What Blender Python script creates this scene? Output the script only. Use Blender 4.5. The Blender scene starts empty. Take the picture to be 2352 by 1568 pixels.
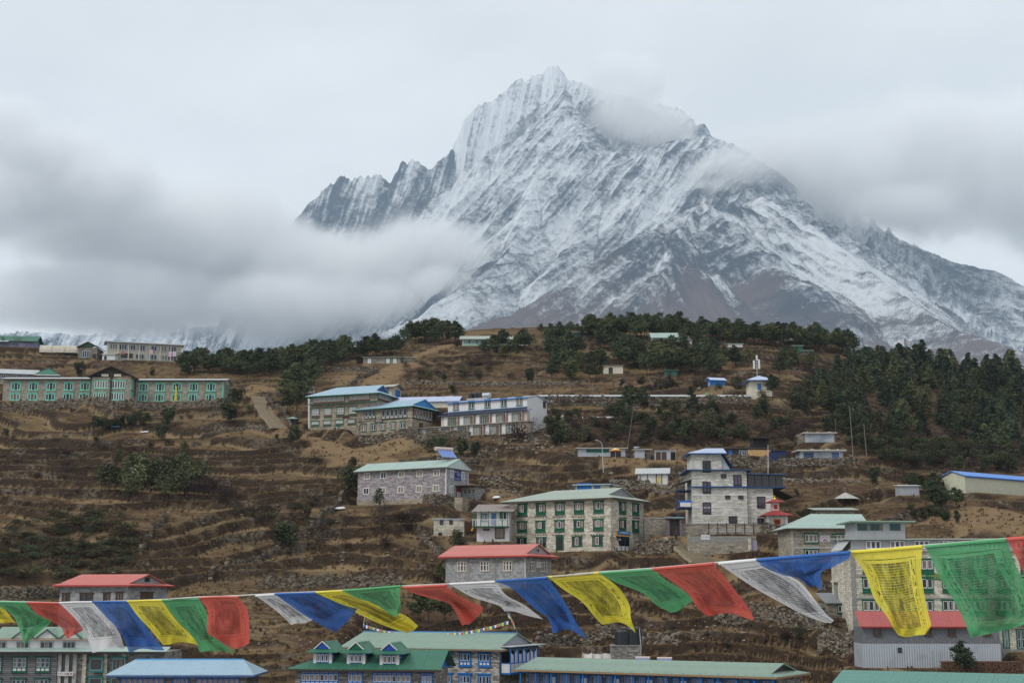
import bpy, bmesh, math, random
import numpy as np
from mathutils import Vector, Matrix

random.seed(7)
SC = bpy.context.scene
COL = SC.collection
R = math.radians

# ------------------------------------------------------------------ camera
F = 1176.0 / math.tan(R(20.0))          # focal length in units of a 2352 px wide frame
PITCH = math.atan((1370.0 - 784.0) / F)
CP, SP = math.cos(PITCH), math.sin(PITCH)
cam_d = bpy.data.cameras.new("camera")
cam = bpy.data.objects.new("camera", cam_d)
COL.objects.link(cam)
cam.rotation_euler = (math.pi / 2 + PITCH, 0, 0)
cam_d.sensor_width = 36.0
cam_d.lens = 18.0 / math.tan(R(20.0))
cam_d.clip_start = 0.5
cam_d.clip_end = 60000.0
SC.camera = cam

# ------------------------------------------------------------------ sky, sun, exposure
SUN_EL, SUN_AZ = R(42), R(-125)          # high, behind the viewer's left shoulder, through thick cloud
world = bpy.data.worlds.new("World")
SC.world = world
world.use_nodes = True
wn = world.node_tree
wn.nodes.clear()
def wnode(t, **kw):
    n = wn.nodes.new(t)
    for k, v in kw.items():
        setattr(n, k, v)
    return n
w_out = wnode("ShaderNodeOutputWorld")
w_bg = wnode("ShaderNodeBackground")
w_sky = wnode("ShaderNodeTexSky", sky_type='NISHITA', sun_disc=False, sun_elevation=SUN_EL, sun_rotation=SUN_AZ, altitude=3400.0)
w_scale = wnode("ShaderNodeVectorMath", operation='SCALE'); w_scale.inputs['Scale'].default_value = 0.09
w_tc = wnode("ShaderNodeTexCoord")
w_map = wnode("ShaderNodeMapping"); w_map.inputs['Scale'].default_value = (2.2, 2.2, 5.0)
w_noise = wnode("ShaderNodeTexNoise"); w_noise.inputs['Scale'].default_value = 1.7; w_noise.inputs['Detail'].default_value = 6; w_noise.inputs['Roughness'].default_value = 0.5
w_ramp = wnode("ShaderNodeValToRGB")
w_ramp.color_ramp.elements[0].position = 0.34; w_ramp.color_ramp.elements[0].color = (0.715, 0.745, 0.757, 1)
w_ramp.color_ramp.elements[1].position = 0.62; w_ramp.color_ramp.elements[1].color = (0.86, 0.878, 0.883, 1)
w_mix = wnode("ShaderNodeMix", data_type='RGBA'); w_mix.inputs['Factor'].default_value = 0.94
wl = wn.links.new
wl(w_sky.outputs[0], w_scale.inputs[0])
wl(w_tc.outputs['Generated'], w_map.inputs[0]); wl(w_map.outputs[0], w_noise.inputs['Vector'])
wl(w_noise.outputs[0], w_ramp.inputs[0])
wl(w_scale.outputs[0], w_mix.inputs[6]); wl(w_ramp.outputs[0], w_mix.inputs[7])
wl(w_mix.outputs[2], w_bg.inputs[0]); w_bg.inputs[1].default_value = 1.0
wl(w_bg.outputs[0], w_out.inputs[0])

sun_d = bpy.data.lights.new("sun", 'SUN'); sun_d.energy = 1.45; sun_d.angle = R(14); sun_d.color = (1, 0.96, 0.9)
sun = bpy.data.objects.new("sun", sun_d); COL.objects.link(sun)
sdir = Vector((math.sin(SUN_AZ) * math.cos(SUN_EL), math.cos(SUN_AZ) * math.cos(SUN_EL), math.sin(SUN_EL)))
sun.rotation_euler = sdir.to_track_quat('Z', 'Y').to_euler()

SC.view_settings.view_transform = 'Standard'
SC.view_settings.look = 'None'
SC.view_settings.exposure = 0.14
SC.view_settings.gamma = 1.0
SC.view_settings.use_curve_mapping = False
SC.cycles.volume_bounces = 5
SC.cycles.max_bounces = 10
SC.cycles.diffuse_bounces = 2
SC.cycles.transparent_max_bounces = 12
SC.cycles.use_denoising = True

# ------------------------------------------------------------------ geometry of the view (positions are measured, then built in metres)
def ray(px, py):
    u, v = (px - 1176.0) / F, (784.0 - py) / F
    y = CP - v * SP
    return u / y, (SP + v * CP) / y      # X/Y and Z/Y
def at(px, py, Y):
    a, b = ray(px, py)
    return Vector((a * Y, Y, b * Y))
def project(X, Y, Z):
    yc = Y * CP + Z * SP
    zc = -Y * SP + Z * CP
    return 1176.0 + F * X / yc, 784.0 - F * zc / yc

# ------------------------------------------------------------------ noise
def _hash(ix, iy, seed):
    h = (ix.astype(np.int64) * 374761393 + iy.astype(np.int64) * 668265263 + seed * 974634777) & 0xFFFFFFFF
    h = ((h ^ (h >> 13)) * 1274126177) & 0xFFFFFFFF
    h = h ^ (h >> 16)
    return (h & 0xFFFF).astype(np.float64) / 65535.0
def vnoise(x, y, seed=0):
    ix, iy = np.floor(x), np.floor(y)
    fx, fy = x - ix, y - iy
    fx = fx * fx * fx * (fx * (fx * 6 - 15) + 10); fy = fy * fy * fy * (fy * (fy * 6 - 15) + 10)
    a = _hash(ix, iy, seed); b = _hash(ix + 1, iy, seed); c = _hash(ix, iy + 1, seed); d = _hash(ix + 1, iy + 1, seed)
    return (a + (b - a) * fx) * (1 - fy) + (c + (d - c) * fx) * fy
def fbm(x, y, octv=4, seed=0, gain=0.5, lac=2.03):
    s = 0; a = 1.0; t = 0
    for i in range(octv):
        s = s + a * vnoise(x, y, seed + i * 17); t += a
        x = x * lac + 13.7; y = y * lac + 7.3; a *= gain
    return s / t
def ridged(x, y, octv=4, seed=0, gain=0.5):
    s = 0; a = 1.0; t = 0
    for i in range(octv):
        s = s + a * (1 - np.abs(2 * vnoise(x, y, seed + i * 31) - 1)); t += a
        x = x * 2.07 + 3.1; y = y * 2.07 + 9.2; a *= gain
    return s / t
def sstep(a, b, x):
    t = np.clip((x - a) / (b - a), 0, 1)
    return t * t * (3 - 2 * t)

# ------------------------------------------------------------------ object helpers
def tag(o, label=None, cat=None, group=None, kind=None):
    if label: o['label'] = label
    if cat: o['category'] = cat
    if group: o['group'] = group
    if kind: o['kind'] = kind
    return o
def link(name, me, parent=None, mat=None, loc=None, rz=None):
    o = bpy.data.objects.new(name, me)
    COL.objects.link(o)
    if parent is not None: o.parent = parent
    if loc is not None: o.location = loc
    if rz is not None: o.rotation_euler = (0, 0, rz)
    if mat is not None and me is not None and len(me.materials) == 0: me.materials.append(mat)
    return o
def thing(name, label, cat, loc, rz=0.0, group=None):
    o = link(name, None, None, None, loc, rz)
    o.empty_display_size = 0.3
    return tag(o, label, cat, group)
def mesh_of(name, verts, faces, mat=None, smooth=False):
    me = bpy.data.meshes.new(name)
    me.from_pydata([tuple(v) for v in verts], [], faces)
    if mat is not None: me.materials.append(mat)
    if smooth:
        me.polygons.foreach_set("use_smooth", [True] * len(me.polygons))
    me.update()
    return me
def grid_mesh(name, P, mat):
    """P: array rows x cols x 3"""
    nr, nc = P.shape[:2]
    me = bpy.data.meshes.new(name)
    me.vertices.add(nr * nc)
    me.vertices.foreach_set("co", P.reshape(-1).astype(np.float32))
    idx = np.arange(nr * nc).reshape(nr, nc)
    q = np.stack([idx[:-1, :-1], idx[:-1, 1:], idx[1:, 1:], idx[1:, :-1]], -1).reshape(-1, 4)
    n = len(q)
    me.loops.add(n * 4); me.loops.foreach_set("vertex_index", q.reshape(-1).astype(np.int32))
    me.polygons.add(n); me.polygons.foreach_set("loop_start", (np.arange(n) * 4).astype(np.int32))
    try: me.polygons.foreach_set("loop_total", np.full(n, 4, np.int32))
    except Exception: pass
    me.polygons.foreach_set("use_smooth", np.ones(n, bool))
    me.update(calc_edges=True)
    me.materials.append(mat)
    return me
def add_attr(me, name, arr):
    a = me.attributes.new(name, 'FLOAT', 'POINT')
    a.data.foreach_set("value", np.asarray(arr, np.float32).reshape(-1))
def add_vec(me, name, arr):
    a = me.attributes.new(name, 'FLOAT_VECTOR', 'POINT')
    a.data.foreach_set("vector", np.asarray(arr, np.float32).reshape(-1))

# ------------------------------------------------------------------ material helpers
class NT:
    def __init__(s, name, world=False):
        s.m = bpy.data.materials.new(name); s.m.use_nodes = True
        s.t = s.m.node_tree; s.t.nodes.clear()
        s.out = s.t.nodes.new("ShaderNodeOutputMaterial")
    def n(s, typ, ins=None, **kw):
        nd = s.t.nodes.new("ShaderNode" + typ)
        for k, v in kw.items(): setattr(nd, k, v)
        for k, v in (ins or {}).items(): s.set(nd.inputs[k], v)
        return nd
    def set(s, sock, v):
        if hasattr(v, 'is_output') or isinstance(v, bpy.types.NodeSocket): s.t.links.new(v, sock)
        elif isinstance(v, bpy.types.Node): s.t.links.new(v.outputs[0], sock)
        else:
            if isinstance(v, (tuple, list)) and len(v) == 3 and sock.type == 'RGBA': v = (*v, 1)
            sock.default_value = v
    def math(s, op, a, b=0.0, c=None, clamp=False):
        nd = s.n("Math", operation=op, use_clamp=clamp)
        s.set(nd.inputs[0], a); s.set(nd.inputs[1], b)
        if c is not None: s.set(nd.inputs[2], c)
        return nd.outputs[0]
    def mix(s, f, a, b, blend='MIX'):
        nd = s.n("Mix", data_type='RGBA', blend_type=blend)
        s.set(nd.inputs[0], f); s.set(nd.inputs[6], a); s.set(nd.inputs[7], b)
        return nd.outputs[2]
    def ramp(s, f, p0, p1, inv=False):
        nd = s.n("MapRange", interpolation_type='SMOOTHSTEP')
        s.set(nd.inputs[0], f); s.set(nd.inputs[1], p0); s.set(nd.inputs[2], p1)
        s.set(nd.inputs[3], 1.0 if inv else 0.0); s.set(nd.inputs[4], 0.0 if inv else 1.0)
        return nd.outputs[0]
    def noise(s, vec=None, scale=1.0, detail=4, rough=0.55, dist=0.0):
        nd = s.n("TexNoise", ins={'Scale': scale, 'Detail': detail, 'Roughness': rough, 'Distortion': dist})
        if vec is not None: s.set(nd.inputs['Vector'], vec)
        return nd.outputs[0]
    def attr(s, name):
        return s.n("Attribute", attribute_name=name)
    def mapping(s, vec, scale=(1, 1, 1), loc=(0, 0, 0), rot=(0, 0, 0)):
        nd = s.n("Mapping", ins={'Scale': scale, 'Location': loc, 'Rotation': rot}); s.set(nd.inputs[0], vec)
        return nd.outputs[0]
    def bump(s, h, strength=0.5, dist=0.1):
        nd = s.n("Bump", ins={'Strength': strength, 'Distance': dist}); s.set(nd.inputs['Height'], h)
        return nd.outputs[0]
    def bsdf(s, col, rough=0.85, normal=None, spec=0.3, metal=0.0, **kw):
        b = s.n("BsdfPrincipled")
        s.set(b.inputs['Base Color'], col); s.set(b.inputs['Roughness'], rough)
        b.inputs['Specular IOR Level'].default_value = spec; b.inputs['Metallic'].default_value = metal
        if normal is not None: s.set(b.inputs['Normal'], normal)
        for k, v in kw.items(): s.set(b.inputs[k], v)
        return b
    def done(s, sh):
        s.t.links.new(sh.outputs[0], s.out.inputs[0]); return s.m
# ------------------------------------------------------------------ far mountains: ridge lines in metres, slopes between them
RIDGES = []
def ridge_line(pts, slope, skew=0.0, rock=0.0, steep=None):
    """pts: (px, py, km)"""
    RIDGES.append(dict(p=np.array([at(a, b, k * 1000.0) for a, b, k in pts]), s=slope, skew=skew, rock=rock, steep=steep))
crest = [(694,492),(724,455),(758,422),(766,424),(784,402),(808,416),(822,405),(851,408),(866,400),(879,408),(899,426),(908,400),(928,369),(939,380),
         (951,360),(962,368),(982,384),(994,384),(1006,368),(1021,360),(1036,343),(1048,350)]
ridge_line([(560,640,7.3),(640,560,7.3)] + [(a, b, 7.3 - (1048 - a) * 0.0006) for a, b in crest], 1.6, -0.5, 0.46, (2.2, 120))
ridge_line([(1048,350,7.3),(1056,330,7.32),(1061,297,7.35),(1074,265,7.37),(1094,245,7.4),(1129,232,7.43),(1156,205,7.45),(1189,182,7.46),(1211,184,7.47),(1217,174,7.48),
            (1246,171,7.5),(1256,156,7.5),(1268,148,7.5),(1282,154,7.5),(1300,180,7.5),(1323,191,7.5)], 0.92, -0.35, 0.02, (2.6, 260))
ridge_line([(1323,191,7.5),(1400,214,7.5),(1480,232,7.45),(1563,251,7.4),(1626,304,7.3),(1760,360,7.2),(1900,430,7.1)], 0.95, -0.4, 0.1)
# a buttress falling from the summit towards the viewer
ridge_line([(1290,205,7.4),(1300,240,7.2),(1318,290,7.0),(1336,332,6.8),(1354,361,6.75),(1379,361,6.7),(1389,354,6.7),(1411,354,6.7),(1446,374,6.65),(1451,369,6.65),(1481,347,6.6),
            (1491,340,6.6),(1521,331,6.6),(1539,322,6.6),(1584,321,6.6),(1626,311,6.6),(1720,350,6.5),(1800,420,6.4)], 0.98, -0.8, 0.14)
ridge_line([(1200,270,7.35),(1150,370,6.95),(1105,470,6.65),(1095,530,6.5)], 1.5, -0.7, 0.12)
ridge_line([(1318,290,7.0),(1250,390,6.7),(1190,490,6.25),(1162,585,5.85),(1106,641,5.55),(1059,669,5.4),(1012,700,5.3),(969,729,5.2),(919,754,5.1),(800,800,4.9)], 0.98, -0.85, 0.0)
ridge_line([(1446,374,6.65),(1380,470,6.3),(1310,560,5.95),(1230,640,5.65)], 1.0, -0.8, 0.03)
# dark pyramid in front
ridge_line([(1760,470,6.1),(1690,478,5.6),(1637,490,5.35),(1604,469,5.2),(1556,497,5.1),(1514,529,5.0),(1434,566,4.85),(1347,601,4.72),(1266,660,4.55),(1200,707,4.42),(1137,729,4.32),(1069,757,4.2),(1000,800,4.1)], 0.86, -0.8, 0.24)
ridge_line([(1604,469,5.2),(1560,540,4.95),(1535,610,4.7),(1560,690,4.45),(1580,760,4.25)], 0.84, 0.15, 0.18)
ridge_line([(1690,478,5.6),(1740,560,5.2),(1800,640,4.9),(1860,720,4.65),(1900,790,4.4)], 0.8, 0.85, 0.02)
# right hand shoulder
ridge_line([(1690,500,5.9),(1720,470,5.85),(1751,454,5.8),(1804,482,5.7),(1861,513,5.6),(1930,563,5.42),(1961,600,5.3),(2020,645,5.1),(2086,688,4.9),(2180,754,4.6),(2260,782,4.4),(2352,810,4.2),(2500,860,3.9)], 0.84, 0.95, 0.02)
ridge_line([(1820,470,7.3),(1914,515,7.2),(1979,535,7.1),(2040,548,7.05),(2101,563,7.0),(2195,604,6.85),(2240,612,6.8),(2283,622,6.75),(2352,660,6.6),(2480,720,6.4)], 0.9, 0.9, 0.1)
# low far ranges on the left
ridge_line([(-150,775,8.6),(60,762,8.5),(200,770,8.4),(300,748,8.3),(350,718,8.3),(395,742,8.3),(440,752,8.2),(475,750,8.2),(560,740,8.1),(700,735,8.0),(860,715,7.8),(950,690,7.5)], 0.8, 0.0, 0.12)

def build_mountain():
    nc, nr = 880, 560
    t = np.linspace(0, 1, nr)
    Y = 3700 + (9000 - 3700) * t ** 1.1
    A = np.tan(np.linspace(R(-25.5), R(25.5), nc))
    YY = np.repeat(Y[:, None], nc, 1); XX = YY * A[None, :]
    wx = (fbm(XX / 420, YY / 420, 4, 3) - 0.5) * 150; wy = (fbm(XX / 420 + 40, YY / 420, 4, 9) - 0.5) * 150
    px_, py_ = XX + wx * 0.55, YY + wy * 0.55
    best = np.full(XX.shape, -400.0); U = np.zeros(XX.shape); D = np.zeros(XX.shape); RK = np.zeros(XX.shape); AM = np.ones(XX.shape)
    for ri, rd in enumerate(RIDGES):
        P = rd['p']; cum = 0.0
        for i in range(len(P) - 1):
            a, b = P[i], P[i + 1]
            ab = b[:2] - a[:2]; L = max(1e-6, float(np.hypot(*ab)))
            tt = np.clip(((px_ - a[0]) * ab[0] + (py_ - a[1]) * ab[1]) / (L * L), 0, 1)
            dx = px_ - (a[0] + tt * ab[0]); dy = py_ - (a[1] + tt * ab[1])
            d = np.hypot(dx, dy)
            drop = rd['s'] * d
            if rd['steep']:
                s0, d0 = rd['steep']
                drop = drop + (s0 - rd['s']) * np.minimum(d, d0) * np.where(d < d0, 1, 1)
                drop = np.minimum(s0 * d, rd['s'] * d + (s0 - rd['s']) * d0)
            z = a[2] + tt * (b[2] - a[2]) - drop
            k = z > best
            best = np.where(k, z, best)
            U = np.where(k, ri * 9000 + XX + wx * 0.4 + rd['skew'] * YY, U)
            D = np.where(k, d, D); RK = np.where(k, rd['rock'], RK); AM = np.where(k, 0.5 if ri in (7, 8, 9, 10) else 1.0, AM)
            cum += L
    ribs = ridged(U / 150, YY / 1300, 3, 5, 0.6)
    ribs2 = ridged(U / 52, YY / 520, 3, 8, 0.6)
    ribs3 = ridged(U / 20, YY / 210, 2, 9, 0.6)
    iso = fbm(XX / 130, YY / 130, 5, 21)
    amp = sstep(0, 180, D)
    Z = best + (ribs - 0.62) * 135 * amp * AM + (ribs2 - 0.6) * 52 * AM * (0.25 + 0.75 * amp) + (ribs3 - 0.6) * 20 + (iso - 0.5) * 34 * (0.3 + 0.7 * amp)
    Z += (ridged(XX / 40, YY / 40, 3, 33) - 0.5) * 13
    big = fbm(XX / 520, YY / 520, 3, 77) - 0.5
    snow = 0.70 - RK * np.where(RK == 0.46, sstep(1500, 1900, Z), 1.0) + (0.62 - ribs) * 0.75 + (0.6 - ribs2) * 0.75 + (0.6 - ribs3) * 0.5 + (iso - 0.5) * 0.5 + big * 0.9
    snow += np.clip((Z - 1900) / 1000, 0, 1) * 0.16
    low = sstep(960, 640, Z - 190 * (AM < 1) + (ribs - 0.6) * 420 * AM + big * 260 + (fbm(U / 190, YY / 2500, 2, 51) - 0.5) * 420)
    snow -= low * 0.52
    P = np.stack([XX, YY, Z], -1)
    me = grid_mesh("mountain", P, mat_mountain())
    add_attr(me, "snow", snow); add_attr(me, "low", low)
    add_vec(me, "flow", np.stack([U, YY, Z * 0.0], -1))
    o = link("mountain", me)
    tag(o, "snow streaked rocky mountain rising into cloud behind the village", kind='structure')
    return o

def mat_mountain():
    m = NT("mountain_rock_and_snow")
    sn = m.attr("snow").outputs['Fac']; lo = m.attr("low").outputs['Fac']; fl = m.attr("flow").outputs['Vector']
    pos = m.n("TexCoord").outputs['Object']
    n1 = m.noise(m.mapping(fl, (1 / 15, 1 / 110, 1 / 60)), 1.0, 5, 0.7)
    n2 = m.noise(pos, 1 / 34.0, 7, 0.75); n4 = m.noise(pos, 1 / 150.0, 4, 0.6)
    n3 = m.noise(m.mapping(fl, (1 / 60, 1 / 500, 1 / 260)), 1.0, 3, 0.6)
    v = m.math('ADD', sn, m.math('MULTIPLY', m.math('SUBTRACT', n1, 0.5), 1.15))
    v = m.math('ADD', v, m.math('MULTIPLY', m.math('SUBTRACT', n2, 0.5), 1.9))
    v = m.math('ADD', v, m.math('MULTIPLY', m.math('ADD', m.math('SUBTRACT', n3, 0.5), m.math('SUBTRACT', n4, 0.5)), 0.8))
    f = m.ramp(v, 0.02, 0.95)
    rock = m.mix(n2, (0.014, 0.021, 0.036), (0.055, 0.065, 0.085))  # bluish, with part of the distance haze put into the rock colour
    brown = m.mix(n1, (0.120, 0.086, 0.086), (0.205, 0.152, 0.142))
    rock = m.mix(m.math('MULTIPLY', lo, 0.9), rock, brown)
    col = m.mix(f, rock, (0.74, 0.77, 0.80))
    nb = m.bump(m.math('ADD', n2, n1), 0.8, 22.0)
    return m.done(m.bsdf(col, 0.9, nb, 0.1))
build_mountain()
# ------------------------------------------------------------------ air and clouds
def box_mesh(name, lo, hi, mat=None):
    (x0, y0, z0), (x1, y1, z1) = lo, hi
    v = [(x0,y0,z0),(x1,y0,z0),(x1,y1,z0),(x0,y1,z0),(x0,y0,z1),(x1,y0,z1),(x1,y1,z1),(x0,y1,z1)]
    f = [(0,3,2,1),(4,5,6,7),(0,1,5,4),(1,2,6,5),(2,3,7,6),(3,0,4,7)]
    return mesh_of(name, v, f, mat)
def mat_haze():
    m = NT("haze_air")
    v = m.n("VolumePrincipled", ins={'Color': (0.63, 0.795, 0.97), 'Density': 0.00005, 'Anisotropy': 0.0})
    m.t.links.new(v.outputs[0], m.out.inputs[1]); return m.m
hz = link("haze", box_mesh("haze", (-6000, -400, -700), (6000, 9800, 3200), mat_haze()))
tag(hz, "thin blue mountain air", kind='stuff')

def cloud(name, blobs, dens=0.012, nscale=1 / 420.0, namp=0.9, col=(0.995, 0.997, 1.0), label="", step=0.65):
    """blobs: (px, py, km, half width px, half height px, half depth m); a bank of drifting cloud, as density in a volume"""
    m = NT(name + "_vapour")
    pos = m.n("NewGeometry").outputs['Position'] if False else m.n("TexCoord").outputs['Object']
    field = None; lo = Vector((1e9,) * 3); hi = Vector((-1e9,) * 3)
    for (px, py, km, hw, hh, hd) in blobs:
        c = at(px, py, km * 1000); k = km * 1000 / F
        r = Vector((hw * k, hd, hh * k))
        lo = Vector(map(min, lo, c - r * 1.25)); hi = Vector(map(max, hi, c + r * 1.25))
        q = m.n("VectorMath", operation='SUBTRACT'); m.set(q.inputs[0], pos); q.inputs[1].default_value = c
        q2 = m.n("VectorMath", operation='DIVIDE'); m.set(q2.inputs[0], q); q2.inputs[1].default_value = r
        ln = m.n("VectorMath", operation='LENGTH'); m.set(ln.inputs[0], q2)
        fi = m.math('SUBTRACT', 1.0, ln.outputs['Value'])
        if field is None: field = fi
        else:
            field = m.math('SMOOTH_MAX', field, fi, 0.25)
    n = m.noise(pos, nscale, 7, 0.60, 0.35)
    n = m.math('ADD', m.math('MULTIPLY', n, .78), m.math('MULTIPLY', m.noise(pos, nscale * 4.6, 5, .65), .24))
    f = m.math('ADD', field, m.math('MULTIPLY', m.math('SUBTRACT', n, 0.55), namp))
    d = m.math('MULTIPLY', m.ramp(f, 0.0, 0.5), dens)
    v = m.n("VolumeScatter", ins={'Color': col, 'Anisotropy': 0.0}); m.set(v.inputs['Density'], d)
    m.t.links.new(v.outputs[0], m.out.inputs[1])
    o = link(name, box_mesh(name, lo, hi, m.m))
    m.m.cycles.volume_step_rate = step
    return tag(o, label, kind='stuff')
cloud("cloud", [(170,500,6.2,330,150,420),(470,565,6.2,330,170,420),(760,625,6.2,330,150,420),(900,600,6.15,240,118,300),(1015,585,6.1,140,100,240),(1085,600,6.02,75,58,170),(1010,660,5.95,110,70,200),(250,690,6.1,560,95,450),(680,705,6.1,420,88,400),(890,700,6.0,150,70,240)],
      dens=0.0095, namp=1.45, nscale=1 / 480.0, label="grey cloud bank covering the left flank of the mountain")
cloud("cloud", [(1430,260,7.0,100,120,250),(1510,300,7.0,135,84,250),(1400,170,7.1,75,66,250),(1575,345,7.0,95,44,200),(1470,190,7.1,80,80,220)], dens=0.0068, namp=1.25, nscale=1 / 280.0,
      label="pale cloud plume trailing off the mountain summit")
cloud("cloud", [(1690,400,6.3,170,85,260),(1900,390,6.5,290,150,350),(2200,360,6.6,420,240,400),(2450,430,6.6,300,250,400),(1630,440,6.2,100,45,200),(2050,480,6.4,200,75,250)], dens=0.0075, namp=1.5, nscale=1 / 420.0, col=(0.997, 0.998, 1.0),
      label="grey cloud bank hanging over the right hand ridge")
cloud("cloud", [(-40,330,5.7,200,150,300),(120,370,5.7,180,115,300),(230,430,5.7,190,95,300),(20,450,5.7,270,110,300)], dens=0.012, namp=1.5, nscale=1 / 330.0, col=(0.965, 0.972, 0.98),
      label="darker grey cloud rising at the left edge of the sky")
# ------------------------------------------------------------------ the hillside: a smooth slope through surveyed points
SURVEY = []
def survey(y, xs, Ys):
    for x, d in zip(xs, Ys): SURVEY.append((x, y, d))
XS = (0, 400, 800, 1200, 1600, 2000, 2352)
survey(1600, XS, (168, 168, 168, 168, 164, 152, 150))
survey(1500, XS, (177, 177, 178, 178, 174, 167, 165))
survey(1420, XS, (184, 186, 190, 191, 188, 182, 178))
survey(1330, XS, (206, 206, 208, 207, 205, 196, 190))
survey(1230, XS, (233, 232, 230, 224, 219, 212, 207))
survey(1130, XS, (263, 262, 256, 248, 244, 238, 238))
survey(1030, XS, (294, 293, 288, 276, 272, 268, 318))
survey(930, (0, 400, 800, 1200, 1600, 1800), (329, 327, 316, 302, 298, 302))
survey(860, (0, 400, 800, 1200, 1600, 1800), (356, 354, 352, 348, 342, 345))
for p in [(1850,965,292),(1950,1035,272),(2060,1075,262),(2150,1000,325),(2250,950,365),(2352,920,415),(2300,1075,290),(2160,1110,262),(1900,860,385),(2100,900,385),
          (0,798,402),(90,800,403),(240,826,405),(420,828,408),(480,834,402),(560,838,400),(700,815,405),(830,800,415),(930,785,428),(1060,778,440),(1200,771,446),(1350,765,452),
          (1500,765,456),(1700,774,452),(1850,788,446),(1950,797,442),(2060,815,440),(2150,838,440),(2352,868,470),(-250,790,400),(-250,930,330),(-250,1130,264),(-250,1330,207),(-250,1500,168),
          (2600,900,480),(2600,1130,240),(2600,1330,190),(2600,1500,165)]:
    SURVEY.append(p)
_pts = [at(a, b, c) for a, b, c in SURVEY]
for (a, b, c) in [(0,798,402),(240,826,405),(560,838,400),(930,785,428),(1200,771,446),(1500,765,456),(1850,788,446),(2150,838,440),(2352,868,470),(-250,790,400),(2600,900,480)]:
    q = at(a, b, c)
    for dy, dz in ((35, -6), (120, -38), (420, -150)):
        _pts.append(Vector((q.x * (c + dy) / c, c + dy, q.z + dz)))
for x in (-90, -30, 30, 90):
    for y, z in ((125, -19), (90, -24), (50, -15), (28, -6.5)):
        _pts.append(Vector((x * y / 125.0, y, z)))
_P = np.array([tuple(p) for p in _pts]); _S = 100.0
def _tps_k(r2): return r2 * np.log(np.maximum(r2, 1e-12)) * 0.5
def _fit():
    q = _P[:, :2] / _S; n = len(q)
    d2 = ((q[:, None] - q[None]) ** 2).sum(-1)
    K = _tps_k(d2) + np.eye(n) * 0.0004
    M = np.zeros((n + 3, n + 3)); M[:n, :n] = K
    M[:n, n] = 1; M[:n, n + 1:] = q; M[n:, :n] = M[:n, n:].T
    return np.linalg.solve(M, np.concatenate([_P[:, 2], np.zeros(3)]))
_W = _fit()
def smooth_z(X, Y):
    sh = np.shape(X); x = np.ravel(np.asarray(X, float)) / _S; y = np.ravel(np.asarray(Y, float)) / _S
    z = _W[-3] + _W[-2] * x + _W[-1] * y
    for i in range(len(_P)):
        z = z + _W[i] * _tps_k((x - _P[i, 0] / _S) ** 2 + (y - _P[i, 1] / _S) ** 2)
    return z.reshape(sh)
def hit0(px, py, y0=120.0, y1=480.0):
    """point of the smooth slope seen at a place in the frame"""
    a, b = ray(px, py)
    Y = np.arange(y0, y1, 0.5)
    z = smooth_z(a * Y, Y) - b * Y
    k = np.argmax(z > 0)
    if not (z > 0).any(): k = int(np.argmax(z))
    return Vector((a * Y[k], Y[k], b * Y[k]))
PADS = []      # (origin xy, angle, length, depth, z, front margin)
PATHS = []     # (points xy, half width, kind)
def trail(pts, w, kind='dirt'):
    PATHS.append((np.array([tuple(hit0(a, b)) for a, b in pts]), w, kind))
# ------------------------------------------------------------------ building materials
def srgb(r, g, b, k=1.0):
    f = lambda c: ((c / 255.0) / 12.92 if c <= 10 else (((c / 255.0) + 0.055) / 1.055) ** 2.4)
    return (f(r) * k, f(g) * k, f(b) * k)
MC = {}
def paint(col, rough=0.6, wear=0.35, key=None):
    key = ('paint', col, rough, wear)
    if key in MC: return MC[key]
    m = NT("paint"); pos = m.n("TexCoord").outputs['Object']
    n = m.noise(pos, 1.3, 5, 0.65); n2 = m.noise(m.mapping(pos, (3, 3, 0.5)), 1.0, 4, 0.6)
    f = m.math('MULTIPLY', m.ramp(m.math('ADD', n, n2), 0.85, 1.35), wear)
    c = m.mix(f, col, tuple(x * 0.55 + 0.02 for x in col))
    rnd = m.n("ObjectInfo").outputs['Random']
    c = m.mix(m.math('MULTIPLY', rnd, 0.22), c, tuple(min(1, x * 0.7) for x in col))
    MC[key] = m.done(m.bsdf(c, rough, None, 0.3)); return MC[key]
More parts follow.
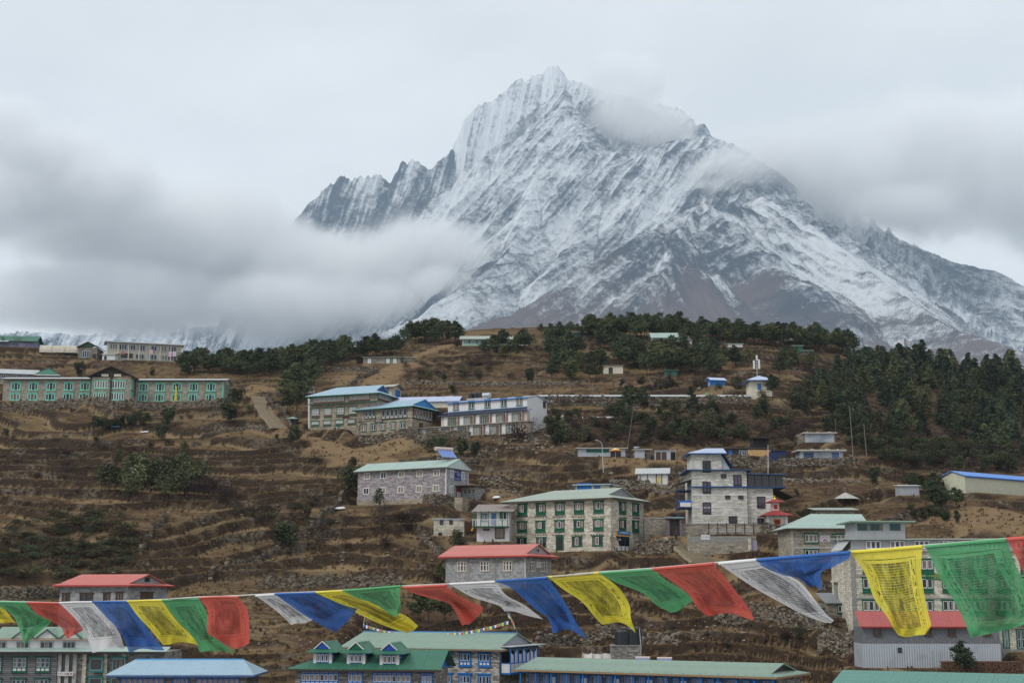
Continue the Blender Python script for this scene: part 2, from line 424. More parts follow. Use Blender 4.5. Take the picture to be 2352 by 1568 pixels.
def stone(c1, c2, mortar, bw=0.42, bh=0.2, ms=0.018, stain=0.4, jit=0.5):
    key = ('stone', c1, c2, mortar, bw, bh)
    if key in MC: return MC[key]
    m = NT("stone_blocks"); pos = m.n("TexCoord").outputs['Object']
    s = m.n("SeparateXYZ"); m.set(s.inputs[0], pos)
    w = m.noise(pos, 2.0, 3, 0.5)
    cmb = m.n("CombineXYZ"); m.set(cmb.inputs[0], m.math('ADD', m.math('ADD', s.outputs[0], s.outputs[1]), m.math('MULTIPLY', w, 0.10 * jit))); m.set(cmb.inputs[1], m.math('ADD', s.outputs[2], m.math('MULTIPLY', w, 0.06 * jit)))
    br = m.n("TexBrick", ins={'Scale': 1.0, 'Mortar Size': ms, 'Mortar Smooth': 0.3, 'Bias': 0.0, 'Brick Width': bw, 'Row Height': bh, 'Color1': (0, 0, 0, 1), 'Color2': (1, 1, 1, 1), 'Mortar': (0.5, 0.5, 0.5, 1)})
    br.offset = 0.5; br.squash = 1.3; br.squash_frequency = 3
    m.set(br.inputs['Vector'], cmb.outputs[0])
    n = m.noise(pos, 6.0, 4, 0.7); big = m.noise(pos, 0.5, 4, 0.6)
    t = m.math('ADD', m.math('MULTIPLY', br.outputs['Color'], 0.7), m.math('MULTIPLY', n, 0.4))
    col = m.mix(m.ramp(t, 0.1, 0.95), c1, c2)
    col = m.mix(br.outputs['Fac'], col, mortar)
    col = m.mix(m.math('MULTIPLY', m.ramp(big, 0.42, 0.68), stain), col, tuple(x * 0.5 for x in c1))
    h = m.math('ADD', m.math('MULTIPLY', m.math('SUBTRACT', 1.0, br.outputs['Fac']), 1.0), m.math('MULTIPLY', n, 0.35))
    MC[key] = m.done(m.bsdf(col, 0.9, m.bump(h, 0.8, 0.05), 0.15)); return MC[key]
def tin(col, rough=0.5, period=0.22, rust=0.25, axis=0, fade=0.5):
    key = ('tin', col, period, rust, axis, fade)
    if key in MC: return MC[key]
    m = NT("roof_tin"); pos = m.n("TexCoord").outputs['Object']
    s = m.n("SeparateXYZ"); m.set(s.inputs[0], pos)
    n = m.noise(m.mapping(pos, (0.5, 0.5, 0.5)), 1.0, 5, 0.6); n2 = m.noise(m.mapping(pos, (2.0, 0.35, 0.35) if axis == 0 else (0.35, 2, .35)), 1.0, 5, 0.7)
    rnd = m.n("ObjectInfo").outputs['Random']
    c = m.mix(m.math('MULTIPLY', m.ramp(n2, 0.4, 0.75), fade), col, tuple(min(0.75, x * 0.75 + 0.045) for x in col))
    c = m.mix(m.math('MULTIPLY', m.ramp(n, 0.50, 0.72), 0.45), c, tuple(x * 0.6 for x in col))
    c = m.mix(m.math('MULTIPLY', rnd, 0.30), c, tuple(min(0.8, x * 0.8 + 0.03) for x in col))
    c = m.mix(m.math('MULTIPLY', m.ramp(m.noise(pos, 1.7, 6, 0.75), 0.60, 0.78), min(1.0, rust * 2.2)), c, (0.16, 0.085, 0.05))
    wv = m.math('SINE', m.math('MULTIPLY', s.outputs[axis], 2 * math.pi / period))
    MC[key] = m.done(m.bsdf(c, rough, m.bump(wv, 0.6, 0.05), 0.4, 0.15)); return MC[key]
def plain(name, col, rough=0.8, spec=0.3, metal=0.0):
    key = (name, col, rough)
    if key in MC: return MC[key]
    m = NT(name); pos = m.n("TexCoord").outputs['Object']
    n = m.noise(pos, 3.0, 4, 0.65)
    c = m.mix(m.ramp(n, 0.35, 0.7), tuple(x * 0.78 for x in col), tuple(min(1, x * 1.12) for x in col))
    MC[key] = m.done(m.bsdf(c, rough, m.bump(n, 0.25, 0.03), spec, metal)); return MC[key]
def glass_mat(key='glass', dark=(0.010, 0.012, 0.016), cur=(0.20, 0.15, 0.11), amount=0.45):
    k = ('glass', key, dark, cur, amount)
    if k in MC: return MC[k]
    m = NT("window_glass"); rnd = m.n("ObjectInfo").outputs['Random']
    pos = m.n("TexCoord").outputs['Object']
    fold = m.noise(m.mapping(pos, (9, 9, 0.4)), 1.0, 2, 0.5)
    on = m.math('GREATER_THAN', m.math('ADD', rnd, m.math('MULTIPLY', fold, 0.35)), 1.17 - amount)
    c = m.mix(on, dark, m.mix(m.ramp(fold, 0.3, 0.7), tuple(x * 0.5 for x in cur), cur))
    MC[k] = m.done(m.bsdf(c, 0.09, None, 0.5)); return MC[k]
GREEN = srgb(20, 92, 66); TEAL = srgb(95, 190, 165); BLUE = srgb(28, 108, 185); DBLUE = srgb(30, 70, 120); WHITE = (0.70, 0.70, 0.72); BROWN = (0.075, 0.042, 0.030)
DARKW = (0.03, 0.022, 0.022); GREY = (0.24, 0.25, 0.27); REDP = srgb(170, 60, 55)
GLASS = glass_mat()
GLASS_D = glass_mat('dark', amount=0.12)
GLASS_C = glass_mat('curtain', cur=(0.34, 0.27, 0.22), amount=0.75)
GLASS_Y = glass_mat('yellow', cur=(0.26, 0.23, 0.12), amount=0.65)
STONE_G = stone((0.17, 0.155, 0.125), (0.34, 0.31, 0.26), (0.13, 0.115, 0.095))
STONE_L = stone((0.42, 0.385, 0.31), (0.74, 0.70, 0.60), (0.30, 0.265, 0.21), 0.5, 0.24)
STONE_T = stone((0.44, 0.425, 0.385), (0.74, 0.715, 0.67), (0.28, 0.265, 0.24), 0.75, 0.22, 0.016)
STONE_D = stone((0.12, 0.115, 0.105), (0.36, 0.345, 0.32), (0.16, 0.15, 0.135), 0.5, 0.2)
STONE_R = stone((0.15, 0.125, 0.10), (0.38, 0.335, 0.27), (0.085, 0.07, 0.055), 0.5, 0.22, 0.03, 0.5, 1.2)
STONE_B = stone((0.26, 0.22, 0.165), (0.46, 0.40, 0.31), (0.24, 0.20, 0.15), 0.6, 0.2)
CONC = plain("concrete", (0.27, 0.265, 0.25)); CONC_L = plain("light_concrete", (0.42, 0.41, 0.40))

# ------------------------------------------------------------------ mesh pieces
def boxes(lst):
    v, f = [], []
    for (x0, y0, z0, x1, y1, z1) in lst:
        b = len(v)
        v += [(x0,y0,z0),(x1,y0,z0),(x1,y1,z0),(x0,y1,z0),(x0,y0,z1),(x1,y0,z1),(x1,y1,z1),(x0,y1,z1)]
        f += [tuple(b + i for i in q) for q in ((0,3,2,1),(4,5,6,7),(0,1,5,4),(1,2,6,5),(2,3,7,6),(3,0,4,7))]
    return v, f
def prism(poly, off):
    """a polygon given a thickness by the vector off"""
    n = len(poly); off = Vector(off)
    v = [Vector(p) for p in poly] + [Vector(p) + off for p in poly]
    f = [tuple(range(n)), tuple(reversed(range(n, 2 * n)))] + [(i, i + n, (i + 1) % n + n, (i + 1) % n) for i in range(n)]
    return v, f
def merge(lst):
    v, f = [], []
    for a, b in lst:
        k = len(v); v += list(a); f += [tuple(i + k for i in q) for q in b]
    return v, f
def cyl(p0, p1, r0, r1=None, n=8):
    r1 = r0 if r1 is None else r1
    p0, p1 = Vector(p0), Vector(p1); d = (p1 - p0).normalized()
    a = d.orthogonal().normalized(); b = d.cross(a)
    v = []
    for p, r in ((p0, r0), (p1, r1)):
        for i in range(n):
            t = 2 * math.pi * i / n; v.append(p + a * (math.cos(t) * r) + b * (math.sin(t) * r))
    f = [(i, (i + 1) % n, n + (i + 1) % n, n + i) for i in range(n)] + [tuple(reversed(range(n))), tuple(range(n, 2 * n))]
    return v, f

WSTY = {
 'teal': dict(fr=TEAL, fw=0.2, nc=3, mw=0.08, sashcols=(0, 2), sash=(0.45, 0.6, 0.58), sw=0.10, glass=GLASS_D, lint=0.12),
 'tealw': dict(fr=TEAL, fw=0.15, nc=5, sash=WHITE, sw=0.09, glass=GLASS, lint=0.12),
 'white2': dict(fr=WHITE, fw=0.13, nc=2, mw=0.08, glass=GLASS_Y),
 'green': dict(fr=GREEN, fw=0.12, nc=3, mw=0.05, sashc=(1, WHITE, 0.06), apron=0.26, apc=tuple(x * 0.8 for x in GREEN), lint=0.14, glass=GLASS_C),
 'green0': dict(fr=GREEN, fw=0.11, nc=3, mw=0.05, sashc=(1, WHITE, 0.06), lint=0.12, glass=GLASS),
 'green2': dict(fr=GREEN, fw=0.10, nc=2, mw=0.06, sash=WHITE, sw=0.07, lint=0.1, glass=GLASS),
 'green2a': dict(fr=GREEN, fw=0.10, nc=2, mw=0.06, sash=WHITE, sw=0.06, apron=0.24, apc=GREEN, lint=0.12, glass=GLASS),
 'green3a': dict(fr=GREEN, fw=0.11, nc=3, mw=0.06, sash=WHITE, sw=0.08, apron=0.24, apc=GREEN, apb=WHITE, lint=0.12, glass=GLASS),
 'lattice': dict(fr=GREEN, fw=0.12, nc=4, nr=2, sash=WHITE, sw=0.09, glass=GLASS_D, apron=0.2, apc=srgb(130, 40, 40), lint=0.1),
 'blue3': dict(fr=BLUE, fw=0.17, nc=3, mw=0.10, sash=WHITE, sw=0.05, apron=0.28, apc=WHITE, lint=0.16, glass=GLASS),
 'bluerow': dict(fr=BLUE, fw=0.12, nc=8, mw=0.09, sash=WHITE, sw=0.055, apron=0.22, apc=WHITE, top=0.16, lint=0.0, glass=GLASS_C),
 'dark': dict(fr=DARKW, fw=0.12, nc=2, mw=0.07, glass=glass_mat('violet', cur=(0.10, 0.07, 0.13), amount=0.6), apron=0.12, apc=DARKW),
 'darkq': dict(fr=DARKW, fw=0.10, nc=1, glass=GLASS_D),
 'brown2': dict(fr=BROWN, fw=0.13, nc=2, mw=0.08, glass=glass_mat('br', cur=(0.12, 0.08, 0.06), amount=0.6), lint=0.14),
 'cream': dict(fr=(0.55, 0.47, 0.36), fw=0.10, nc=3, mw=0.06, nr=2, tr=0.62, sash=WHITE, sw=0.06, glass=GLASS),
 'grey3': dict(fr=GREEN, fw=0.11, nc=3, mw=0.06, nr=2, sash=(0.42, 0.48, 0.60), sw=0.06, apron=0.24, apc=WHITE, lint=0.08, glass=GLASS_D),
 'greyw': dict(fr=(0.32, 0.36, 0.42), fw=0.10, nc=3, mw=0.08, sash=(0.5, 0.55, 0.62), sw=0.05, glass=GLASS),
 'white3': dict(fr=WHITE, fw=0.09, nc=3, mw=0.12, sash=(0.45, 0.42, 0.5), sw=0.06, glass=GLASS),
 'teald': dict(fr=srgb(30, 110, 95), fw=0.10, nc=6, mw=0.09, glass=GLASS_D),
 'big': dict(fr=srgb(40, 115, 110), fw=0.14, nc=1, sash=(0.3, 0.36, 0.36), sw=0.07, glass=GLASS_D, lint=0.1),
 'bluedoor': dict(fr=BLUE, fw=0.10, nc=1, glass=glass_mat('bd', dark=srgb(30, 100, 170), cur=srgb(30, 100, 170), amount=0.5)),
 'wgreen': dict(fr=GREEN, fw=0.16, nc=2, sash=WHITE, sw=0.22, mw=0.05, nr=2, glass=glass_mat('w', dark=(0.5, 0.52, 0.55), cur=(0.6, 0.62, 0.65), amount=0.4)),
 'hidden': dict(fr=GREY, fw=0.06, nc=1, glass=GLASS_D),
}
WCACHE = {}
def window_meshes(style, w, h, near):
    key = (style, round(w, 2), round(h, 2), near)
    if key in WCACHE: return WCACHE[key]
    s = WSTY[style]; fw = s['fw']; nc = s['nc']; mw = s.get('mw', fw * 0.6); nr = s.get('nr', 1)
    res = []
    ap = s.get('apron', 0) * h; top = s.get('top', 0) * h
    z0 = fw + ap if ap else fw; z1 = h - fw - top
    fr = [(-w/2, -0.10, 0, -w/2 + fw, 0.0, h), (w/2 - fw, -0.10, 0, w/2, 0.0, h), (-w/2 + fw, -0.10, h - fw, w/2 - fw, 0.0, h), (-w/2 + fw, -0.10, 0, w/2 - fw, 0.0, fw)]
    if ap: fr.append((-w/2 + fw, -0.09, ap, w/2 - fw, 0.0, ap + fw))
    if top: fr.append((-w/2 + fw, -0.09, h - fw - top, w/2 - fw, 0.0, h - top))
    iw = (w - 2 * fw - (nc - 1) * mw) / nc
    cols = [(-w/2 + fw + i * (iw + mw), -w/2 + fw + i * (iw + mw) + iw) for i in range(nc)]
    for i in range(nc - 1): fr.append((cols[i][1], -0.085, fw, cols[i][1] + mw, 0.0, h - fw))
    if s.get('lint'): fr.append((-w/2 - 0.12, -0.16, h - 0.002, w/2 + 0.12, 0.0, h + s['lint'])); fr.append((-w/2 - 0.07, -0.15, -0.09, w/2 + 0.07, 0.0, 0.002))
    res.append(('window', mesh_of("window", *boxes(fr), paint(s['fr'])), 0))
    sash = []
    if s.get('sash'):
        sw = s['sw']
        for a, b in ([cols[q] for q in s['sashcols']] if s.get('sashcols') else cols):
            sash += [(a, -0.07, z0, a + sw, -0.02, z1), (b - sw, -0.07, z0, b, -0.02, z1), (a + sw, -0.07, z0, b - sw, -0.02, z0 + sw), (a + sw, -0.07, z1 - sw, b - sw, -0.02, z1)]
            if nr > 1:
                zm = z0 + (z1 - z0) * s.get('tr', 0.5); sash.append((a + sw, -0.07, zm - sw / 2, b - sw, -0.02, zm + sw / 2))
        for part in ([sash[i:i + 4] for i in range(0, len(sash), 4)] if s.get('sashcols') else [sash]): res.append(('sash', mesh_of("sash", *boxes(part), paint(s['sash'], 0.6, 0.15)), 1))
    if s.get('sashc'):
        i, c, sw = s['sashc']; a, b = cols[i]; a -= 0.0
        res.append(('sash', mesh_of("sash", *boxes([(a, -0.11, z0, a + sw, -0.02, z1), (b - sw, -0.11, z0, b, -0.02, z1), (a + sw, -0.11, z0, b - sw, -0.02, z0 + sw), (a + sw, -0.11, z1 - sw, b - sw, -0.02, z1)]), paint(c, 0.6, 0.1)), 1))
    if ap:
        res.append(('panel', mesh_of("panel", *boxes([(a + 0.03, -0.07, fw + 0.02, b - 0.03, -0.01, ap - 0.02) for a, b in cols]), paint(s['apc'], 0.7, 0.2)), 1))
        if s.get('apb'):
            pass
    if top:
        res.append(('panel', mesh_of("panel", *boxes([(a + 0.02, -0.07, h - top + 0.02, b - 0.02, -0.01, h - fw - 0.02) for a, b in cols]), paint((0.42, 0.38, 0.42), 0.7, 0.2)), 1))
    if near and nc <= 8:
        pm = mesh_of("pane", *boxes([(-iw / 2, -0.03, z0, iw / 2, -0.008, z1)]), s['glass'])
        for a, b in cols: res.append(('pane', pm, 1, (a + b) / 2))
    else:
        res.append(('pane', mesh_of("pane", *boxes([(a, -0.03, z0, b, -0.008, z1) for a, b in cols]), s['glass']), 1))
    WCACHE[key] = res
    return res

# ------------------------------------------------------------------ a house
class House:
    def __init__(s, name, label, cat, o, xl, xr, yb, anchor='R', yaw=0.0, depth=8.0, ye=None, H=None, Y=None, xd=None, group=None, root=None, pad=True, mf=1.5, near=None):
        s.o = o; s.th = R(yaw)
        P = lambda x, y: (s.o[0] + x / 4.0, s.o[1] + y / 4.0)
        s.P = P
        ax = xr if anchor == 'R' else xl; ox = xl if anchor == 'R' else xr
        a0 = P(ax, yb)
        p = at(a0[0], a0[1], Y) if Y else hit0(*a0)
        e1 = Vector((math.cos(s.th), -math.sin(s.th), 0)); e2 = Vector((math.sin(s.th), math.cos(s.th), 0))
        def reach(px, d, p=p):
            a, _ = ray(o[0] + px / 4.0, a0[1])
            return (a * p.y - p.x) / (d.x - a * d.y)
        s.L = reach(ox, -e1 if anchor == 'R' else e1)
        s.D = reach(xd, e2, p + e1 * s.L if (anchor == 'L' and xd > xr) else p) if xd is not None else depth
        if not (0.5 < s.L < 120) or not (0.5 < s.D < 60): raise ValueError(f"{name} L={s.L:.1f} D={s.D:.1f} Y={p.y:.0f}")
        s.org = p - e1 * s.L if anchor == 'R' else p.copy()
        if ye is not None:
            b = ray(*P(ax, ye))[1]; s.H = b * p.y - p.z
        else: s.H = H
        s.e1, s.e2 = e1, e2
        s.W = Matrix.Translation(s.org) @ Matrix.Rotation(-s.th, 4, 'Z')
        s.Winv = s.W.inverted()
        s.near = near if near is not None else p.y < 236
        if root is None:
            s.root = thing(name, label, cat, s.org, -s.th, group); s.M = Matrix.Identity(4); s.rootW = s.W
        else:
            s.root = root.root; s.rootW = root.rootW; s.M = root.rootW.inverted() @ s.W
        if pad: PADS.append((s.org.x, s.org.y, -s.th, s.L, s.D, s.org.z, mf))
    def add(s, name, me, mat=None, loc=(0, 0, 0), rz=0.0, parent=None, M=None, label=None):
        o = link(name, me, None, mat)
        if parent is not None:
            o.parent = parent; o.matrix_local = M if M is not None else Matrix.Translation(loc)
        else:
            o.parent = s.root; o.matrix_local = s.M @ Matrix.Translation(loc) @ Matrix.Rotation(rz, 4, 'Z')
        if label: o['label'] = label
        return o
    def box(s, name, x0, y0, z0, x1, y1, z1, mat, **k):
        return s.add(name, mesh_of(name, *boxes([(x0, y0, z0, x1, y1, z1)]), mat), **k)
    def bxs(s, name, lst, mat, **k): return s.add(name, mesh_of(name, *boxes(lst), mat), **k)
    def walls(s, mat, z1=None, down=1.2, name='wall'):
        return s.box(name, 0, 0, -down, s.L, s.D, z1 if z1 is not None else s.H, mat)
    def on(s, face, px, py):
        """local (along, height) of a place in the frame on one of the outer faces"""
        a, b = ray(*s.P(px, py))
        q0 = s.Winv @ Vector((0, 0, 0)); d = (s.Winv.to_3x3() @ Vector((a, 1, b)))
        if face == 'F': t = (0 - q0.y) / d.y; q = q0 + d * t; return q.x, q.z
        if face == 'R': t = (s.L - q0.x) / d.x
        else: t = (0 - q0.x) / d.x
        q = q0 + d * t; return (q.y, q.z)
    def win(s, face, u, z, w, h, style, name='window'):
        ms = window_meshes(style, w, h, s.near)
        if face == 'F': loc, rz = (u, 0, z), 0
        elif face == 'R': loc, rz = (s.L, u, z), math.pi / 2
        else: loc, rz = (0, u, z), -math.pi / 2
        main = None
        for it in ms:
            if it[2] == 0: main = s.add(name, it[1], None, loc, rz)
            else: s.add(it[0], it[1], None, ((it[3] if len(it) > 3 else 0), 0, 0), parent=main)
        return main
    def row(s, face, xs, xref, yt, yb, wpx, style, name='window', yoff=0):
        u0, zt = s.on(face, xref, yt); _, zb = s.on(face, xref, yb)
        ua, _ = s.on(face, xref - wpx / 2.0, yb); ub, _ = s.on(face, xref + wpx / 2.0, yb)
        w = abs(ub - ua); ym = (yt + yb) / 2.0
        for x in xs:
            u, _ = s.on(face, x, ym)
            s.win(face, u, zb, round(w, 1) if w > 0.6 else w, round(zt - zb, 1) if zt - zb > .6 else zt - zb, style, name)
    def door(s, face, u, w, h, mat, z=0.0, leaf=2):
        loc, rz = ((u, 0, z), 0) if face == 'F' else (((s.L, u, z), math.pi / 2) if face == 'R' else ((0, u, z), -math.pi / 2))
        fr = s.add('door', mesh_of('door', *boxes([(-w/2 - 0.1, -0.09, 0, -w/2, 0, h + 0.1), (w/2, -0.09, 0, w/2 + 0.1, 0, h + 0.1), (-w/2, -0.09, h, w/2, 0, h + 0.1)]), mat), None, loc, rz)
        lw = w / leaf
        for i in range(leaf):
            s.add('door_leaf', mesh_of('door_leaf', *boxes([(-w/2 + i * lw + 0.02, -0.05, 0.02, -w/2 + (i + 1) * lw - 0.02, -0.01, h - 0.02)]), mat), parent=fr)
        return fr
    def panel(s, face, u0, z0, u1, z1, mat, name='sign_board', depth=0.08, **k):
        w = u1 - u0
        loc, rz = ((u0, 0, z0), 0) if face == 'F' else (((s.L, u0, z0), math.pi / 2) if face == 'R' else ((0, u1, z0), -math.pi / 2))
        return s.add(name, mesh_of(name, *boxes([(0, -depth, 0, abs(w), -0.004, z1 - z0)]), mat), None, loc, rz, **k)
    # ---------- roofs: left/right ends 'gable', 'hip' or 'dutch'; ridge along the front
    def roof(s, mat, rise=1.8, ov=0.7, left='gable', right='gable', gi=1.3, gmat=None, x0=0.0, x1=None, y0=0.0, y1=None, z=None, fascia=None, sheets=None, th=0.09, name='roof', ridge=None, ve=None, hi=None):
        x1 = s.L if x1 is None else x1; y1 = s.D if y1 is None else y1; z = s.H if z is None else z
        ve = ov if ve is None else ve
        run = (y1 - y0) / 2.0 + ov; sl = rise / run; xa, xb = x0 - ve, x1 + ve; ya, yb = y0 - ov, y1 + ov
        def ends(k, x, sg):
            if k == 'gable': return [(x, 0), (x, run)]
            if k == 'hip': return [(x, 0), (x + sg * (hi or run), run)]
            return [(x, 0), (x + sg * gi, gi), (x + sg * (gi - 0.35), gi), (x + sg * (gi - 0.35), run)]
        lf = ends(left, xa, 1); rt = ends(right, xb, -1)
        poly = [lf[0], rt[0]] + rt[1:] + list(reversed(lf[1:]))
        f3 = lambda q: Vector((q[0], ya + q[1], z + sl * q[1])); b3 = lambda q: Vector((q[0], yb - q[1], z + sl * q[1]))
        pl = []
        if not sheets: pl.append(prism([f3(q) for q in poly], (0, 0, th)))
        pl.append(prism([b3(q) for q in reversed(poly)], (0, 0, th)))
        for k, x, sg in ((left, xa, 1), (right, xb, -1)):
            if k == 'hip':
                pl.append(prism([Vector((x, yb, z)), Vector((x, ya, z)), Vector((x + sg * (hi or run), ya + run, z + rise))][::(1 if sg > 0 else -1)], (0, 0, th)))
            elif k == 'dutch':
                q = [Vector((x, yb, z)), Vector((x, ya, z)), Vector((x + sg * gi, ya + gi, z + sl * gi)), Vector((x + sg * gi, yb - gi, z + sl * gi))]
                pl.append(prism(q[::(1 if sg > 0 else -1)], (0, 0, th)))
        ro = s.add(name, mesh_of(name, *merge(pl), mat))
        gm = gmat or mat
        for k, x, sg, xw in ((left, xa, 1, x0), (right, xb, -1, x1)):
            if k == 'gable':
                hh = rise * ((y1 - y0) / 2) / run
                s.add('gable_wall', mesh_of('gable_wall', *prism([(xw, y0, z), (xw, y1, z), (xw, (y0 + y1) / 2, z + sl * ov + hh - 0.02)], (sg * 0.15, 0, 0)), gm))
            elif k == 'dutch':
                xx = x + sg * (gi - 0.02)
                s.add('gable_wall', mesh_of('gable_wall', *prism([(xx, ya + gi, z + sl * gi), (xx, yb - gi, z + sl * gi), (xx, (ya + yb) / 2, z + rise - 0.02)], (sg * 0.12, 0, 0)), gm))
        if sheets:
            sw, slen = sheets; rnd = random.Random(int(xa * 100) + 5)
            nx = max(1, int(round((xb - xa) / sw))); ny = max(1, int(round(run / slen)))
            for i in range(nx):
                for j in range(ny):
                    cell = clip_poly(poly, xa + (xb - xa) * i / nx, xa + (xb - xa) * (i + 1) / nx - 0.012, run * j / ny - (0.06 if j else 0), run * (j + 1) / ny)
                    if len(cell) < 3: continue
                    up = 0.012 * ny - 0.012 * j + rnd.uniform(0, 0.012); cx = sum(q[0] for q in cell) / len(cell); cy = sum(q[1] for q in cell) / len(cell)
                    if abs(poly_area(cell)) < 0.08: continue
                    c0 = f3((cx, cy))
                    me = mesh_of('roof_sheet', *prism([f3(q) - c0 for q in cell], (0, 0, th * 0.8)), mat)
                    s.add('roof_sheet', me, parent=ro, M=Matrix.Translation(c0 + Vector((0, 0, up))))
        if fascia is not None:
            fl = [(xa + 0.02, ya - 0.035, z - 0.13, xb - 0.02, ya + 0.04, z + th * 0.6)]
            if right != 'gable': fl.append((xb - 0.04, ya + 0.042, z - 0.13, xb + 0.035, yb - 0.04, z + th * 0.6))
            if left != 'gable': fl.append((xa - 0.035, ya + 0.042, z - 0.13, xa + 0.04, yb - 0.04, z + th * 0.6))
            s.bxs('fascia', fl, fascia)
        if ridge is not None:
            la = lf[-1][0]; ra = rt[-1][0]
            s.add('ridge_cap', mesh_of('ridge_cap', *boxes([(la, (ya + yb) / 2 - 0.14, z + rise + 0.02, ra, (ya + yb) / 2 + 0.14, z + rise + th + 0.07)]), ridge))
        s.roofinfo = (z, sl, ya, rise)
        return ro
    def shed_roof(s, mat, front=0.0, back=0.8, ov=0.5, x0=0.0, x1=None, y0=0.0, y1=None, z=None, th=0.08, name='roof', sheets=None):
        """one slope; heights above the wall top at front and back"""
        x1 = s.L if x1 is None else x1; y1 = s.D if y1 is None else y1; z = s.H if z is None else z
        q = [Vector((x0 - ov, y0 - ov, z + front)), Vector((x1 + ov, y0 - ov, z + front)), Vector((x1 + ov, y1 + ov, z + back)), Vector((x0 - ov, y1 + ov, z + back))]
        if not sheets: return s.add(name, mesh_of(name, *prism(q, (0, 0, th)), mat))
        ro = s.add(name, mesh_of(name, *boxes([(x0 - ov + .02, y0 - ov + 0.02, z + front - 0.14, x1 + ov - .02, y0 - ov + 0.08, z + front - 0.01)]), mat))
        sw, slen = sheets; W = x1 - x0 + 2 * ov; T = y1 - y0 + 2 * ov; nx = max(1, round(W / sw)); ny = max(1, round(T / slen))
        for i in range(nx):
            for j in range(ny):
                f = lambda a, b: q[0] + (q[1] - q[0]) * a + (q[3] - q[0]) * b
                c0 = f((i + .5) / nx, (j + .5) / ny); g = 0.012 / W
                cell = [f(i / nx, (j - 0.03 * (j > 0)) / ny), f((i + 1) / nx - g, (j - 0.03 * (j > 0)) / ny), f((i + 1) / nx - g, (j + 1) / ny), f(i / nx, (j + 1) / ny)]
                s.add('roof_sheet', mesh_of('roof_sheet', *prism([p - c0 for p in cell], (0, 0, th)), mat), parent=ro, M=Matrix.Translation(c0 + Vector((0, 0, 0.012 * (ny - j) + random.uniform(0, 0.01)))))
        return ro
def poly_area(p):
    return 0.5 * sum(p[i][0] * p[(i + 1) % len(p)][1] - p[(i + 1) % len(p)][0] * p[i][1] for i in range(len(p)))
def clip_poly(poly, x0, x1, y0, y1):
    """cut a polygon to a rectangle (the outline may be concave; fine for roof cells)"""
    def cut(P, ax, v, keep):
        out = []
        for i in range(len(P)):
            a, b = P[i], P[(i + 1) % len(P)]
            ia, ib = keep * (a[ax] - v) >= 0, keep * (b[ax] - v) >= 0
            if ia: out.append(a)
            if ia != ib:
                t = (v - a[ax]) / (b[ax] - a[ax]); out.append((a[0] + t * (b[0] - a[0]), a[1] + t * (b[1] - a[1])))
        return out
    P = list(poly)
    for ax, v, k in ((0, x0, 1), (0, x1, -1), (1, y0, 1), (1, y1, -1)):
        if len(P) < 3: return []
        P = cut(P, ax, v, k)
    q = []
    for p in P:
        if not q or abs(p[0] - q[-1][0]) + abs(p[1] - q[-1][1]) > 1e-4: q.append(p)
    if len(q) > 1 and abs(q[0][0] - q[-1][0]) + abs(q[0][1] - q[-1][1]) < 1e-4: q.pop()
    return q
OA, OB, OC, OD = (0, 710.5), (588, 710.5), (1176, 710.5), (1764, 710.5)
OE, OF, OG, OH = (0, 1176), (588, 1176), (1176, 1176), (1764, 1176)
OI, OJ = (759.5, 1016.7), (1347.5, 980)
def text_on(house, face, u, z, size, txt, mat, parent, depth=0.012, off=-0.095):
    """lettering as thin raised letters on a board"""
    cu = bpy.data.curves.new("lettering", 'FONT'); cu.body = txt; cu.size = size; cu.extrude = depth; cu.align_x = 'CENTER'
    ob = bpy.data.objects.new("lettering", cu); COL.objects.link(ob)
    dg = bpy.context.evaluated_depsgraph_get(); me = bpy.data.meshes.new_from_object(ob.evaluated_get(dg)); bpy.data.objects.remove(ob)
    me.name = "lettering"; me.materials.clear(); me.materials.append(mat)
    o = link("lettering", me); o.parent = parent
    o.matrix_local = Matrix.Translation((u, off, z)) @ Matrix.Rotation(math.pi / 2, 4, 'X')
    return o
def roof_front(s, mat, rise=1.5, ov=0.5, gmat=None, x0=0.0, x1=None, y0=0.0, y1=None, z=None, th=0.09, fov=0.5, barge=None):
    """gable facing the front: ridge runs back"""
    x1 = s.L if x1 is None else x1; y1 = s.D if y1 is None else y1; z = s.H if z is None else z
    xm = (x0 + x1) / 2; a, b = y0 - fov, y1 + 0.3
    l = [Vector((x0 - ov, a, z)), Vector((xm, a, z + rise)), Vector((xm, b, z + rise)), Vector((x0 - ov, b, z))]
    r = [Vector((xm, a, z + rise)), Vector((x1 + ov, a, z)), Vector((x1 + ov, b, z)), Vector((xm, b, z + rise))]
    ro = s.add('roof', mesh_of('roof', *merge([prism(l, (0, 0, th)), prism(r, (0, 0, th))]), mat))
    hh = rise * ((x1 - x0) / 2) / ((x1 - x0) / 2 + ov)
    s.add('gable_wall', mesh_of('gable_wall', *prism([(x0, y0, z + rise - hh), (x1, y0, z + rise - hh), (xm, y0, z + rise - 0.02)], (0, 0.15, 0)), gmat or mat))
    if barge:
        for p, q in ((l[0], l[1]), (r[1], r[0])):
            d = (q - p).normalized(); n = Vector((-d.z, 0, d.x)) if d.x > 0 else Vector((d.z, 0, -d.x))
            s.add('barge_board', mesh_of('barge_board', *prism([p + Vector((0, -0.06, -0.12)), q + Vector((0, -0.06, -0.12)), q + Vector((0, -0.06, 0.14)), p + Vector((0, -0.06, 0.14))], (0, 0.055, 0)), barge))
    return ro
House.roof_front = roof_front
def box_rooms(s, name, px0, px1, yt, yb, y0, y1, mat, xr=None):
    """a block of the house between two frame columns/rows measured on the front plane"""
    u0, z1 = s.on('F', px0, yt); u1, z0 = s.on('F', px1, yb)
    s.box(name, u0, y0, z0, u1, y1, z1, mat); return u0, u1, z0, z1
House.block = box_rooms
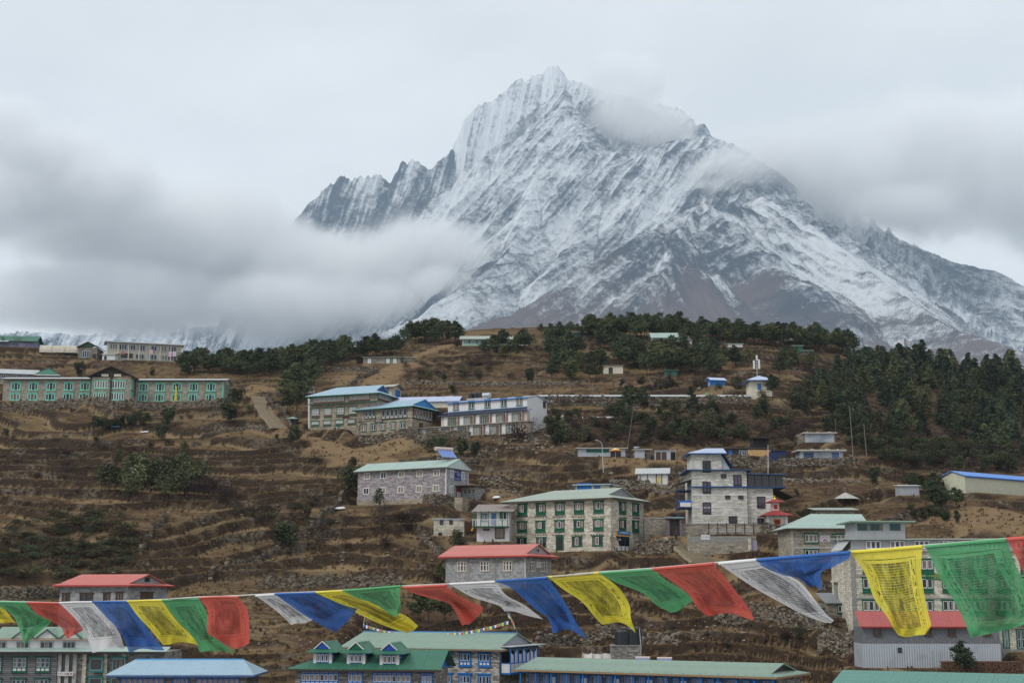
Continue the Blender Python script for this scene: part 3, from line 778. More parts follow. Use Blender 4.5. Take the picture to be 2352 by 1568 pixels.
# ------------------------------------------------------------------ roofs' colours
T_WHITE = tin((0.52, 0.54, 0.55), rust=0.1); T_CREAM = tin((0.50, 0.46, 0.40), rust=0.15)
T_GREEN = tin(srgb(48, 112, 88), rust=0.15, fade=0.35); T_GREENP = tin(srgb(138, 162, 146), rust=0.12, fade=0.45)
T_PALE = tin(srgb(168, 180, 168), rust=0.18, fade=0.5); T_TEALP = tin(srgb(168, 190, 181), rust=0.08, fade=0.4)
T_BLUE = tin(srgb(160, 188, 206), rust=0.05, fade=0.35); T_BLUEL = tin(srgb(186, 202, 228), rust=0.05); T_DBLUE = tin(srgb(38, 78, 130), rust=0.05)
T_RED = tin(srgb(206, 124, 114), rust=0.06, fade=0.3); T_DARK = tin((0.06, 0.05, 0.048)); T_RUST = tin((0.30, 0.24, 0.21), rust=0.7); T_TEAL = tin(srgb(100, 150, 138), rust=0.1, fade=0.4)
T_LAV = tin(srgb(192, 200, 228), rust=0.03)
P_WHITE = paint((0.66, 0.66, 0.67)); P_CREAM = paint(srgb(204, 197, 180)); P_GREEN = paint(GREEN); P_TEAL = paint(TEAL); P_BLUE = paint(BLUE); P_DBLUE = paint(DBLUE); P_BROWN = paint(BROWN); P_DARK = paint(DARKW); P_GREY = paint(GREY); P_GREYL = paint((0.36, 0.37, 0.40)); P_REDP = paint(REDP)
STONE_P = stone((0.17, 0.145, 0.16), (0.40, 0.36, 0.375), (0.46, 0.43, 0.43), 0.5, 0.26, 0.02, 0.1)
STONE_PG = stone((0.19, 0.195, 0.20), (0.38, 0.385, 0.385), (0.42, 0.42, 0.42), 0.45, 0.26, 0.02, 0.15)
STONE_U = stone((0.25, 0.22, 0.18), (0.46, 0.42, 0.35), (0.22, 0.195, 0.16), 0.5, 0.2)
SIDING = stone((0.15, 0.15, 0.165), (0.24, 0.235, 0.25), (0.06, 0.06, 0.07), 6.0, 0.22, 0.03, 0.2, 0.0)
PATCHY = stone((0.30, 0.34, 0.40), (0.72, 0.73, 0.75), (0.45, 0.46, 0.48), 1.3, 2.5, 0.01, 0.5, 3.0)
METAL = tin((0.40, 0.43, 0.48), rust=0.12, period=0.28, fade=0.4)
TARP_G = plain("grey_tarpaulin", (0.15, 0.153, 0.17), 0.55, 0.3); TARP_C = plain("cream_tarpaulin", srgb(200, 165, 115), 0.7); PLASTIC_W = plain("white_plastic_sheet", (0.62, 0.62, 0.64), 0.5)

# 1 the long stone lodge with turquoise windows
h = House("stone_lodge", "long two storey stone lodge with turquoise windows and dark central gable", "building", OA, 20, 828, 845, 'L', 0, 9, ye=642)
h.walls(STONE_U); h.roof(T_WHITE, 1.1, 0.7, fascia=P_DARK)
h.row('F', [147, 307, 470, 633, 782], 307, 668, 745, 92, 'teal'); h.row('F', [138, 298, 460, 622, 772], 298, 768, 838, 95, 'teal')
lodge = h; Yl = h.org.y
c = House("wing", None, None, OA, 832, 1195, 852, 'L', 0, 11, ye=622, Y=Yl - 3.2, root=h)
c.walls(STONE_U); c.roof_front(T_DARK, 2.5, 0.9, P_DARK, fov=0.8, barge=P_DARK)
c.row('F', [928, 1090], 928, 652, 728, 130, 'tealw'); c.row('F', [915, 1080], 915, 762, 835, 122, 'tealw')
c.row('R', [1212], 1212, 655, 738, 20, 'teal'); c.row('R', [1208], 1208, 765, 838, 20, 'teal')
for u0, u1 in ((0.24, 0.42), (0.56, 0.74)): c.panel('F', c.L * u0, c.H + 0.15, c.L * u1, c.H + 0.75, P_CREAM, 'gable_panel')
c.panel('F', c.L * 0.47, 0, c.L * 0.53, c.H + 1.6, P_DARK, 'post', 0.14)
r = House("wing", None, None, OA, 1240, 2048, 852, 'L', 0, 9, ye=655, Y=Yl, xd=2118, root=h)
r.walls(STONE_U); r.roof(T_WHITE, 1.1, 0.7, fascia=P_DARK)
r.row('F', [1320, 1473, 1628, 1780, 1940], 1628, 674, 752, 90, 'teal'); r.row('F', [1312, 1465, 1620, 1772, 1932], 1620, 778, 846, 90, 'teal')
r.row('R', [2082], 2082, 685, 762, 24, 'teal')
r.bxs('corner_trim', [(r.L - 0.25, -0.05, -0.5, r.L + 0.05, -0.005, r.H)], P_TEAL)
r.row('F', [1705], 1705, 700, 840, 14, 'hidden', name='banner') if False else None
# 2 upper left
h = House("guest_house", "cream two storey building with white flat roof on the upper left crest", "building", OA, 980, 1662, 462, 'L', -17, 7, ye=302)
h.walls(paint(srgb(170, 167, 154))); h.shed_roof(T_WHITE, 0.05, 0.5, 0.8, th=0.28)
h.row('F', [1045, 1130, 1210, 1298, 1405, 1495, 1585], 1210, 322, 376, 72, 'greyw'); h.row('F', [1285, 1400, 1500, 1580], 1400, 415, 464, 78, 'greyw'); h.row('F', [1165], 1165, 404, 446, 108, 'darkq')
h.bxs('pilaster', [(h.L * (i / 7.0) - 0.15, -0.12, -0.2, h.L * (i / 7.0) + 0.15, -0.003, h.H - 0.02) for i in range(8)], P_CREAM)
guest = h
h = House("farm_house", "low house with green gabled roof at the upper left edge", "building", OA, -100, 318, 348, 'L', -6, 7, ye=292)
h.walls(paint(srgb(120, 118, 150))); h.roof(T_GREEN, 2.2, 0.8, fascia=P_DARK); h.row('F', [30, 110, 200], 110, 302, 338, 50, 'greyw')
h.add('awning', mesh_of('awning', *prism([(-2, -2.2, h.H - .4), (5.5, -2.2, h.H - .4), (5.5, -0.75, h.H + .1), (-2, -.75, h.H + .1)], (0, 0, .08)), T_WHITE))
h = House("gabled_house", "small stone house with green gable and grey shutter on the upper left", "building", OA, 718, 888, 455, 'L', 0, 6, ye=350)
h.walls(STONE_G); h.roof_front(T_DARK, 1.45, 0.5, paint(srgb(60, 100, 80)), barge=P_BROWN); h.row('F', [788], 788, 380, 442, 64, 'greyw'); h.row('F', [866], 866, 410, 456, 30, 'darkq')
h = House("hut", "little white hut with flat roof between gabled house and guest house", "building", OA, 938, 1055, 470, 'L', 0, 3, ye=415)
h.walls(P_WHITE); h.shed_roof(T_CREAM, 0.0, 0.9, 0.35); h.row('F', [968], 968, 425, 462, 22, 'darkq')
h = House("farm_house", "low house with white roof behind the turquoise windowed lodge", "building", OA, -60, 322, 655, 'L', -14, 6, ye=588, Y=348, pad=False)
h.walls(STONE_U); h.roof(T_WHITE, 1.6, 0.7); h.row('F', [40, 140, 240], 140, 598, 640, 60, 'greyw')
c = House("porch", None, None, OA, 338, 520, 655, 'L', -10, 6, ye=602, Y=347, root=h, pad=False)
c.walls(STONE_U); c.roof(T_GREEN, 2.2, 0.7, 'hip', 'hip', fascia=P_WHITE)
h = House("hut", "small white hut beside the dark trees left of the brown lodge", "building", OB, 432, 526, 775, 'L', 0, 2.6, ye=712)
h.walls(P_CREAM); h.shed_roof(T_WHITE, .1, .1, .2); h.row('F', [470], 470, 712, 748, 34, 'bluedoor')
# 3 the cluster of big lodges in the middle
h = House("brown_lodge", "three storey stone lodge with blue roof and red banded top windows", "building", OB, 500, 1110, 1088, 'R', 21, ye=772, xd=1265)
h.walls(STONE_B, down=3.0); h.roof(T_BLUE, 2.4, 1.0, 'hip', 'dutch', gi=2.0, gmat=P_DBLUE, fascia=P_GREEN)
WSTY['long'] = dict(fr=srgb(60, 70, 60), fw=0.10, nc=9, mw=0.07, sash=(0.55, 0.53, 0.50), sw=0.08, glass=glass_mat('lg', dark=(.2, .2, .2), cur=(0.42, 0.41, 0.4), amount=.8), apron=0.2, apc=srgb(125, 45, 45))
h.row('F', [670], 670, 788, 866, 290, 'long'); h.row('F', [950], 950, 768, 846, 190, 'long'); h.row('R', [1180], 1180, 772, 848, 120, 'long')
h.row('F', [548, 662, 777, 890], 662, 904, 988, 72, 'lattice'); h.row('F', [545, 655, 768, 880], 655, 1018, 1066, 72, 'lattice'); h.row('F', [742], 742, 1072, 1132, 48, 'green2')
_, za = h.on('F', 700, 862)
h.add('awning', mesh_of('awning', *prism([(-0.9, -0.9, za - .25), (h.L + .9, -.9, za - .25), (h.L + .9, -.01, za), (-.9, -.01, za)], (0, 0, .1)), P_GREEN))
u, z0 = h.on('F', 825, 1000); _, z1 = h.on('F', 825, 972); h.panel('F', u - .8, z0, u + .8, z1, paint(srgb(70, 28, 38)))
brown = h
h = House("stone_lodge", "stone lodge with bright blue roof and glazed upper floor beside the brown lodge", "building", OB, 930, 1432, 1138, 'R', 29, ye=892, xd=1690)
h.walls(STONE_B, down=2.0); h.roof(T_BLUE, 2.2, 0.9, 'hip', 'dutch', gi=1.5, gmat=tin(srgb(45, 130, 190)), fascia=P_GREEN)
WSTY['glaz6'] = dict(fr=srgb(40, 62, 58), fw=0.10, nc=6, mw=0.22, sash=WHITE, sw=0.07, glass=GLASS, apron=0.2, apc=(0.5, 0.45, 0.42), lint=0.1)
WSTY['glaz3'] = dict(fr=srgb(40, 62, 58), fw=0.10, nc=3, mw=0.2, sash=WHITE, sw=0.07, glass=GLASS, apron=0.2, apc=(0.5, 0.45, 0.42), lint=0.1)
h.row('F', [1270], 1270, 908, 1000, 236, 'glaz6'); h.row('F', [1050], 1050, 920, 1002, 105, 'glaz3'); h.row('R', [1530], 1530, 920, 1012, 170, 'glaz6'); h.row('R', [1648], 1648, 958, 1030, 55, 'brown2')
h.row('F', [990, 1080, 1168, 1260, 1350], 1260, 1038, 1102, 52, 'green2'); h.row('R', [1514], 1514, 1045, 1082, 30, 'darkq')
u, z0 = h.on('F', 1130, 1040); _, z1 = h.on('F', 1130, 1004); sg = h.panel('F', u - 1.0, z0, u + 1.0, z1, paint(srgb(60, 25, 35)))
h.add('sign_lines', mesh_of('sign_lines', *boxes([(0.25, -0.095, (z1 - z0) * t, 1.75, -0.083, (z1 - z0) * t + 0.07) for t in (0.25, 0.5, 0.75)]), P_WHITE), parent=sg)
_, zb = h.on('F', 1250, 1004); h.bxs('belt', [(-.06, -.06, zb - .18, h.L + .06, h.D, zb - .04)], paint(srgb(60, 70, 66)))
# white hotel
h = House("white_hotel", "white hotel with green windows above two blue edged galleries", "building", OB, 1762, 2492, 1128, 'R', 29, ye=808, xd=2672)
h.walls(P_WHITE, down=2.5); h.roof(T_LAV, 0.9, 0.45, ve=.35, gmat=P_WHITE, fascia=P_BLUE)
h.row('F', [1838, 1980, 2128, 2277, 2420], 1980, 838, 914, 52, 'green2'); _, za = h.on('F', 2000, 930)
h.row('R', [2648], 2648, 850, 900, 22, 'brown2')
WSTY['gal'] = dict(fr=GREEN, fw=0.1, nc=3, mw=0.06, sash=(0.45, 0.42, 0.42), sw=0.05, glass=glass_mat('gal', dark=(.05, .06, .07), cur=(0.4, 0.38, 0.36), amount=.6))
for (xl, yt, ybm, fwd, xs, xw) in ((1700, 975, 1055, 1.3, [1795, 1942, 2090, 2240, 2385], 88), (1500, 1076, 1150, 2.9, [1590, 1735, 1885, 2030, 2180, 2330], 88)):
    c = House("gallery", None, None, OB, xl, 2492, 1128, 'R', 29, 1.25 if fwd < 2 else 2.8, ye=1000, Y=h.org.y - h.L * math.sin(R(29)) - fwd * math.cos(R(29)), root=h, pad=False)
    _, zt = c.on('F', 2000, yt - 10 if fwd < 2 else 1062); z0 = 0 if fwd > 2 else c.on('F', 2000, 1050)[1]
    c.H = zt
    c.box('wall', 0, 0, -2.5 if fwd > 2 else 0.0, c.L, c.D, zt, paint(srgb(185, 172, 160)))
    c.add('roof', mesh_of('roof', *prism([(-.5, -.7, zt), (c.L + .5, -.7, zt), (c.L + .5, c.D - .02, zt + (.35 if fwd < 2 else .1)), (-.5, c.D - .02, zt + (.35 if fwd < 2 else .1))], (0, 0, .1)), T_DBLUE if fwd < 2 else T_CREAM))
    for x in xs:
        u, zm = c.on('F', x, (yt + ybm) / 2.0); hh = 1.9; zz = zt - 2.25
        c.win('F', u, zz, 1.6, hh, 'gal')
        c.panel('F', u - 1.75, zz - .3, u - 0.95, zz + 2.1, P_WHITE, 'wall_panel', 0.06); c.panel('F', u + 0.95, zz, u + 1.25, zz + 1.9, paint(srgb(110, 45, 45)), 'lattice_panel', 0.05)
        c.bxs('pillar', [(u + 1.5, -0.45, -2.5 if fwd > 2 else zz - .3, u + 1.8, -0.15, zt - .01)], STONE_U)
hotelw = h
h.add('awning', mesh_of('awning', *prism([(-.5, -1.35, za - .35), (h.L + .3, -1.35, za - .35), (h.L + .3, -.01, za), (-.5, -.01, za)], (0, 0, .09)), T_DBLUE))
h = House("annex", "white annex with lavender roof and solar heaters beside the white hotel", "building", OB, 1548, 1758, 985, 'R', 29, 5, ye=882, Y=305, pad=False)
h.walls(P_WHITE, down=4); h.shed_roof(T_LAV, 0, .5, .35); h.row('F', [1680], 1680, 893, 946, 50, 'greyw'); annex = h
h = House("long_shed", "long low shed with lavender roof behind the white hotel", "building", OB, 1275, 1850, 905, 'R', 8, 6, ye=845, Y=303)
h.walls(P_CREAM, down=3); h.roof(T_LAV, 1.5, 0.5)
h = House("beige_house", "beige house with cream roof and blue door behind the brown lodge", "building", OB, 838, 1248, 808, 'R', 20, ye=715, xd=1332)
h.walls(paint(srgb(188, 180, 158))); h.roof(T_CREAM, 1.0, 0.8, fascia=P_BROWN); h.door('R', h.D * .62, 2.2, h.H * .85, P_BLUE); h.row('F', [1195], 1195, 725, 760, 46, 'bluedoor')
# 4 higher up
h = House("stone_house", "small stone house with three white windows below the pine grove", "building", OB, 985, 1325, 502, 'L', 0, 6, ye=440)
h.walls(STONE_U); h.shed_roof(T_PALE, 0, 1.0, .5); h.row('F', [1042, 1212, 1276], 1212, 444, 502, 46, 'wgreen')
c = House("wing", None, None, OB, 1327, 1458, 496, 'L', 0, 4, ye=442, Y=h.org.y + 1.5, root=h, pad=False); c.walls(STONE_G); c.shed_roof(T_PALE, 0, .8, .3)
h = House("school_block", "long green and white building among pines on the crest", "building", OB, 1895, 2495, 338, 'L', 0, 7, ye=278)
h.walls(P_WHITE); h.roof(T_PALE, 1.6, .8); u0, u1, z0, z1 = 0.2, h.L - .2, h.H * .38, h.H * .92
h.panel('F', u0, z0, u1, z1, paint(srgb(45, 85, 75)), 'window_band', .05)
h.panel('F', u0, 0, h.L * .35, h.H * .33, paint(srgb(140, 200, 175)), 'skirting', .05)
for i in range(9): h.win('F', h.L * (i + .5) / 9, z0 + .15, h.L / 13, (z1 - z0) - .3, 'white2')
h = House("school_block", "white school block with pale green roof at the edge of the crest pines", "building", OC, 1292, 1580, 303, 'L', 0, 6, ye=264)
h.walls(P_WHITE); h.roof(T_TEALP, 2.0, .6)
for i in range(6): h.win('F', h.L * (i + .5) / 6, h.H * .25, h.L / 8, h.H * .6, 'greyw')
for x0, x1, yb, ye, lab in ((1592, 1652, 322, 290, "small white tin gable next to the white school block"), (1722, 1838, 348, 318, "low white tin shed among crest pines right of the school block")):
    h = House("tin_shed", lab, "shed", OC, x0, x1, yb, 'L', 0, 4, ye=ye); h.walls(P_WHITE); h.roof_front(T_WHITE, 1.0, .3, P_WHITE)
for o, x0, x1, yb, ye, m, rm, lab in ((OC, 845, 1020, 596, 518, P_CREAM, T_RUST, "cream shack with rusty flat roof at the right end of the pine clump"), (OC, 298, 372, 568, 538, P_GREYL, T_DARK, "tiny grey shack under dark pines on the middle slope"), (OC, 1412, 1518, 618, 562, paint(srgb(50, 95, 80)), T_GREEN, "green tin hut at the foot of the pine clump"),
        (OD, 228, 318, 368, 335, P_GREEN, T_TEALP, "green hut with pale roof on the right end of the crest"), (OD, 320, 410, 412, 380, paint(srgb(90, 90, 90)), T_TEALP, "open lean to with pale roof right of the green crest hut"), (OD, 745, 870, 400, 352, P_WHITE, T_WHITE, "white tin shed on the last rise of the crest"), (OD, 872, 1100, 440, 395, STONE_G, T_DARK, "dark roofed stone shed at the right end of the crest"),
        (OC, 575, 800, 262, 215, paint(srgb(40, 90, 80)), T_GREENP, "teal hut half hidden by the tallest crest pines"), (OC, 1990, 2120, 352, 318, P_WHITE, T_TEALP, "white walled shed with pale green roof under the right crest pines")):
    h = House("hut", lab, "hut", o, x0, x1, yb, 'L', 0, 3.5, ye=ye); h.walls(m); h.shed_roof(rm, 0, .5, .35, th=.12)
    h.row('F', [x0 + (x1 - x0) * .35], x0 + (x1 - x0) * .35, ye + (yb - ye) * .2, yb - (yb - ye) * .05, (x1 - x0) * .22, 'darkq', name='door')
h = House("blue_hut", "bright blue hut with pale blue roof on the upper right slope", "hut", OC, 1832, 1958, 704, 'L', -14, ye=650, xd=1788)
h.walls(P_BLUE); h.roof(T_BLUEL, .8, .4, gmat=P_BLUE); h.panel('L', h.D * .35, .1, h.D * .6, h.H * .75, P_WHITE, 'door', .06)
h = House("square_house", "square cream house with pale blue pyramid roof at the end of the long wall", "building", OC, 2192, 2400, 805, 'L', 0, 5.5, ye=655)
h.walls(P_CREAM); h.roof(T_BLUEL, 1.5, .9, 'hip', 'hip', fascia=P_DBLUE); h.row('F', [2272], 2272, 682, 738, 34, 'bluedoor')
h = House("long_building", "very long low building with white roof crossing the middle slope", "building", OC, 262, 2182, 832, 'L', 0, 5, ye=803)
h.walls(STONE_U); h.shed_roof(T_WHITE, 0, 1.1, .5, th=.14)
for i in range(14): h.win('F', h.L * (i + .5) / 14, .3, 1.3, .5, 'darkq')
for x0, x1 in ((330, 400), (445, 497), (540, 612)):
    u0, _ = h.on('F', x0, 838); u1, _ = h.on('F', x1, 838); h.panel('F', u0, 0.02, u1, .55, P_BLUE, 'bench', .5)
# 5 sheds above the terraces on the right
h = House("tin_cafe", "long white tin shed with teal windows beside the parasol", "shed", OC, 612, 1042, 1355, 'L', 0, 4, ye=1278)
h.walls(METAL); h.shed_roof(T_CREAM, 0, .25, .5, th=.16)
u0, z0 = h.on('F', 682, 1312); u1, z1 = h.on('F', 890, 1284)
for i in range(9): h.win('F', u0 + (u1 - u0) * (i + .5) / 9, z0, (u1 - u0) / 9.6, z1 - z0, 'teald')
u0, _ = h.on('F', 905, 1340); u1, _ = h.on('F', 1000, 1340); h.panel('F', u0, .1, u1, h.H * .8, P_DARK, 'doorway', .03)
cafe = h
h = House("tin_shed", "small white tin shed with brown doorway left of the privies", "shed", OC, 1132, 1272, 1368, 'L', 0, 3, ye=1290)
h.walls(METAL); h.shed_roof(T_CREAM, 0, .2, .35, th=.16); h.row('F', [1245], 1245, 1300, 1366, 44, 'brown2', name='door')
h = House("privy_block", "white tin privy block with two brown doors and one black doorway", "shed", OC, 1316, 1508, 1388, 'L', 0, 2.5, ye=1298)
h.walls(METAL); h.shed_roof(T_WHITE, 0, .15, .15)
for x, m in ((1344, P_BROWN), (1397, P_BROWN), (1480, plain("black_doorway", (0.012, 0.012, 0.013)))):
    u, _ = h.on('F', x, 1340); h.panel('F', u - .45, .05, u + .45, h.H * .88, m, 'door', .05)
h = House("dark_shed", "long dark wooden shed with cream tarpaulin behind the tower building", "shed", OJ, 1082, 1692, 268, 'L', 0, 4, ye=200)
h.walls(paint((0.05, 0.04, 0.036))); h.shed_roof(T_DARK, 0, .5, .5, th=.14)
u0, _ = h.on('F', 1305, 240); u1, _ = h.on('F', 1337, 240); h.panel('F', u0, .05, u1, h.H * .8, P_BLUE, 'door', .06); h.row('F', [1435], 1435, 212, 262, 70, 'greyw')
u0, _ = h.on('F', 1478, 240); u1, _ = h.on('F', 1690, 240); h.panel('F', u0, -.1, u1, h.H * .86, TARP_C, 'tarpaulin', .25)
h.bxs('rack', [(h.L * .72, .2, h.H + .5, h.L * .74, .35, h.H + 2.2), (h.L * .98, .2, h.H + .5, h.L, .35, h.H + 2.2), (h.L * .71, .0, h.H + 2.0, h.L * 1.02, 2.2, h.H + 2.25), (h.L * .72, 2, h.H + .4, h.L, 2.15, h.H + 2.0)], P_DARK)
h = House("blue_shed", "dark blue shed at the right end of the dark wooden shed", "shed", OJ, 1702, 1838, 322, 'L', 0, 3, ye=218)
h.walls(paint(srgb(30, 52, 92))); h.shed_roof(T_DARK, 0, .3, .3); h.row('F', [1790], 1790, 270, 305, 60, 'brown2')
h = House("whitewashed_cottage", "whitewashed cottage with blue windows and stone weighted roof on the terraces", "building", OD, 300, 690, 1394, 'L', 0, 4.5, ye=1302)
h.walls(PATCHY); h.shed_roof(T_CREAM, 0, .2, .6, th=.28); WSTY['blue4'] = dict(fr=srgb(45, 85, 135), fw=.1, nc=3, mw=.09, nr=2, sash=srgb(60, 100, 150), sw=.05, glass=GLASS_D)
h.row('F', [375], 375, 1312, 1386, 90, 'blue4'); h.row('F', [620], 620, 1312, 1386, 64, 'blue4')
rr = random.Random(3); h.bxs('roof_stones', [(x, y, h.H + .26, x + rr.uniform(.2, .45), y + rr.uniform(.2, .4), h.H + .3 + rr.uniform(.05, .2)) for x, y in [(rr.uniform(-.4, h.L), rr.uniform(-.5, 4)) for _ in range(46)]], plain("pale_stone", (0.42, 0.39, 0.35)))
h = House("whitewashed_hut", "peeling white hut above the whitewashed cottage", "building", OD, 342, 612, 1226, 'L', 2, 4, ye=1140)
h.walls(PATCHY); h.shed_roof(T_CREAM, 0, .1, .5, th=.22); h.box('wall', -1.6, 0.3, -1, -.02, 3.2, h.H - .1, STONE_G)
h.bxs('roof_stones', [(x, y, h.H + .2, x + rr.uniform(.2, .45), y + rr.uniform(.2, .4), h.H + .24 + rr.uniform(.05, .2)) for x, y in [(rr.uniform(-.4, h.L), rr.uniform(-.4, 3.6)) for _ in range(26)]], plain("pale_stone", (0.42, 0.39, 0.35)))
Q = 4.0
h = House("warehouse", "cream metal warehouse with blue roof at the right edge", "shed", (0, 0), 2218 * Q, 2420 * Q, 1132 * Q, 'L', -36, ye=1093 * Q, xd=2163 * Q, mf=2.5)
h.walls(paint(srgb(190, 190, 170), 0.6, 0.5)); h.roof(tin(srgb(95, 150, 225), rust=.03), 1.0, .35, gmat=paint(srgb(190, 190, 170), 0.6, 0.5), fascia=paint(srgb(35, 85, 170)))
h.panel('L', h.D * .86, 0, h.D * 1.0, h.H * .8, P_BROWN, 'door', .07)
h = House("store_hut", "low stone store with grey green roof above the right hand hotel", "shed", OJ, 2110, 2470, 842, 'L', 0, 4, ye=765); h.walls(STONE_G); h.shed_roof(T_PALE, 0, .6, .5)
h = House("store_hut", "small grey tin store left of the cream warehouse", "shed", (0, 0), 2068 * Q, 2112 * Q, 1138 * Q, 'L', 0, 3, ye=1116 * Q); h.walls(METAL); h.shed_roof(T_WHITE, 0, .4, .3)
h = House("white_office", "cream hut with blue roof and blue shutter behind the bank building", "building", OJ, -102, 205, 592, 'R', 14, 4, ye=536)
h.walls(P_CREAM); h.shed_roof(T_BLUE, .05, .1, .5, th=.2); h.row('F', [97], 97, 542, 582, 55, 'bluedoor'); u, z = h.on('F', -22, 560); h.panel('F', u - 1.3, z - .8, u + 1.3, z + .8, P_BLUE)
h = House("panel_shed", "white panelled shed with dark gable on the terrace left of the tower building", "shed", OJ, 472, 742, 532, 'R', 8, 5, ye=432)
h.walls(P_WHITE); h.roof(T_WHITE, 1.2, .5, gmat=P_DARK)
for x in (492, 560, 640, 690): u, _ = h.on('F', x, 480); h.panel('F', u - .06, 0, u + .06, h.H, P_DARK, 'post', .05)
u, _ = h.on('F', 662, 480); h.panel('F', u - .6, .3, u + .6, h.H * .8, paint(srgb(200, 190, 130)), 'door', .04)
# 6 the tower-like stone building
h = House("tower_building", "tall stepped grey stone building with dark windows and blue roofs", "building", OJ, 975, 1483, 890, 'L', 0, 9, ye=402)
t = h; h.walls(STONE_T, down=1.5); zH = h.H
uT, zT = h.on('F', 1236, 248); h.box('wall', 0.0, 0.004, zH + .001, uT, 5.5, zT, STONE_T)
h.roof(tin(srgb(186, 198, 226)), 1.1, .75, 'hip', 'gable', x0=0, x1=uT, y0=0, y1=5.5, z=zT, fascia=P_DBLUE)
u2, z2 = h.on('F', 1340, 368)
h.add('roof', mesh_of('roof', *prism([(uT + .2, -.5, zT + .1), (u2, -.5, z2), (u2, 6.0, z2), (uT + .2, 6.0, zT + .1)], (0, 0, .12)), T_DBLUE)); h.box('wall', uT, 0.35, zH, u2 - .5, 5.4, zH + (zT - zH) * .25, METAL)
h.add('gable_wall', mesh_of('gable_wall', *prism([(uT, .2, zH + .1), (u2 - .3, .2, zH + .1), (uT, .2, zT)], (0, .1, 0)), METAL))
h.bxs('roof_slab', [(-1.0, -.7, zH - .02, h.L + .8, 9.2, zH + .14)], P_DBLUE)
_, zs = h.on('F', 1100, 552); h.bxs('belt', [(-.5, -.35, zs - .1, h.L + .3, -.002, zs + .12)], P_DBLUE)
for y in (400, 625, 740, 810, 880):
    _, z = h.on('F', 1100, y)
    if y > 500: h.bxs('band', [(-.01, -.035, z - .07, h.L + .01, -.001, z + .06)], P_WHITE)
for x, a, b, w, st in ((1102, 312, 420, 74, 'dark'), (1102, 503, 612, 74, 'dark'), (1104, 695, 803, 74, 'dark'), (1343, 822, 890, 74, 'dark'), (1385, 437, 549, 74, 'dark'), (1258, 433, 471, 46, 'darkq'), (1296, 627, 663, 46, 'darkq'), (1415, 628, 663, 46, 'darkq')):
    h.row('F', [x], x, a, b, w, st)
c = House("wing", None, None, OJ, 1487, 1722, 893, 'L', 0, 8, ye=562, Y=h.org.y + .5, root=h); c.walls(STONE_T)
for x, a, b in ((1602, 640, 748), (1605, 832, 893)): c.row('F', [x], x, a, b, 76, 'dark')
for y in (635, 748, 822): _, z = c.on('F', 1600, y); c.bxs('band', [(-.01, -.035, z - .07, c.L + .01, -.001, z + .06)], P_WHITE)
_, zg = c.on('F', 1600, 440); W2 = c.L + 1.6
c.bxs('roof_slab', [(-.02, -.6, c.H, W2 + .4, 8.4, c.H + .16)], P_DBLUE)
c.add('roof', mesh_of('roof', *prism([(-.1, -.9, zg), (W2 + .7, -.9, zg - .1), (W2 + .7, 8.2, zg + .3), (-.1, 8.2, zg + .5)], (0, 0, .16)), T_DBLUE))
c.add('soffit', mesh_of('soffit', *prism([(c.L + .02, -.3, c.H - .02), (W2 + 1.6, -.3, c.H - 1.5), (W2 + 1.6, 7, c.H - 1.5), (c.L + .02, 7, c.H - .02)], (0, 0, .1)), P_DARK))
for i in range(5):
    c.bxs('window', [(W2 * i / 5.0, -.06, c.H + .17, W2 * i / 5.0 + .12, .04, zg)], P_DARK)
    c.bxs('pane', [(W2 * i / 5.0 + .13, -.02, c.H + .17, W2 * (i + 1) / 5.0 - .01, .02, zg - .01)], glass_mat('sun', dark=(0.02, 0.022, 0.028), amount=0))
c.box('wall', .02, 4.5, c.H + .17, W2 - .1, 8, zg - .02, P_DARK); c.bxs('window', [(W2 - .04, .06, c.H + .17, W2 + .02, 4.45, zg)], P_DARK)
# steel balcony on the left end
bx = []
for y in (.6, 3.0, 5.4): bx += [(-2.0, y, 0, -1.92, y + .08, 6.4)]
h.bxs('balcony', bx + [(-2.05, .5, 2.55, -.005, 5.6, 2.7), (-2.05, .5, 5.3, -.005, 5.6, 5.4)], P_DBLUE)
h.bxs('railing', [(-2.06, .55, 2.7 + k, -2.0, 5.5, 2.76 + k) for k in (.35, .7, 1.0)] + [(-2.0, .48, 3.4, -.01, .53, 3.72)], P_BLUE); h.bxs('sign_board', [(-1.9, .42, 2.75, -.2, .47, 3.4)], P_WHITE)
h.add('roof', mesh_of('roof', *prism([(-2.4, .2, 6.3), (-.01, .2, 7.0), (-.01, 6, 7.0), (-2.4, 6, 6.3)], (0, 0, .1)), T_DARK))
# 7 the house with the purple patterned cladding
h = House("patterned_house", "two storey house clad in purple stone pattern with white windows and mint roof", "building", OI, 245, 1058, 553, 'R', 29, ye=228, xd=1262)
ph = h; zpl = h.on('F', 1058, 506)[1]
h.box('plinth', -.03, -.03, -1.5, h.L + .03, h.D + .03, zpl, STONE_B); h.box('wall', 0, 0, zpl, h.L, h.D, h.H, STONE_P)
h.box('wall', h.L + .004, .02, zpl, h.L + .04, h.D - .02, h.H - .02, STONE_PG)
h.roof(T_TEALP, 1.75, .75, ve=.55, gmat=paint(srgb(176, 190, 190)), fascia=paint(srgb(90, 85, 78)))
h.add('gable_wall', mesh_of('gable_wall', *prism([(h.L + .35, -.7, h.H + .02), (h.L + .35, h.D + .7, h.H + .02), (h.L + .35, h.D / 2, h.H + 1.72)], (.12, 0, 0)), paint(srgb(186, 200, 200))))
h.row('F', [335, 486, 652, 820, 975], 652, 258, 321, 58, 'white2'); h.row('F', [328, 480, 645, 813, 970], 645, 397, 461, 58, 'white2')
h.row('R', [1113, 1212], 1113, 252, 320, 33, 'white2'); h.row('R', [1107], 1107, 392, 460, 34, 'white2')
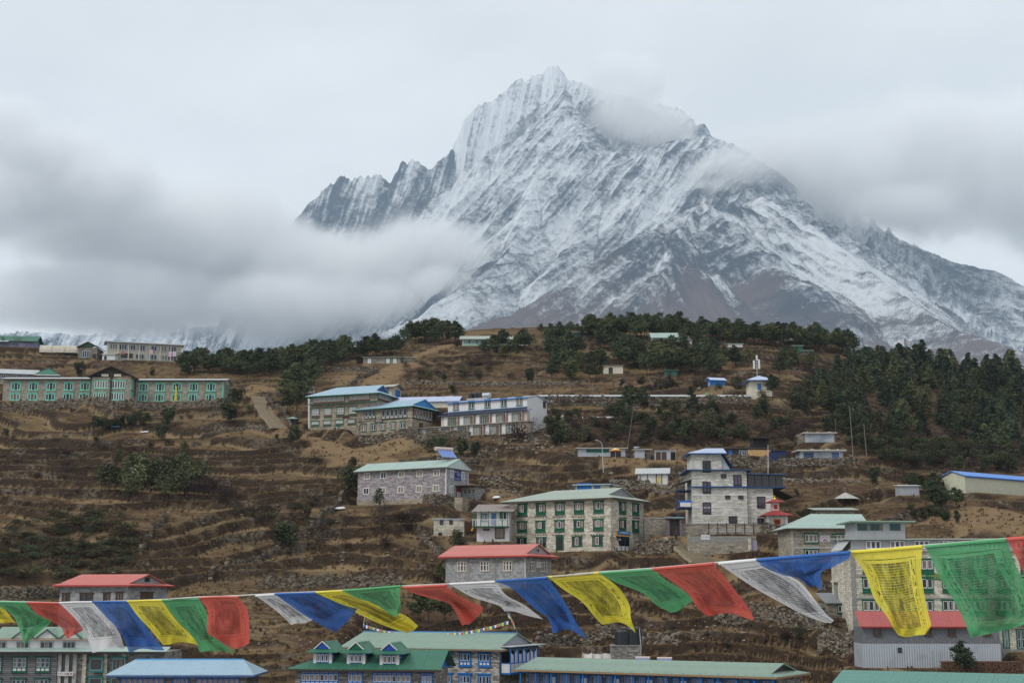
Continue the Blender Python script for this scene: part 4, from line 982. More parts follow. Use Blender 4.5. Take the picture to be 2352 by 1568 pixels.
h.bxs('corner_trim', [(h.L - .12, -.05, zpl, h.L + .05, .12, h.H), (h.L - .02, h.D - .1, zpl, h.L + .06, h.D + .04, h.H)], P_WHITE)
u0, z0 = h.on('R', 1134, 330); u1, z1 = h.on('R', 1197, 262); sgn = h.panel('R', u0, z0 - .25, u1, z1 + .15, paint(srgb(28, 42, 110)))
hh = z1 - z0 + .4; ww = u1 - u0
h.add('lettering', mesh_of('lettering', *boxes([(ww * a, -.094, hh * z, ww * b, -.083, hh * z + .07) for a, b, z in ((.36, .62, .86), (.30, .72, .77), (.38, .9, .66), (.30, .92, .58), (.42, .86, .49), (.5, .8, .41), (.08, .92, .2), (.12, .9, .09))]), paint(srgb(165, 160, 205), 0.6, .05)), parent=sgn)
h.add('emblem', mesh_of('emblem', *cyl((ww * .17, -.082, hh * .82), (ww * .17, -.1, hh * .82), .2, .2, 12), paint(srgb(150, 190, 160))), parent=sgn)
c = House("porch", None, None, OI, 1150, 1236, 520, 'R', 29, 2.2, ye=400, Y=None, root=h, pad=False) if False else None
ud, _ = h.on('R', 1175, 480); h.door('R', ud, 1.5, 2.3, paint(srgb(120, 52, 45)), zpl)
dl = h.panel('R', ud - .6, zpl + .15, ud - .1, zpl + 1.3, P_WHITE, 'door_panel', .08); h.panel('R', ud + .1, zpl + .15, ud + .6, zpl + 1.3, P_WHITE, 'door_panel', .08)
h.box('porch_wall', h.L + .06, h.D * .72, -1.2, h.L + 3.0, h.D + 1.0, zpl + 2.2, STONE_PG); h.box('porch_roof', h.L + .06, h.D * .38, zpl + 2.22, h.L + 3.5, h.D + 1.5, zpl + 2.36, P_BROWN)
for i in range(3): h.bxs('window', [(h.L + .4 + i * .85, h.D * .72 - .06, zpl + .9, h.L + 1.05 + i * .85, h.D * .72 - .004, zpl + 1.9)], P_WHITE); h.bxs('pane', [(h.L + .48 + i * .85, h.D * .72 - .075, zpl + .98, h.L + .97 + i * .85, h.D * .72 - .062, zpl + 1.82)], GLASS)
h.bxs('terrace', [(h.L + .05, -.4, -1.8, h.L + 3.6, h.D + 1.2, zpl - .02)], STONE_B)
h.bxs('railing', [(h.L + 3.5, -.35 + i * .5, zpl - .02, h.L + 3.53, -.32 + i * .5, zpl + .9) for i in range(5)] + [(h.L + 3.5, -.36, zpl + .85, h.L + 3.54, 2.0, zpl + .9)], paint(srgb(70, 110, 115)))
# 8 the small hut, the balcony house, the bank building, the red roofed house
h = House("stone_hut", "small square stone hut with flat blue roof below the patterned house", "hut", OI, 946, 1222, 855, 'L', 0, 4, ye=702)
h.walls(STONE_L); h.shed_roof(T_BLUEL, 0, .2, .2, th=.12)
for x, a, b, w in ((1018, 708, 748, 32), (1105, 708, 744, 32), (1005, 820, 852, 32)): h.row('F', [x], x, a, b, w, 'darkq')
h = House("balcony_house", "white house with green railed balcony against the left of the bank building", "building", OI, 1342, 1640, 905, 'L', 6, 7, ye=622)
h.walls(P_WHITE); h.shed_roof(T_RUST, -.25, 1.4, .8)
h.row('F', [1412], 1412, 656, 716, 50, 'green2'); h.row('F', [1583], 1583, 640, 702, 56, 'green0'); h.row('F', [1497], 1497, 648, 752, 38, 'bluedoor', name='door')
_, zd = h.on('F', 1480, 768); h.bxs('balcony', [(-.6, -1.5, zd - .15, h.L, -.005, zd)], P_GREEN)
h.bxs('post', [(h.L * f - .06, -1.45, zd, h.L * f + .06, -1.33, h.H - .12) for f in (-.04, .16, .4, .62, .82, .985)], P_GREEN)
h.bxs('railing', [(-.55, -1.46, zd + 1.0, h.L, -1.38, zd + 1.08)] + [(-.5 + i * .22, -1.44, zd + .05, -.42 + i * .22, -1.40, zd + 1.0) for i in range(int((h.L + .4) / .22))], P_WHITE)
h.row('F', [1430], 1430, 785, 805, 60, 'darkq'); h.row('F', [1555], 1555, 778, 880, 90, 'darkq', name='doorway')
h = House("bank_building", "three storey pale stone bank building with green windows and grey green roof", "building", OJ, -720, 226, 1138, 'R', 33, ye=656, xd=528, mf=1.6)
bk = h; h.walls(STONE_L, down=1.5); h.roof(T_PALE, 1.95, 1.0, 'hip', 'dutch', gi=2.2, gmat=paint((0.26, 0.27, 0.29)), fascia=paint(srgb(70, 62, 50)), sheets=(1.6, 3.4))
h.row('F', [-589, -420, -246, -70, 110], 110, 683, 790, 92, 'green'); h.row('F', [-592, -424, -249, -72, 107], 107, 848, 951, 94, 'green'); h.row('F', [-594, -417, -87, 100], 100, 1006, 1088, 96, 'green0')
h.row('R', [328, 448], 328, 692, 800, 62, 'green'); h.row('R', [328, 447], 328, 854, 957, 62, 'green')
ud, _ = h.on('F', -247, 940); h.door('F', ud, 1.2, 2.3, P_GREEN, 0.2, 1); h.panel('F', ud - .48, .3, ud + .48, 2.3, plain('dark_doorway', (.03, .03, .028)), 'doorway', .055)
bm = []
for yy, xs in ((824, [-589, -420, -246, -70, 110]), (990, [-417, -250, -72, 100])):
    for x in xs:
        u, z = h.on('F', x, yy)
        bm += [(u - 1.1 + k * .5, -.32, z - .06, u - .98 + k * .5, -.002, z + .06) for k in range(5)]
h.bxs('beam_end', bm, P_BROWN)
bm = []
for x in (328, 448):
    u, z = h.on('R', x, 836); bm += [(h.L + .002, u - 1.1 + k * .5, z - .06, h.L + .32, u - .98 + k * .5, z + .06) for k in range(5)]
h.bxs('beam_end', bm, P_BROWN)
u0, z0 = h.on('R', 270, 1000); u1, _ = h.on('R', 388, 1000); _, z1 = h.on('R', 270, 950); w = u1 - u0; hh = z1 - z0
sg = h.panel('R', u0, z0, u1, z1, paint(srgb(20, 110, 165), .5, .05), 'sign_board', .22)
h.add('stripe', mesh_of('stripe', *boxes([(0, -.235, 0, w, -.222, hh * .17), (-.05, -.235, 0, 0, -.002, hh)]), paint(srgb(235, 160, 30), .5, .02)), parent=sg)
h.add('emblem', mesh_of('emblem', *merge([prism([(w * .16, -.222, hh * .48), (w * .31, -.222, hh * .48), (w * .235, -.222, hh * .85)], (0, -.012, 0))]), paint(srgb(190, 190, 90), .5, .02)), parent=sg)
rr = random.Random(11); lt = []
for zz, a, b in ((.70, .36, .86), (.50, .33, .88)):
    x = a
    while x < b:
        ww = rr.uniform(.02, .045); lt.append((w * x, -.235, hh * (zz - (0.02 if zz > .6 else 0)), w * (x + ww), -.222, hh * (zz + rr.uniform(.07, .12)))); x += ww + .012
    if zz > .6: lt.append((w * a, -.236, hh * (zz + .09), w * b, -.2225, hh * (zz + .115)))
h.add('lettering', mesh_of('lettering', *boxes(lt), P_WHITE), parent=sg)
zt = z0 - .05; h.panel('R', u0 + .05, .05, u1 - .05, zt, paint(srgb(14, 60, 56)), 'shop_front', .10)
for k in range(3): h.bxs('door_panel', [(h.L + .105, u0 + .22 + k * w * .31, .12, h.L + .14, u0 + .22 + k * w * .31 + w * .24, zt * .36)], P_WHITE); h.bxs('pane', [(h.L + .105, u0 + .22 + k * w * .31, zt * .42, h.L + .13, u0 + .22 + k * w * .31 + w * .24, zt * .9)], GLASS_D)
u, z = h.on('F', -594, 985); h.add('awning', mesh_of('awning', *prism([(u - .9, -.9, z - .3), (u + .9, -.9, z - .3), (u + .9, -.17, z + .1), (u - .9, -.17, z + .1)], (0, 0, .06)), T_CREAM))
h = House("red_roofed_house", "grey stone house with salmon red roof in the centre", "building", OI, 1055, 1795, 1335, 'R', 29, ye=1038, xd=2028, mf=3)
h.walls(STONE_PG, down=2); h.roof(T_RED, 1.75, .85, 'gable', 'dutch', gi=1.1, gmat=paint((0.33, 0.34, 0.37)), fascia=paint(srgb(175, 60, 50)), sheets=(1.5, 2.4))
h.row('F', [1208, 1417, 1627], 1627, 1079, 1178, 92, 'cream'); h.row('R', [1850, 1955], 1850, 1085, 1183, 50, 'cream')
h.bxs('downpipe', [(h.L - .14, -.12, -.5, h.L - .04, -.02, h.H)], P_WHITE); h.bxs('pilaster', [(h.L * f - .14, -.05, -1, h.L * f + .14, -.003, h.H - .02) for f in (.29, .62, .98)], CONC)
u0, z0 = h.on('R', 1890, 1143); u1, z1 = h.on('R', 1932, 1092); sg = h.panel('R', u0, z0, u1, z1, P_WHITE); w = u1 - u0; hh = z1 - z0
h.add('lettering', mesh_of('lettering', *boxes([(w * a, -.094, hh * z, w * b, -.082, hh * (z + .055)) for a, b, z in ((.3, .7, .8), (.12, .88, .62), (.15, .85, .47), (.2, .8, .33), (.25, .75, .18))]), paint(srgb(190, 90, 110))), parent=sg)
xg = h.L + .85 - 1.1 + .1
h.bxs('window', [(xg + .0, h.D / 2 - .35, h.H + .6, xg + .06, h.D / 2 + .35, h.H + 1.25)], paint(srgb(190, 170, 140))); h.bxs('pane', [(xg + .062, h.D / 2 - .22, h.H + .68, xg + .08, h.D / 2 + .22, h.H + 1.15)], GLASS)
# 9 the shrine
h = House("shrine", "little two tiered white shrine with red roofs and gold finial", "shrine", OJ, 1664, 1842, 948, 'L', 0, 3.0, ye=815)
h.walls(stone((0.5, .48, .45), (.66, .64, .61), (.5, .48, .46), .5, .25)); h.roof(tin(srgb(165, 60, 60), rust=.03), 1.0, .85, 'hip', 'hip')
m_ = h.L / 2; h.bxs('neck', [(m_ - .55, .95, h.H + .5, m_ + .55, 2.05, h.H + 2.1)], paint(srgb(200, 180, 170)))
h.roof(tin(srgb(165, 60, 60), rust=.03), .55, .75, 'hip', 'hip', x0=m_ - .55, x1=m_ + .55, y0=.95, y1=2.05, z=h.H + 2.1)
h.add('finial', mesh_of('finial', *merge([cyl((m_, 1.5, h.H + 2.6), (m_, 1.5, h.H + 2.85), .22, .14, 10), cyl((m_, 1.5, h.H + 2.85), (m_, 1.5, h.H + 3.3), .1, .02, 8)]), plain("gold", srgb(215, 165, 40), .3, .5, .6)))
u, _ = h.on('F', 1750, 890); h.panel('F', u - .62, .3, u + .62, 1.75, paint(srgb(215, 140, 60)), 'surround', .05); h.panel('F', u - .42, .42, u + .42, 1.6, paint(srgb(110, 35, 35)), 'door', .09)
h.panel('F', m_ - .25, h.H + 1.2, m_ + .25, h.H + 1.8, paint(srgb(160, 50, 40)), 'window', -.85) if False else h.bxs('window', [(m_ - .28, .9, h.H + 1.1, m_ + .28, .945, h.H + 1.75)], paint(srgb(160, 50, 40)))
h.bxs('pillar', [(-.12, -.12, -.6, .22, -.005, h.H), (h.L - .22, -.12, -.6, h.L + .12, -.005, h.H)], P_WHITE)
# 10 gate house
h = House("gate_house", "dark wooden gateway with blue edged top beside the stone steps", "gate", OJ, 757, 862, 1004, 'L', 0, 1.4, ye=852)
h.box('wall', 0, .5, -.5, h.L, h.D, h.H, P_DARK); h.bxs('post', [(-.25, -.1, -.5, .1, .48, h.H), (h.L - .1, -.1, -.5, h.L + .25, .48, h.H)], paint((0.16, .13, .15)))
h.bxs('cornice', [(-.6, -.45, h.H + .25, h.L + .6, h.D + .2, h.H + .38)], T_BLUE); h.bxs('frieze', [(-.3, -.2, h.H, h.L + .3, h.D, h.H + .25)], P_BROWN)
for k in range(2): h.bxs('door_leaf', [(.12 + k * (h.L - .24) / 2, .40, -.1, .1 + (k + 1) * (h.L - .24) / 2 - .03, .47, h.H - .15)], paint((0.05, .035, .035)))
# 11 right foreground: stone lodge and the big hotel
h = House("pale_lodge", "stone lodge with pale green roof and green windows left of the big hotel", "building", OH, 222, 905, 462, 'L', -3, 8, ye=152, Y=204)
h.walls(STONE_U, down=2); h.roof(T_TEALP, 2.3, .8, 'hip', 'gable', fascia=P_BROWN, sheets=(1.5, 2.4))
WSTY['green5'] = dict(WSTY['green3a'], nc=5, apron=0); WSTY['green3'] = dict(WSTY['green3a'], apron=0)
h.row('F', [397], 397, 194, 280, 126, 'green3'); h.row('F', [692], 692, 198, 284, 196, 'green5'); h.row('F', [398], 398, 338, 424, 126, 'green3'); h.row('F', [692], 692, 340, 424, 196, 'green5')
h.bxs('pilaster', [(-.02, -.06, -1, .3, -.003, h.H), (h.L * .98, -.06, -1, h.L, -.003, h.H)], CONC_L); _, z = h.on('F', 400, 325); h.bxs('band', [(.31, -.05, z - .12, h.L * .97, -.002, z + .1)], CONC_L)
u0, z0 = h.on('F', 482, 272); u1, z1 = h.on('F', 565, 212); sg = h.panel('F', u0, z0, u1, z1, P_WHITE); w = u1 - u0; hh = z1 - z0
arc = [(w * .5 + w * .38 * math.cos(t) - .04, -.094, hh * .35 + hh * .45 * math.sin(t) - .04, w * .5 + w * .38 * math.cos(t) + .04, -.082, hh * .35 + hh * .45 * math.sin(t) + .05) for t in [math.pi * (i + .5) / 15 for i in range(15)]]
h.add('lettering', mesh_of('lettering', *boxes(arc + [(w * .12, -.094, hh * .08, w * .88, -.082, hh * .15)]), paint(srgb(190, 70, 80))), parent=sg)
h.add('emblem', mesh_of('emblem', *prism([(w * .25, -.082, hh * .22), (w * .42, -.082, hh * .52), (w * .5, -.082, hh * .4), (w * .6, -.082, hh * .58), (w * .76, -.082, hh * .22)], (0, -.012, 0)), paint(srgb(60, 100, 150))), parent=sg)
h = House("big_hotel", "tall stone hotel with green windows, grey top floor and penthouse on the right", "building", OH, 795, 2450, 1190, 'L', 0, 11, ye=248, Y=175, mf=6)
bh = h; zG = h.on('F', 950, 345)[1]
h.box('wall', 0, 0, -3, h.L, h.D, zG, STONE_L); h.box('wall', .05, .05, zG + .001, h.L, h.D, h.H, P_GREYL); h.bxs('pilaster', [(-.1, -.08, -3, .45, -.003, zG - .02)], CONC)
h.shed_roof(T_PALE, -.05, .45, .55, th=.14); h.bxs('ledge', [(-.3, -.35, zG - .15, h.L, -.003, zG + .05)], CONC_L)
for y in (580, 790): _, z = h.on('F', 950, y); h.bxs('band', [(.46, -.07, z - .13, h.L, -.003, z + .13)], CONC)
h.row('F', [967, 1188, 1412, 1635, 1858, 2080, 2300], 967, 264, 336, 136, 'white3')
cols = [950, 1193, 1437, 1683, 1930, 2175, 2400]
h.row('F', cols, 950, 428, 560, 168, 'green3a'); h.row('F', cols, 950, 600, 737, 168, 'green3a'); h.row('F', cols, 950, 805, 942, 168, 'green3a')
u0, z0 = h.on('F', 1448, 618); u1, z1 = h.on('F', 1640, 566); sg = h.panel('F', u0, z0, u1, z1, paint(srgb(30, 120, 70), .5, .05)); 
text_on(h, 'F', (u1 - u0) * .5, (z1 - z0) * .2, (z1 - z0) * .85, "HOTEL", paint(srgb(225, 150, 60), .5, .02), sg)
h.add('skirt_roof', mesh_of('skirt_roof', *prism([(-1.1, -.2, zG - .05), (-.02, -.2, h.H - .05), (-.02, 6, h.H - .05), (-1.1, 6, zG - .05)], (0, 0, .1)), T_WHITE))
zP = h.on('F', 1000, 108)[1]; u0, _ = h.on('F', 838, 150); u1, _ = h.on('F', 1292, 150)
h.box('penthouse', u0, 1.6, h.H + .2, u1, 7.5, zP + .3, P_GREYL); h.bxs('penthouse_roof', [(u0 - .9, .7, zP + .3, u1 + 1.1, 8.4, zP + .46)], T_GREENP)
for a, b, n in ((848, 1090, 6), (1150, 1252, 3)):
    x0, zt = h.on('F', a, 118); x1, zb = h.on('F', b, 180); wdt = (x1 - x0) / n
    for k in range(n):
        h.bxs('window', [(x0 + k * wdt, 1.52, zb + .25, x0 + k * wdt + .12, 1.597, zt + .25), (x0 + k * wdt + .12, 1.52, zt + .17, x0 + (k + 1) * wdt, 1.597, zt + .25)], paint(srgb(30, 105, 92))); h.bxs('pane', [(x0 + k * wdt + .13, 1.56, zb + .25, x0 + (k + 1) * wdt - .01, 1.59, zt + .165)], GLASS_D)
c = House("wing", None, None, OH, 2152, 2520, 1278, 'L', 0, 8, ye=1042, Y=167, root=h, mf=2); c.walls(STONE_L, down=2)
WSTY['tallg'] = dict(fr=srgb(22, 90, 75), fw=.14, nc=2, nr=3, mw=.1, sash=(.42, .5, .5), sw=.06, glass=GLASS_D)
c.row('F', [2185], 2185, 1070, 1248, 66, 'tallg'); c.row('F', [2325], 2325, 1068, 1256, 86, 'tallg'); c.bxs('ledge', [(-.3, -.5, c.H, c.L, .2, c.H + .25)], P_BROWN); c.bxs('plinth', [(-.1, -.12, -1.5, c.L, -.003, .25)], CONC)
h = House("tarpaulin_shed", "grey tarpaulin and corrugated metal shed with red awning below the big hotel", "shed", OH, 880, 2150, 1424, 'L', 2, 5, ye=1052, Y=162, mf=2)
zM = h.on('F', 900, 1205)[1]
h.box('wall', .04, .04, zM + .002, h.L - .04, h.D, h.H, TARP_G); h.box('metal_wall', 0, 0, -1, h.L, h.D, zM, METAL)
u1 = h.on('F', 1822, 1000)[0]; zr = h.on('F', 900, 942)[1]
ro = h.add('awning', mesh_of('awning', *boxes([(-.3, -.55, h.H - .12, u1, -.5, h.H + .05)]), paint(srgb(130, 40, 38))))
for k in range(7):
    a, b = -.3 + (u1 + .3) * k / 7, -.3 + (u1 + .3) * (k + 1) / 7 - .02
    h.add('roof_sheet', mesh_of('roof_sheet', *prism([(a, -.5, h.H), (b, -.5, h.H), (b, 2.2, zr + .35), (a, 2.2, zr + .35)], (0, 0, .08)), tin(srgb(176, 88, 84), rust=.1)), parent=ro)
h.box('roof', u1 + .02, -.2, h.H + .002, h.L + .2, h.D, h.H + .12, T_RUST)
for x in (1008, 1232, 1468, 1690, 2010): h.row('F', [x], x, 1062, 1128, 66, 'brown2')
h.row('F', [1210], 1210, 1240, 1287, 36, 'darkq', name='vent')
u0, z1 = h.on('F', 1510, 1266); u2, _ = h.on('F', 1586, 1400); h.panel('F', u0, .02, u2, z1, METAL, 'door', .07)
tarp = h
h = House("annex", "small stone annex with grey lean to roof and chimney left of the big hotel", "building", OH, 550, 792, 968, 'L', 0, 5, ye=832, Y=181)
h.walls(STONE_G, down=2.5); h.shed_roof(tin((.25, .26, .28)), -.05, 1.2, .3); h.row('F', [680], 680, 846, 922, 88, 'green2'); h.row('F', [782], 782, 842, 966, 34, 'darkq', name='door')
u, _ = h.on('F', 718, 800); h.box('chimney', u - .8, 1.8, h.H, u + .8, 3.2, h.H + 2.6, CONC); h.box('chimney_cap', u - 1.1, 1.5, h.H + 2.6, u + 1.1, 3.5, h.H + 2.85, P_CREAM)
# 12 bottom row of roofs
h = House("green_lodge", "green roofed stone lodge with bright blue windows and three dormers at the bottom", "building", (0, 0), 800 * Q, 1146.5 * Q, 1640 * Q, 'R', 24, ye=1492 * Q, xd=1226 * Q, Y=166)
gl = h; STONE_W = stone((0.15, 0.135, 0.115), (0.60, 0.575, 0.53), (0.20, 0.18, 0.155), 0.42, 0.19); h.walls(STONE_W, down=4)
h.roof(T_GREENP, 1.75, .9, 'gable', 'dutch', gi=1.1, gmat=paint((.34, .36, .40)), fascia=paint(srgb(120, 100, 75)), sheets=(2.6, 1.9), ridge=paint(srgb(60, 130, 200)))
h.o = OF
h.row('F', [1748, 1922, 2100], 1922, 1281, 1412, 112, 'blue3'); h.row('F', [1745, 1918, 2096], 1918, 1482, 1615, 112, 'blue3')
WSTY['bal'] = dict(fr=BLUE, fw=.12, nc=3, mw=.08, glass=GLASS_D, apron=.38, apc=WHITE, top=.12)
zb = h.on('R', 2300, 1465)[1]; h.box('balcony', h.L + .01, .3, zb - .2, h.L + 1.3, h.D - .6, zb, paint(BLUE))
h.bxs('panel', [(h.L + 1.24, .4 + k * 1.15, zb + .02, h.L + 1.3, 1.45 + k * 1.15, zb + 1.0) for k in range(7)], P_WHITE)
h.bxs('post', [(h.L + 1.2, .3 + k * 1.15, zb, h.L + 1.32, .4 + k * 1.15, zb + 2.9) for k in range(8)] + [(h.L + .02, .28, zb, h.L + .15, .36, zb + 2.9)], P_BLUE)
h.box('skirt_roof', h.L + .005, .0, zb + 2.9, h.L + 1.7, h.D, zb + 3.0, T_WHITE)
h.bxs('balcony_front', [(h.L + .16, .29, zb, h.L + 1.19, .34, zb + 1.0)], P_WHITE)
h.bxs('rail', [(h.L + 1.22, .3, zb + 1.02, h.L + 1.31, h.D - .6, zb + 1.12), (h.L + .02, .27, zb + 1.02, h.L + 1.2, .35, zb + 1.12)], P_BLUE)
for k in range(4):
    P_ = []
    for i in range(7):
        x = i / 6.0; P_.append((h.L + 1.16, .5 + k * 2.0 + 1.9 * x, zb + 2.0 + 0.55 * (2 * x - 1) ** 2))
    h.add('curtain', mesh_of('curtain', *prism([(h.L + 1.16, .5 + k * 2.0, zb + 1.05)] + P_ + [(h.L + 1.16, 2.4 + k * 2.0, zb + 1.05)], (-.03, 0, 0)), paint((.6, .58, .68), .8, .05)))
h.bxs('wall', [(h.L + .02, .4, zb + .02, h.L + .06, h.D - .6, zb + 2.88)], plain("painted_dimness", (.02, .02, .025)))  # near-black sheet over the wall, balcony shade put into its colour
# lower front body with dormers
c = House("wing", None, None, OF, 355, 1640, 1800, 'R', 7, 8.4, ye=1448, Y=154, root=h)
c.near = True; c.walls(STONE_D, down=3); c.roof(T_GREEN, 1.9, .8, 'hip', 'gable', gmat=P_BLUE, fascia=paint(srgb(70, 55, 45)), sheets=(2.2, 2.6)); z_, sl, ya, rise = c.roofinfo
c.row('F', [585], 585, 1450, 1585, 352, 'bluerow'); c.row('F', [1248], 1248, 1462, 1597, 365, 'bluerow'); WSTY['blue3t'] = dict(WSTY['bluerow'], nc=3); WSTY['blue4t'] = dict(WSTY['bluerow'], nc=4)
c.row('F', [910], 910, 1455, 1590, 142, 'blue3t'); c.row('F', [1568], 1568, 1465, 1600, 110, 'blue4t')
for i, (a, b, yt, yb) in enumerate(((532, 695, 1285, 1392), (840, 1002, 1292, 1396), (1142, 1312, 1300, 1402))):
    # dormer standing on the roof slope: find where its front foot meets the slope
    best = None
    for k in range(60):
        y = -.5 + k * .06; zz = z_ + sl * (y - ya); q = c.W @ Vector((c.L * .5, y, zz))
        px, py = project(*q); d = abs(py - (OF[1] + yb / 4.0))
        if best is None or d < best[0]: best = (d, y, zz)
    _, y0, z0 = best; W_ = c.Winv
    def loc_at(px):
        aa, bb = ray(OF[0] + px / 4.0, OF[1] + (yt + yb) / 8.0); q0 = W_ @ Vector((0, 0, 0)); d = W_.to_3x3() @ Vector((aa, 1, bb)); t = (y0 - q0.y) / d.y; return (q0 + d * t)
    pa, pb = loc_at(a), loc_at(b); x0, x1 = pa.x, pb.x
    aa, bb = ray(OF[0] + a / 4.0, OF[1] + yt / 4.0); d = W_.to_3x3() @ Vector((aa, 1, bb)); q0 = W_ @ Vector((0, 0, 0)); zt = (q0 + d * ((y0 - q0.y) / d.y)).z
    y1 = ya + (zt - z_) / sl
    dm = c.add('dormer', mesh_of('dormer', *prism([(x0, y0, z0 + .05), (x0, y0, zt), (x0, y1, zt)], (x1 - x0, 0, 0)), paint(srgb(30, 95, 180))))
    s_ = lambda nm, lst, m: c.add(nm, mesh_of(nm, *boxes(lst), m), parent=dm)
    w = x1 - x0; hgt = zt - z0
    s_('corner_post', [(x0 - .04, y0 - .09, z0 + .05, x0 + .28, y0 - .003, zt - .05)], P_WHITE); s_('corner_post', [(x1 - .28, y0 - .09, z0 + .05, x1 + .04, y0 - .003, zt - .05)], P_WHITE)
    s_('window', [(x0 + .3, y0 - .07, z0 + .15, x1 - .3, y0 - .003, zt - .02)], P_BLUE)
    iw = (w - .6) / 3.0
    for k in range(3):
        s_('sash', [(x0 + .34 + k * iw, y0 - .1, z0 + .2, x0 + .26 + (k + 1) * iw, y0 - .072, zt - .16)], P_WHITE)
        s_('pane', [(x0 + .43 + k * iw, y0 - .115, z0 + .32, x0 + .17 + (k + 1) * iw, y0 - .102, zt - .28)], GLASS)
    ey = y0 - .7
    l = [Vector((x0 - .7, ey, zt)), Vector((x1 + .7, ey, zt)), Vector((x1 + .05, y0 - .05, zt + .42)), Vector((x0 - .05, y0 - .05, zt + .42))]
    xm = (x0 + x1) / 2; y2 = ya + (zt + 1.15 - z_) / sl
    pl = [prism(l, (0, 0, .07)), prism([(x0 - .7, ey, zt), (x0 + .2, y0 - .1, zt + .42), (xm, y0 - .35, zt + 1.1), (xm, y2, zt + 1.1), (x0 - .7, y1 + .3, zt)], (0, 0, .07)), prism([(x1 + .7, ey, zt), (x1 + .7, y1 + .3, zt), (xm, y2, zt + 1.1), (xm, y0 - .35, zt + 1.1), (x1 - .2, y0 - .1, zt + .42)], (0, 0, .07))]
    c.add('dormer_roof', mesh_of('dormer_roof', *merge(pl), T_GREEN), parent=dm)
    c.add('gable_panel', mesh_of('gable_panel', *prism([(x0 + .25, y0 - .3, zt + .4), (x1 - .25, y0 - .3, zt + .4), (xm, y0 - .3, zt + 1.08)], (0, .08, 0)), paint(srgb(25, 70, 160)) if i != 1 else P_GREEN), parent=dm)
    for p, q in (((x0 + .1, zt + .36), (xm, zt + 1.12)), ((xm, zt + 1.12), (x1 - .1, zt + .36))):
        c.add('barge_board', mesh_of('barge_board', *prism([(p[0], y0 - .42, p[1]), (q[0], y0 - .42, q[1]), (q[0], y0 - .42, q[1] + .13), (p[0], y0 - .42, p[1] + .13)], (0, .06, 0)), P_WHITE), parent=dm)
    s_('side_window', [(x1 + .002, y0 + .25, zt - 1.0, x1 + .05, y0 + .75, zt - .3)], P_WHITE); s_('pane', [(x1 + .052, y0 + .33, zt - .92, x1 + .066, y0 + .67, zt - .38)], GLASS)
# long blue verandah building
h = House("verandah_lodge", "long single storey lodge with mint roof and bright blue verandah posts", "building", OG, 128, 2440, 1760, 'L', 31, 7, ye=1442, Y=163)
vl = h; h.near = True; h.walls(STONE_D, down=3)
h.roof(T_GREENP, 1.15, 1.5, 'gable', 'dutch', gi=1.4, gmat=P_DARK, fascia=paint(srgb(150, 120, 90)), sheets=(1.5, 2.3), ve=.6)
n = 15; sp = h.L / n
WSTY['ver'] = dict(fr=BLUE, fw=.12, nc=4, mw=.08, sash=(.4, .45, .55), sw=.05, glass=GLASS_C)
for k in range(n + 1): h.bxs('post', [(k * sp - .07, -1.25, -2, k * sp + .07, -1.11, h.H + .2)], P_BLUE)
for k in range(n):
    if k % 2 == 0: h.win('F', (k + .55) * sp, h.H - 2.3, sp * .72, 2.0, 'ver')
    else:
        h.win('F', (k + .33) * sp, h.H - 2.3, sp * .44, 2.0, 'ver'); u = (k + .78) * sp
        dr = h.door('F', u, .85, 2.15, P_BLUE, h.H - 2.6, 1); h.panel('F', u - .32, h.H - 1.75, u + .32, h.H - .7, P_WHITE, 'door_panel', .08)
h.bxs('railing', [(0, -1.24, h.H - 1.85, h.L, -1.12, h.H - 1.75)] + [(k * .32, -1.21, h.H - 2.5, k * .32 + .12, -1.15, h.H - 1.86) for k in range(int(h.L / .32))], paint(srgb(60, 140, 205)))
# bottom left grey lodge with zigzag gables
h = House("grey_lodge", "grey boarded lodge with a row of zigzag white gables at the lower left", "building", (0, 0), -30 * Q, 372 * Q, 1600 * Q, 'L', 0, 9, ye=1497 * Q, Y=166)
gr = h; h.near = True
us, _ = h.on('F', 131 * Q, 1520 * Q); h.box('wall', 0, 0, -3, us, h.D, h.H, SIDING); h.box('wall', us + .01, .35, -3, h.L, h.D, h.H - .01, STONE_D)
h.row('F', [-12 * Q, 45 * Q, 99 * Q], 45 * Q, 1508 * Q, 1542 * Q, 34 * Q, 'grey3'); h.row('F', [-14 * Q, 42 * Q, 96 * Q], 42 * Q, 1557 * Q, 1590 * Q, 34 * Q, 'grey3')
WSTY['tall1'] = dict(fr=srgb(40, 100, 92), fw=.09, nc=1, glass=GLASS_D)
for yy in ((1508, 1541), (1554, 1588)):
    for x in (143.5, 162.5): u, z1 = h.on('F', x * Q, yy[0] * Q); _, z0 = h.on('F', x * Q, yy[1] * Q); h.add('window', window_meshes('tall1', .75, round(z1 - z0, 1), True)[0][1], None, (u, .35, z0)); h.bxs('pane', [(u - .29, .31, z0 + .1, u + .29, .34, z1 - .1)], GLASS_D)
for x in (135, 152.5, 170, 192, 240, 282): u, _ = h.on('F', x * Q, 1540 * Q); h.bxs('pilaster', [(u - .22, .12, -3, u + .22, .345, h.H - .02)], CONC_L if x < 180 else STONE_L)
h.row('F', [221 * Q, 273 * Q], 221 * Q, 1508 * Q, 1541 * Q, 34 * Q, 'big'); h.row('F', [219 * Q, 270 * Q], 219 * Q, 1553 * Q, 1590 * Q, 34 * Q, 'big')
u0, z0 = h.on('F', 132 * Q, 1551 * Q); u1, z1 = h.on('F', 169 * Q, 1541.5 * Q); sg = h.panel('F', u0, z0, u1, z1, P_WHITE, depth=.1); w = u1 - u0; hh = z1 - z0
rr = random.Random(5); lt = []; x = .06
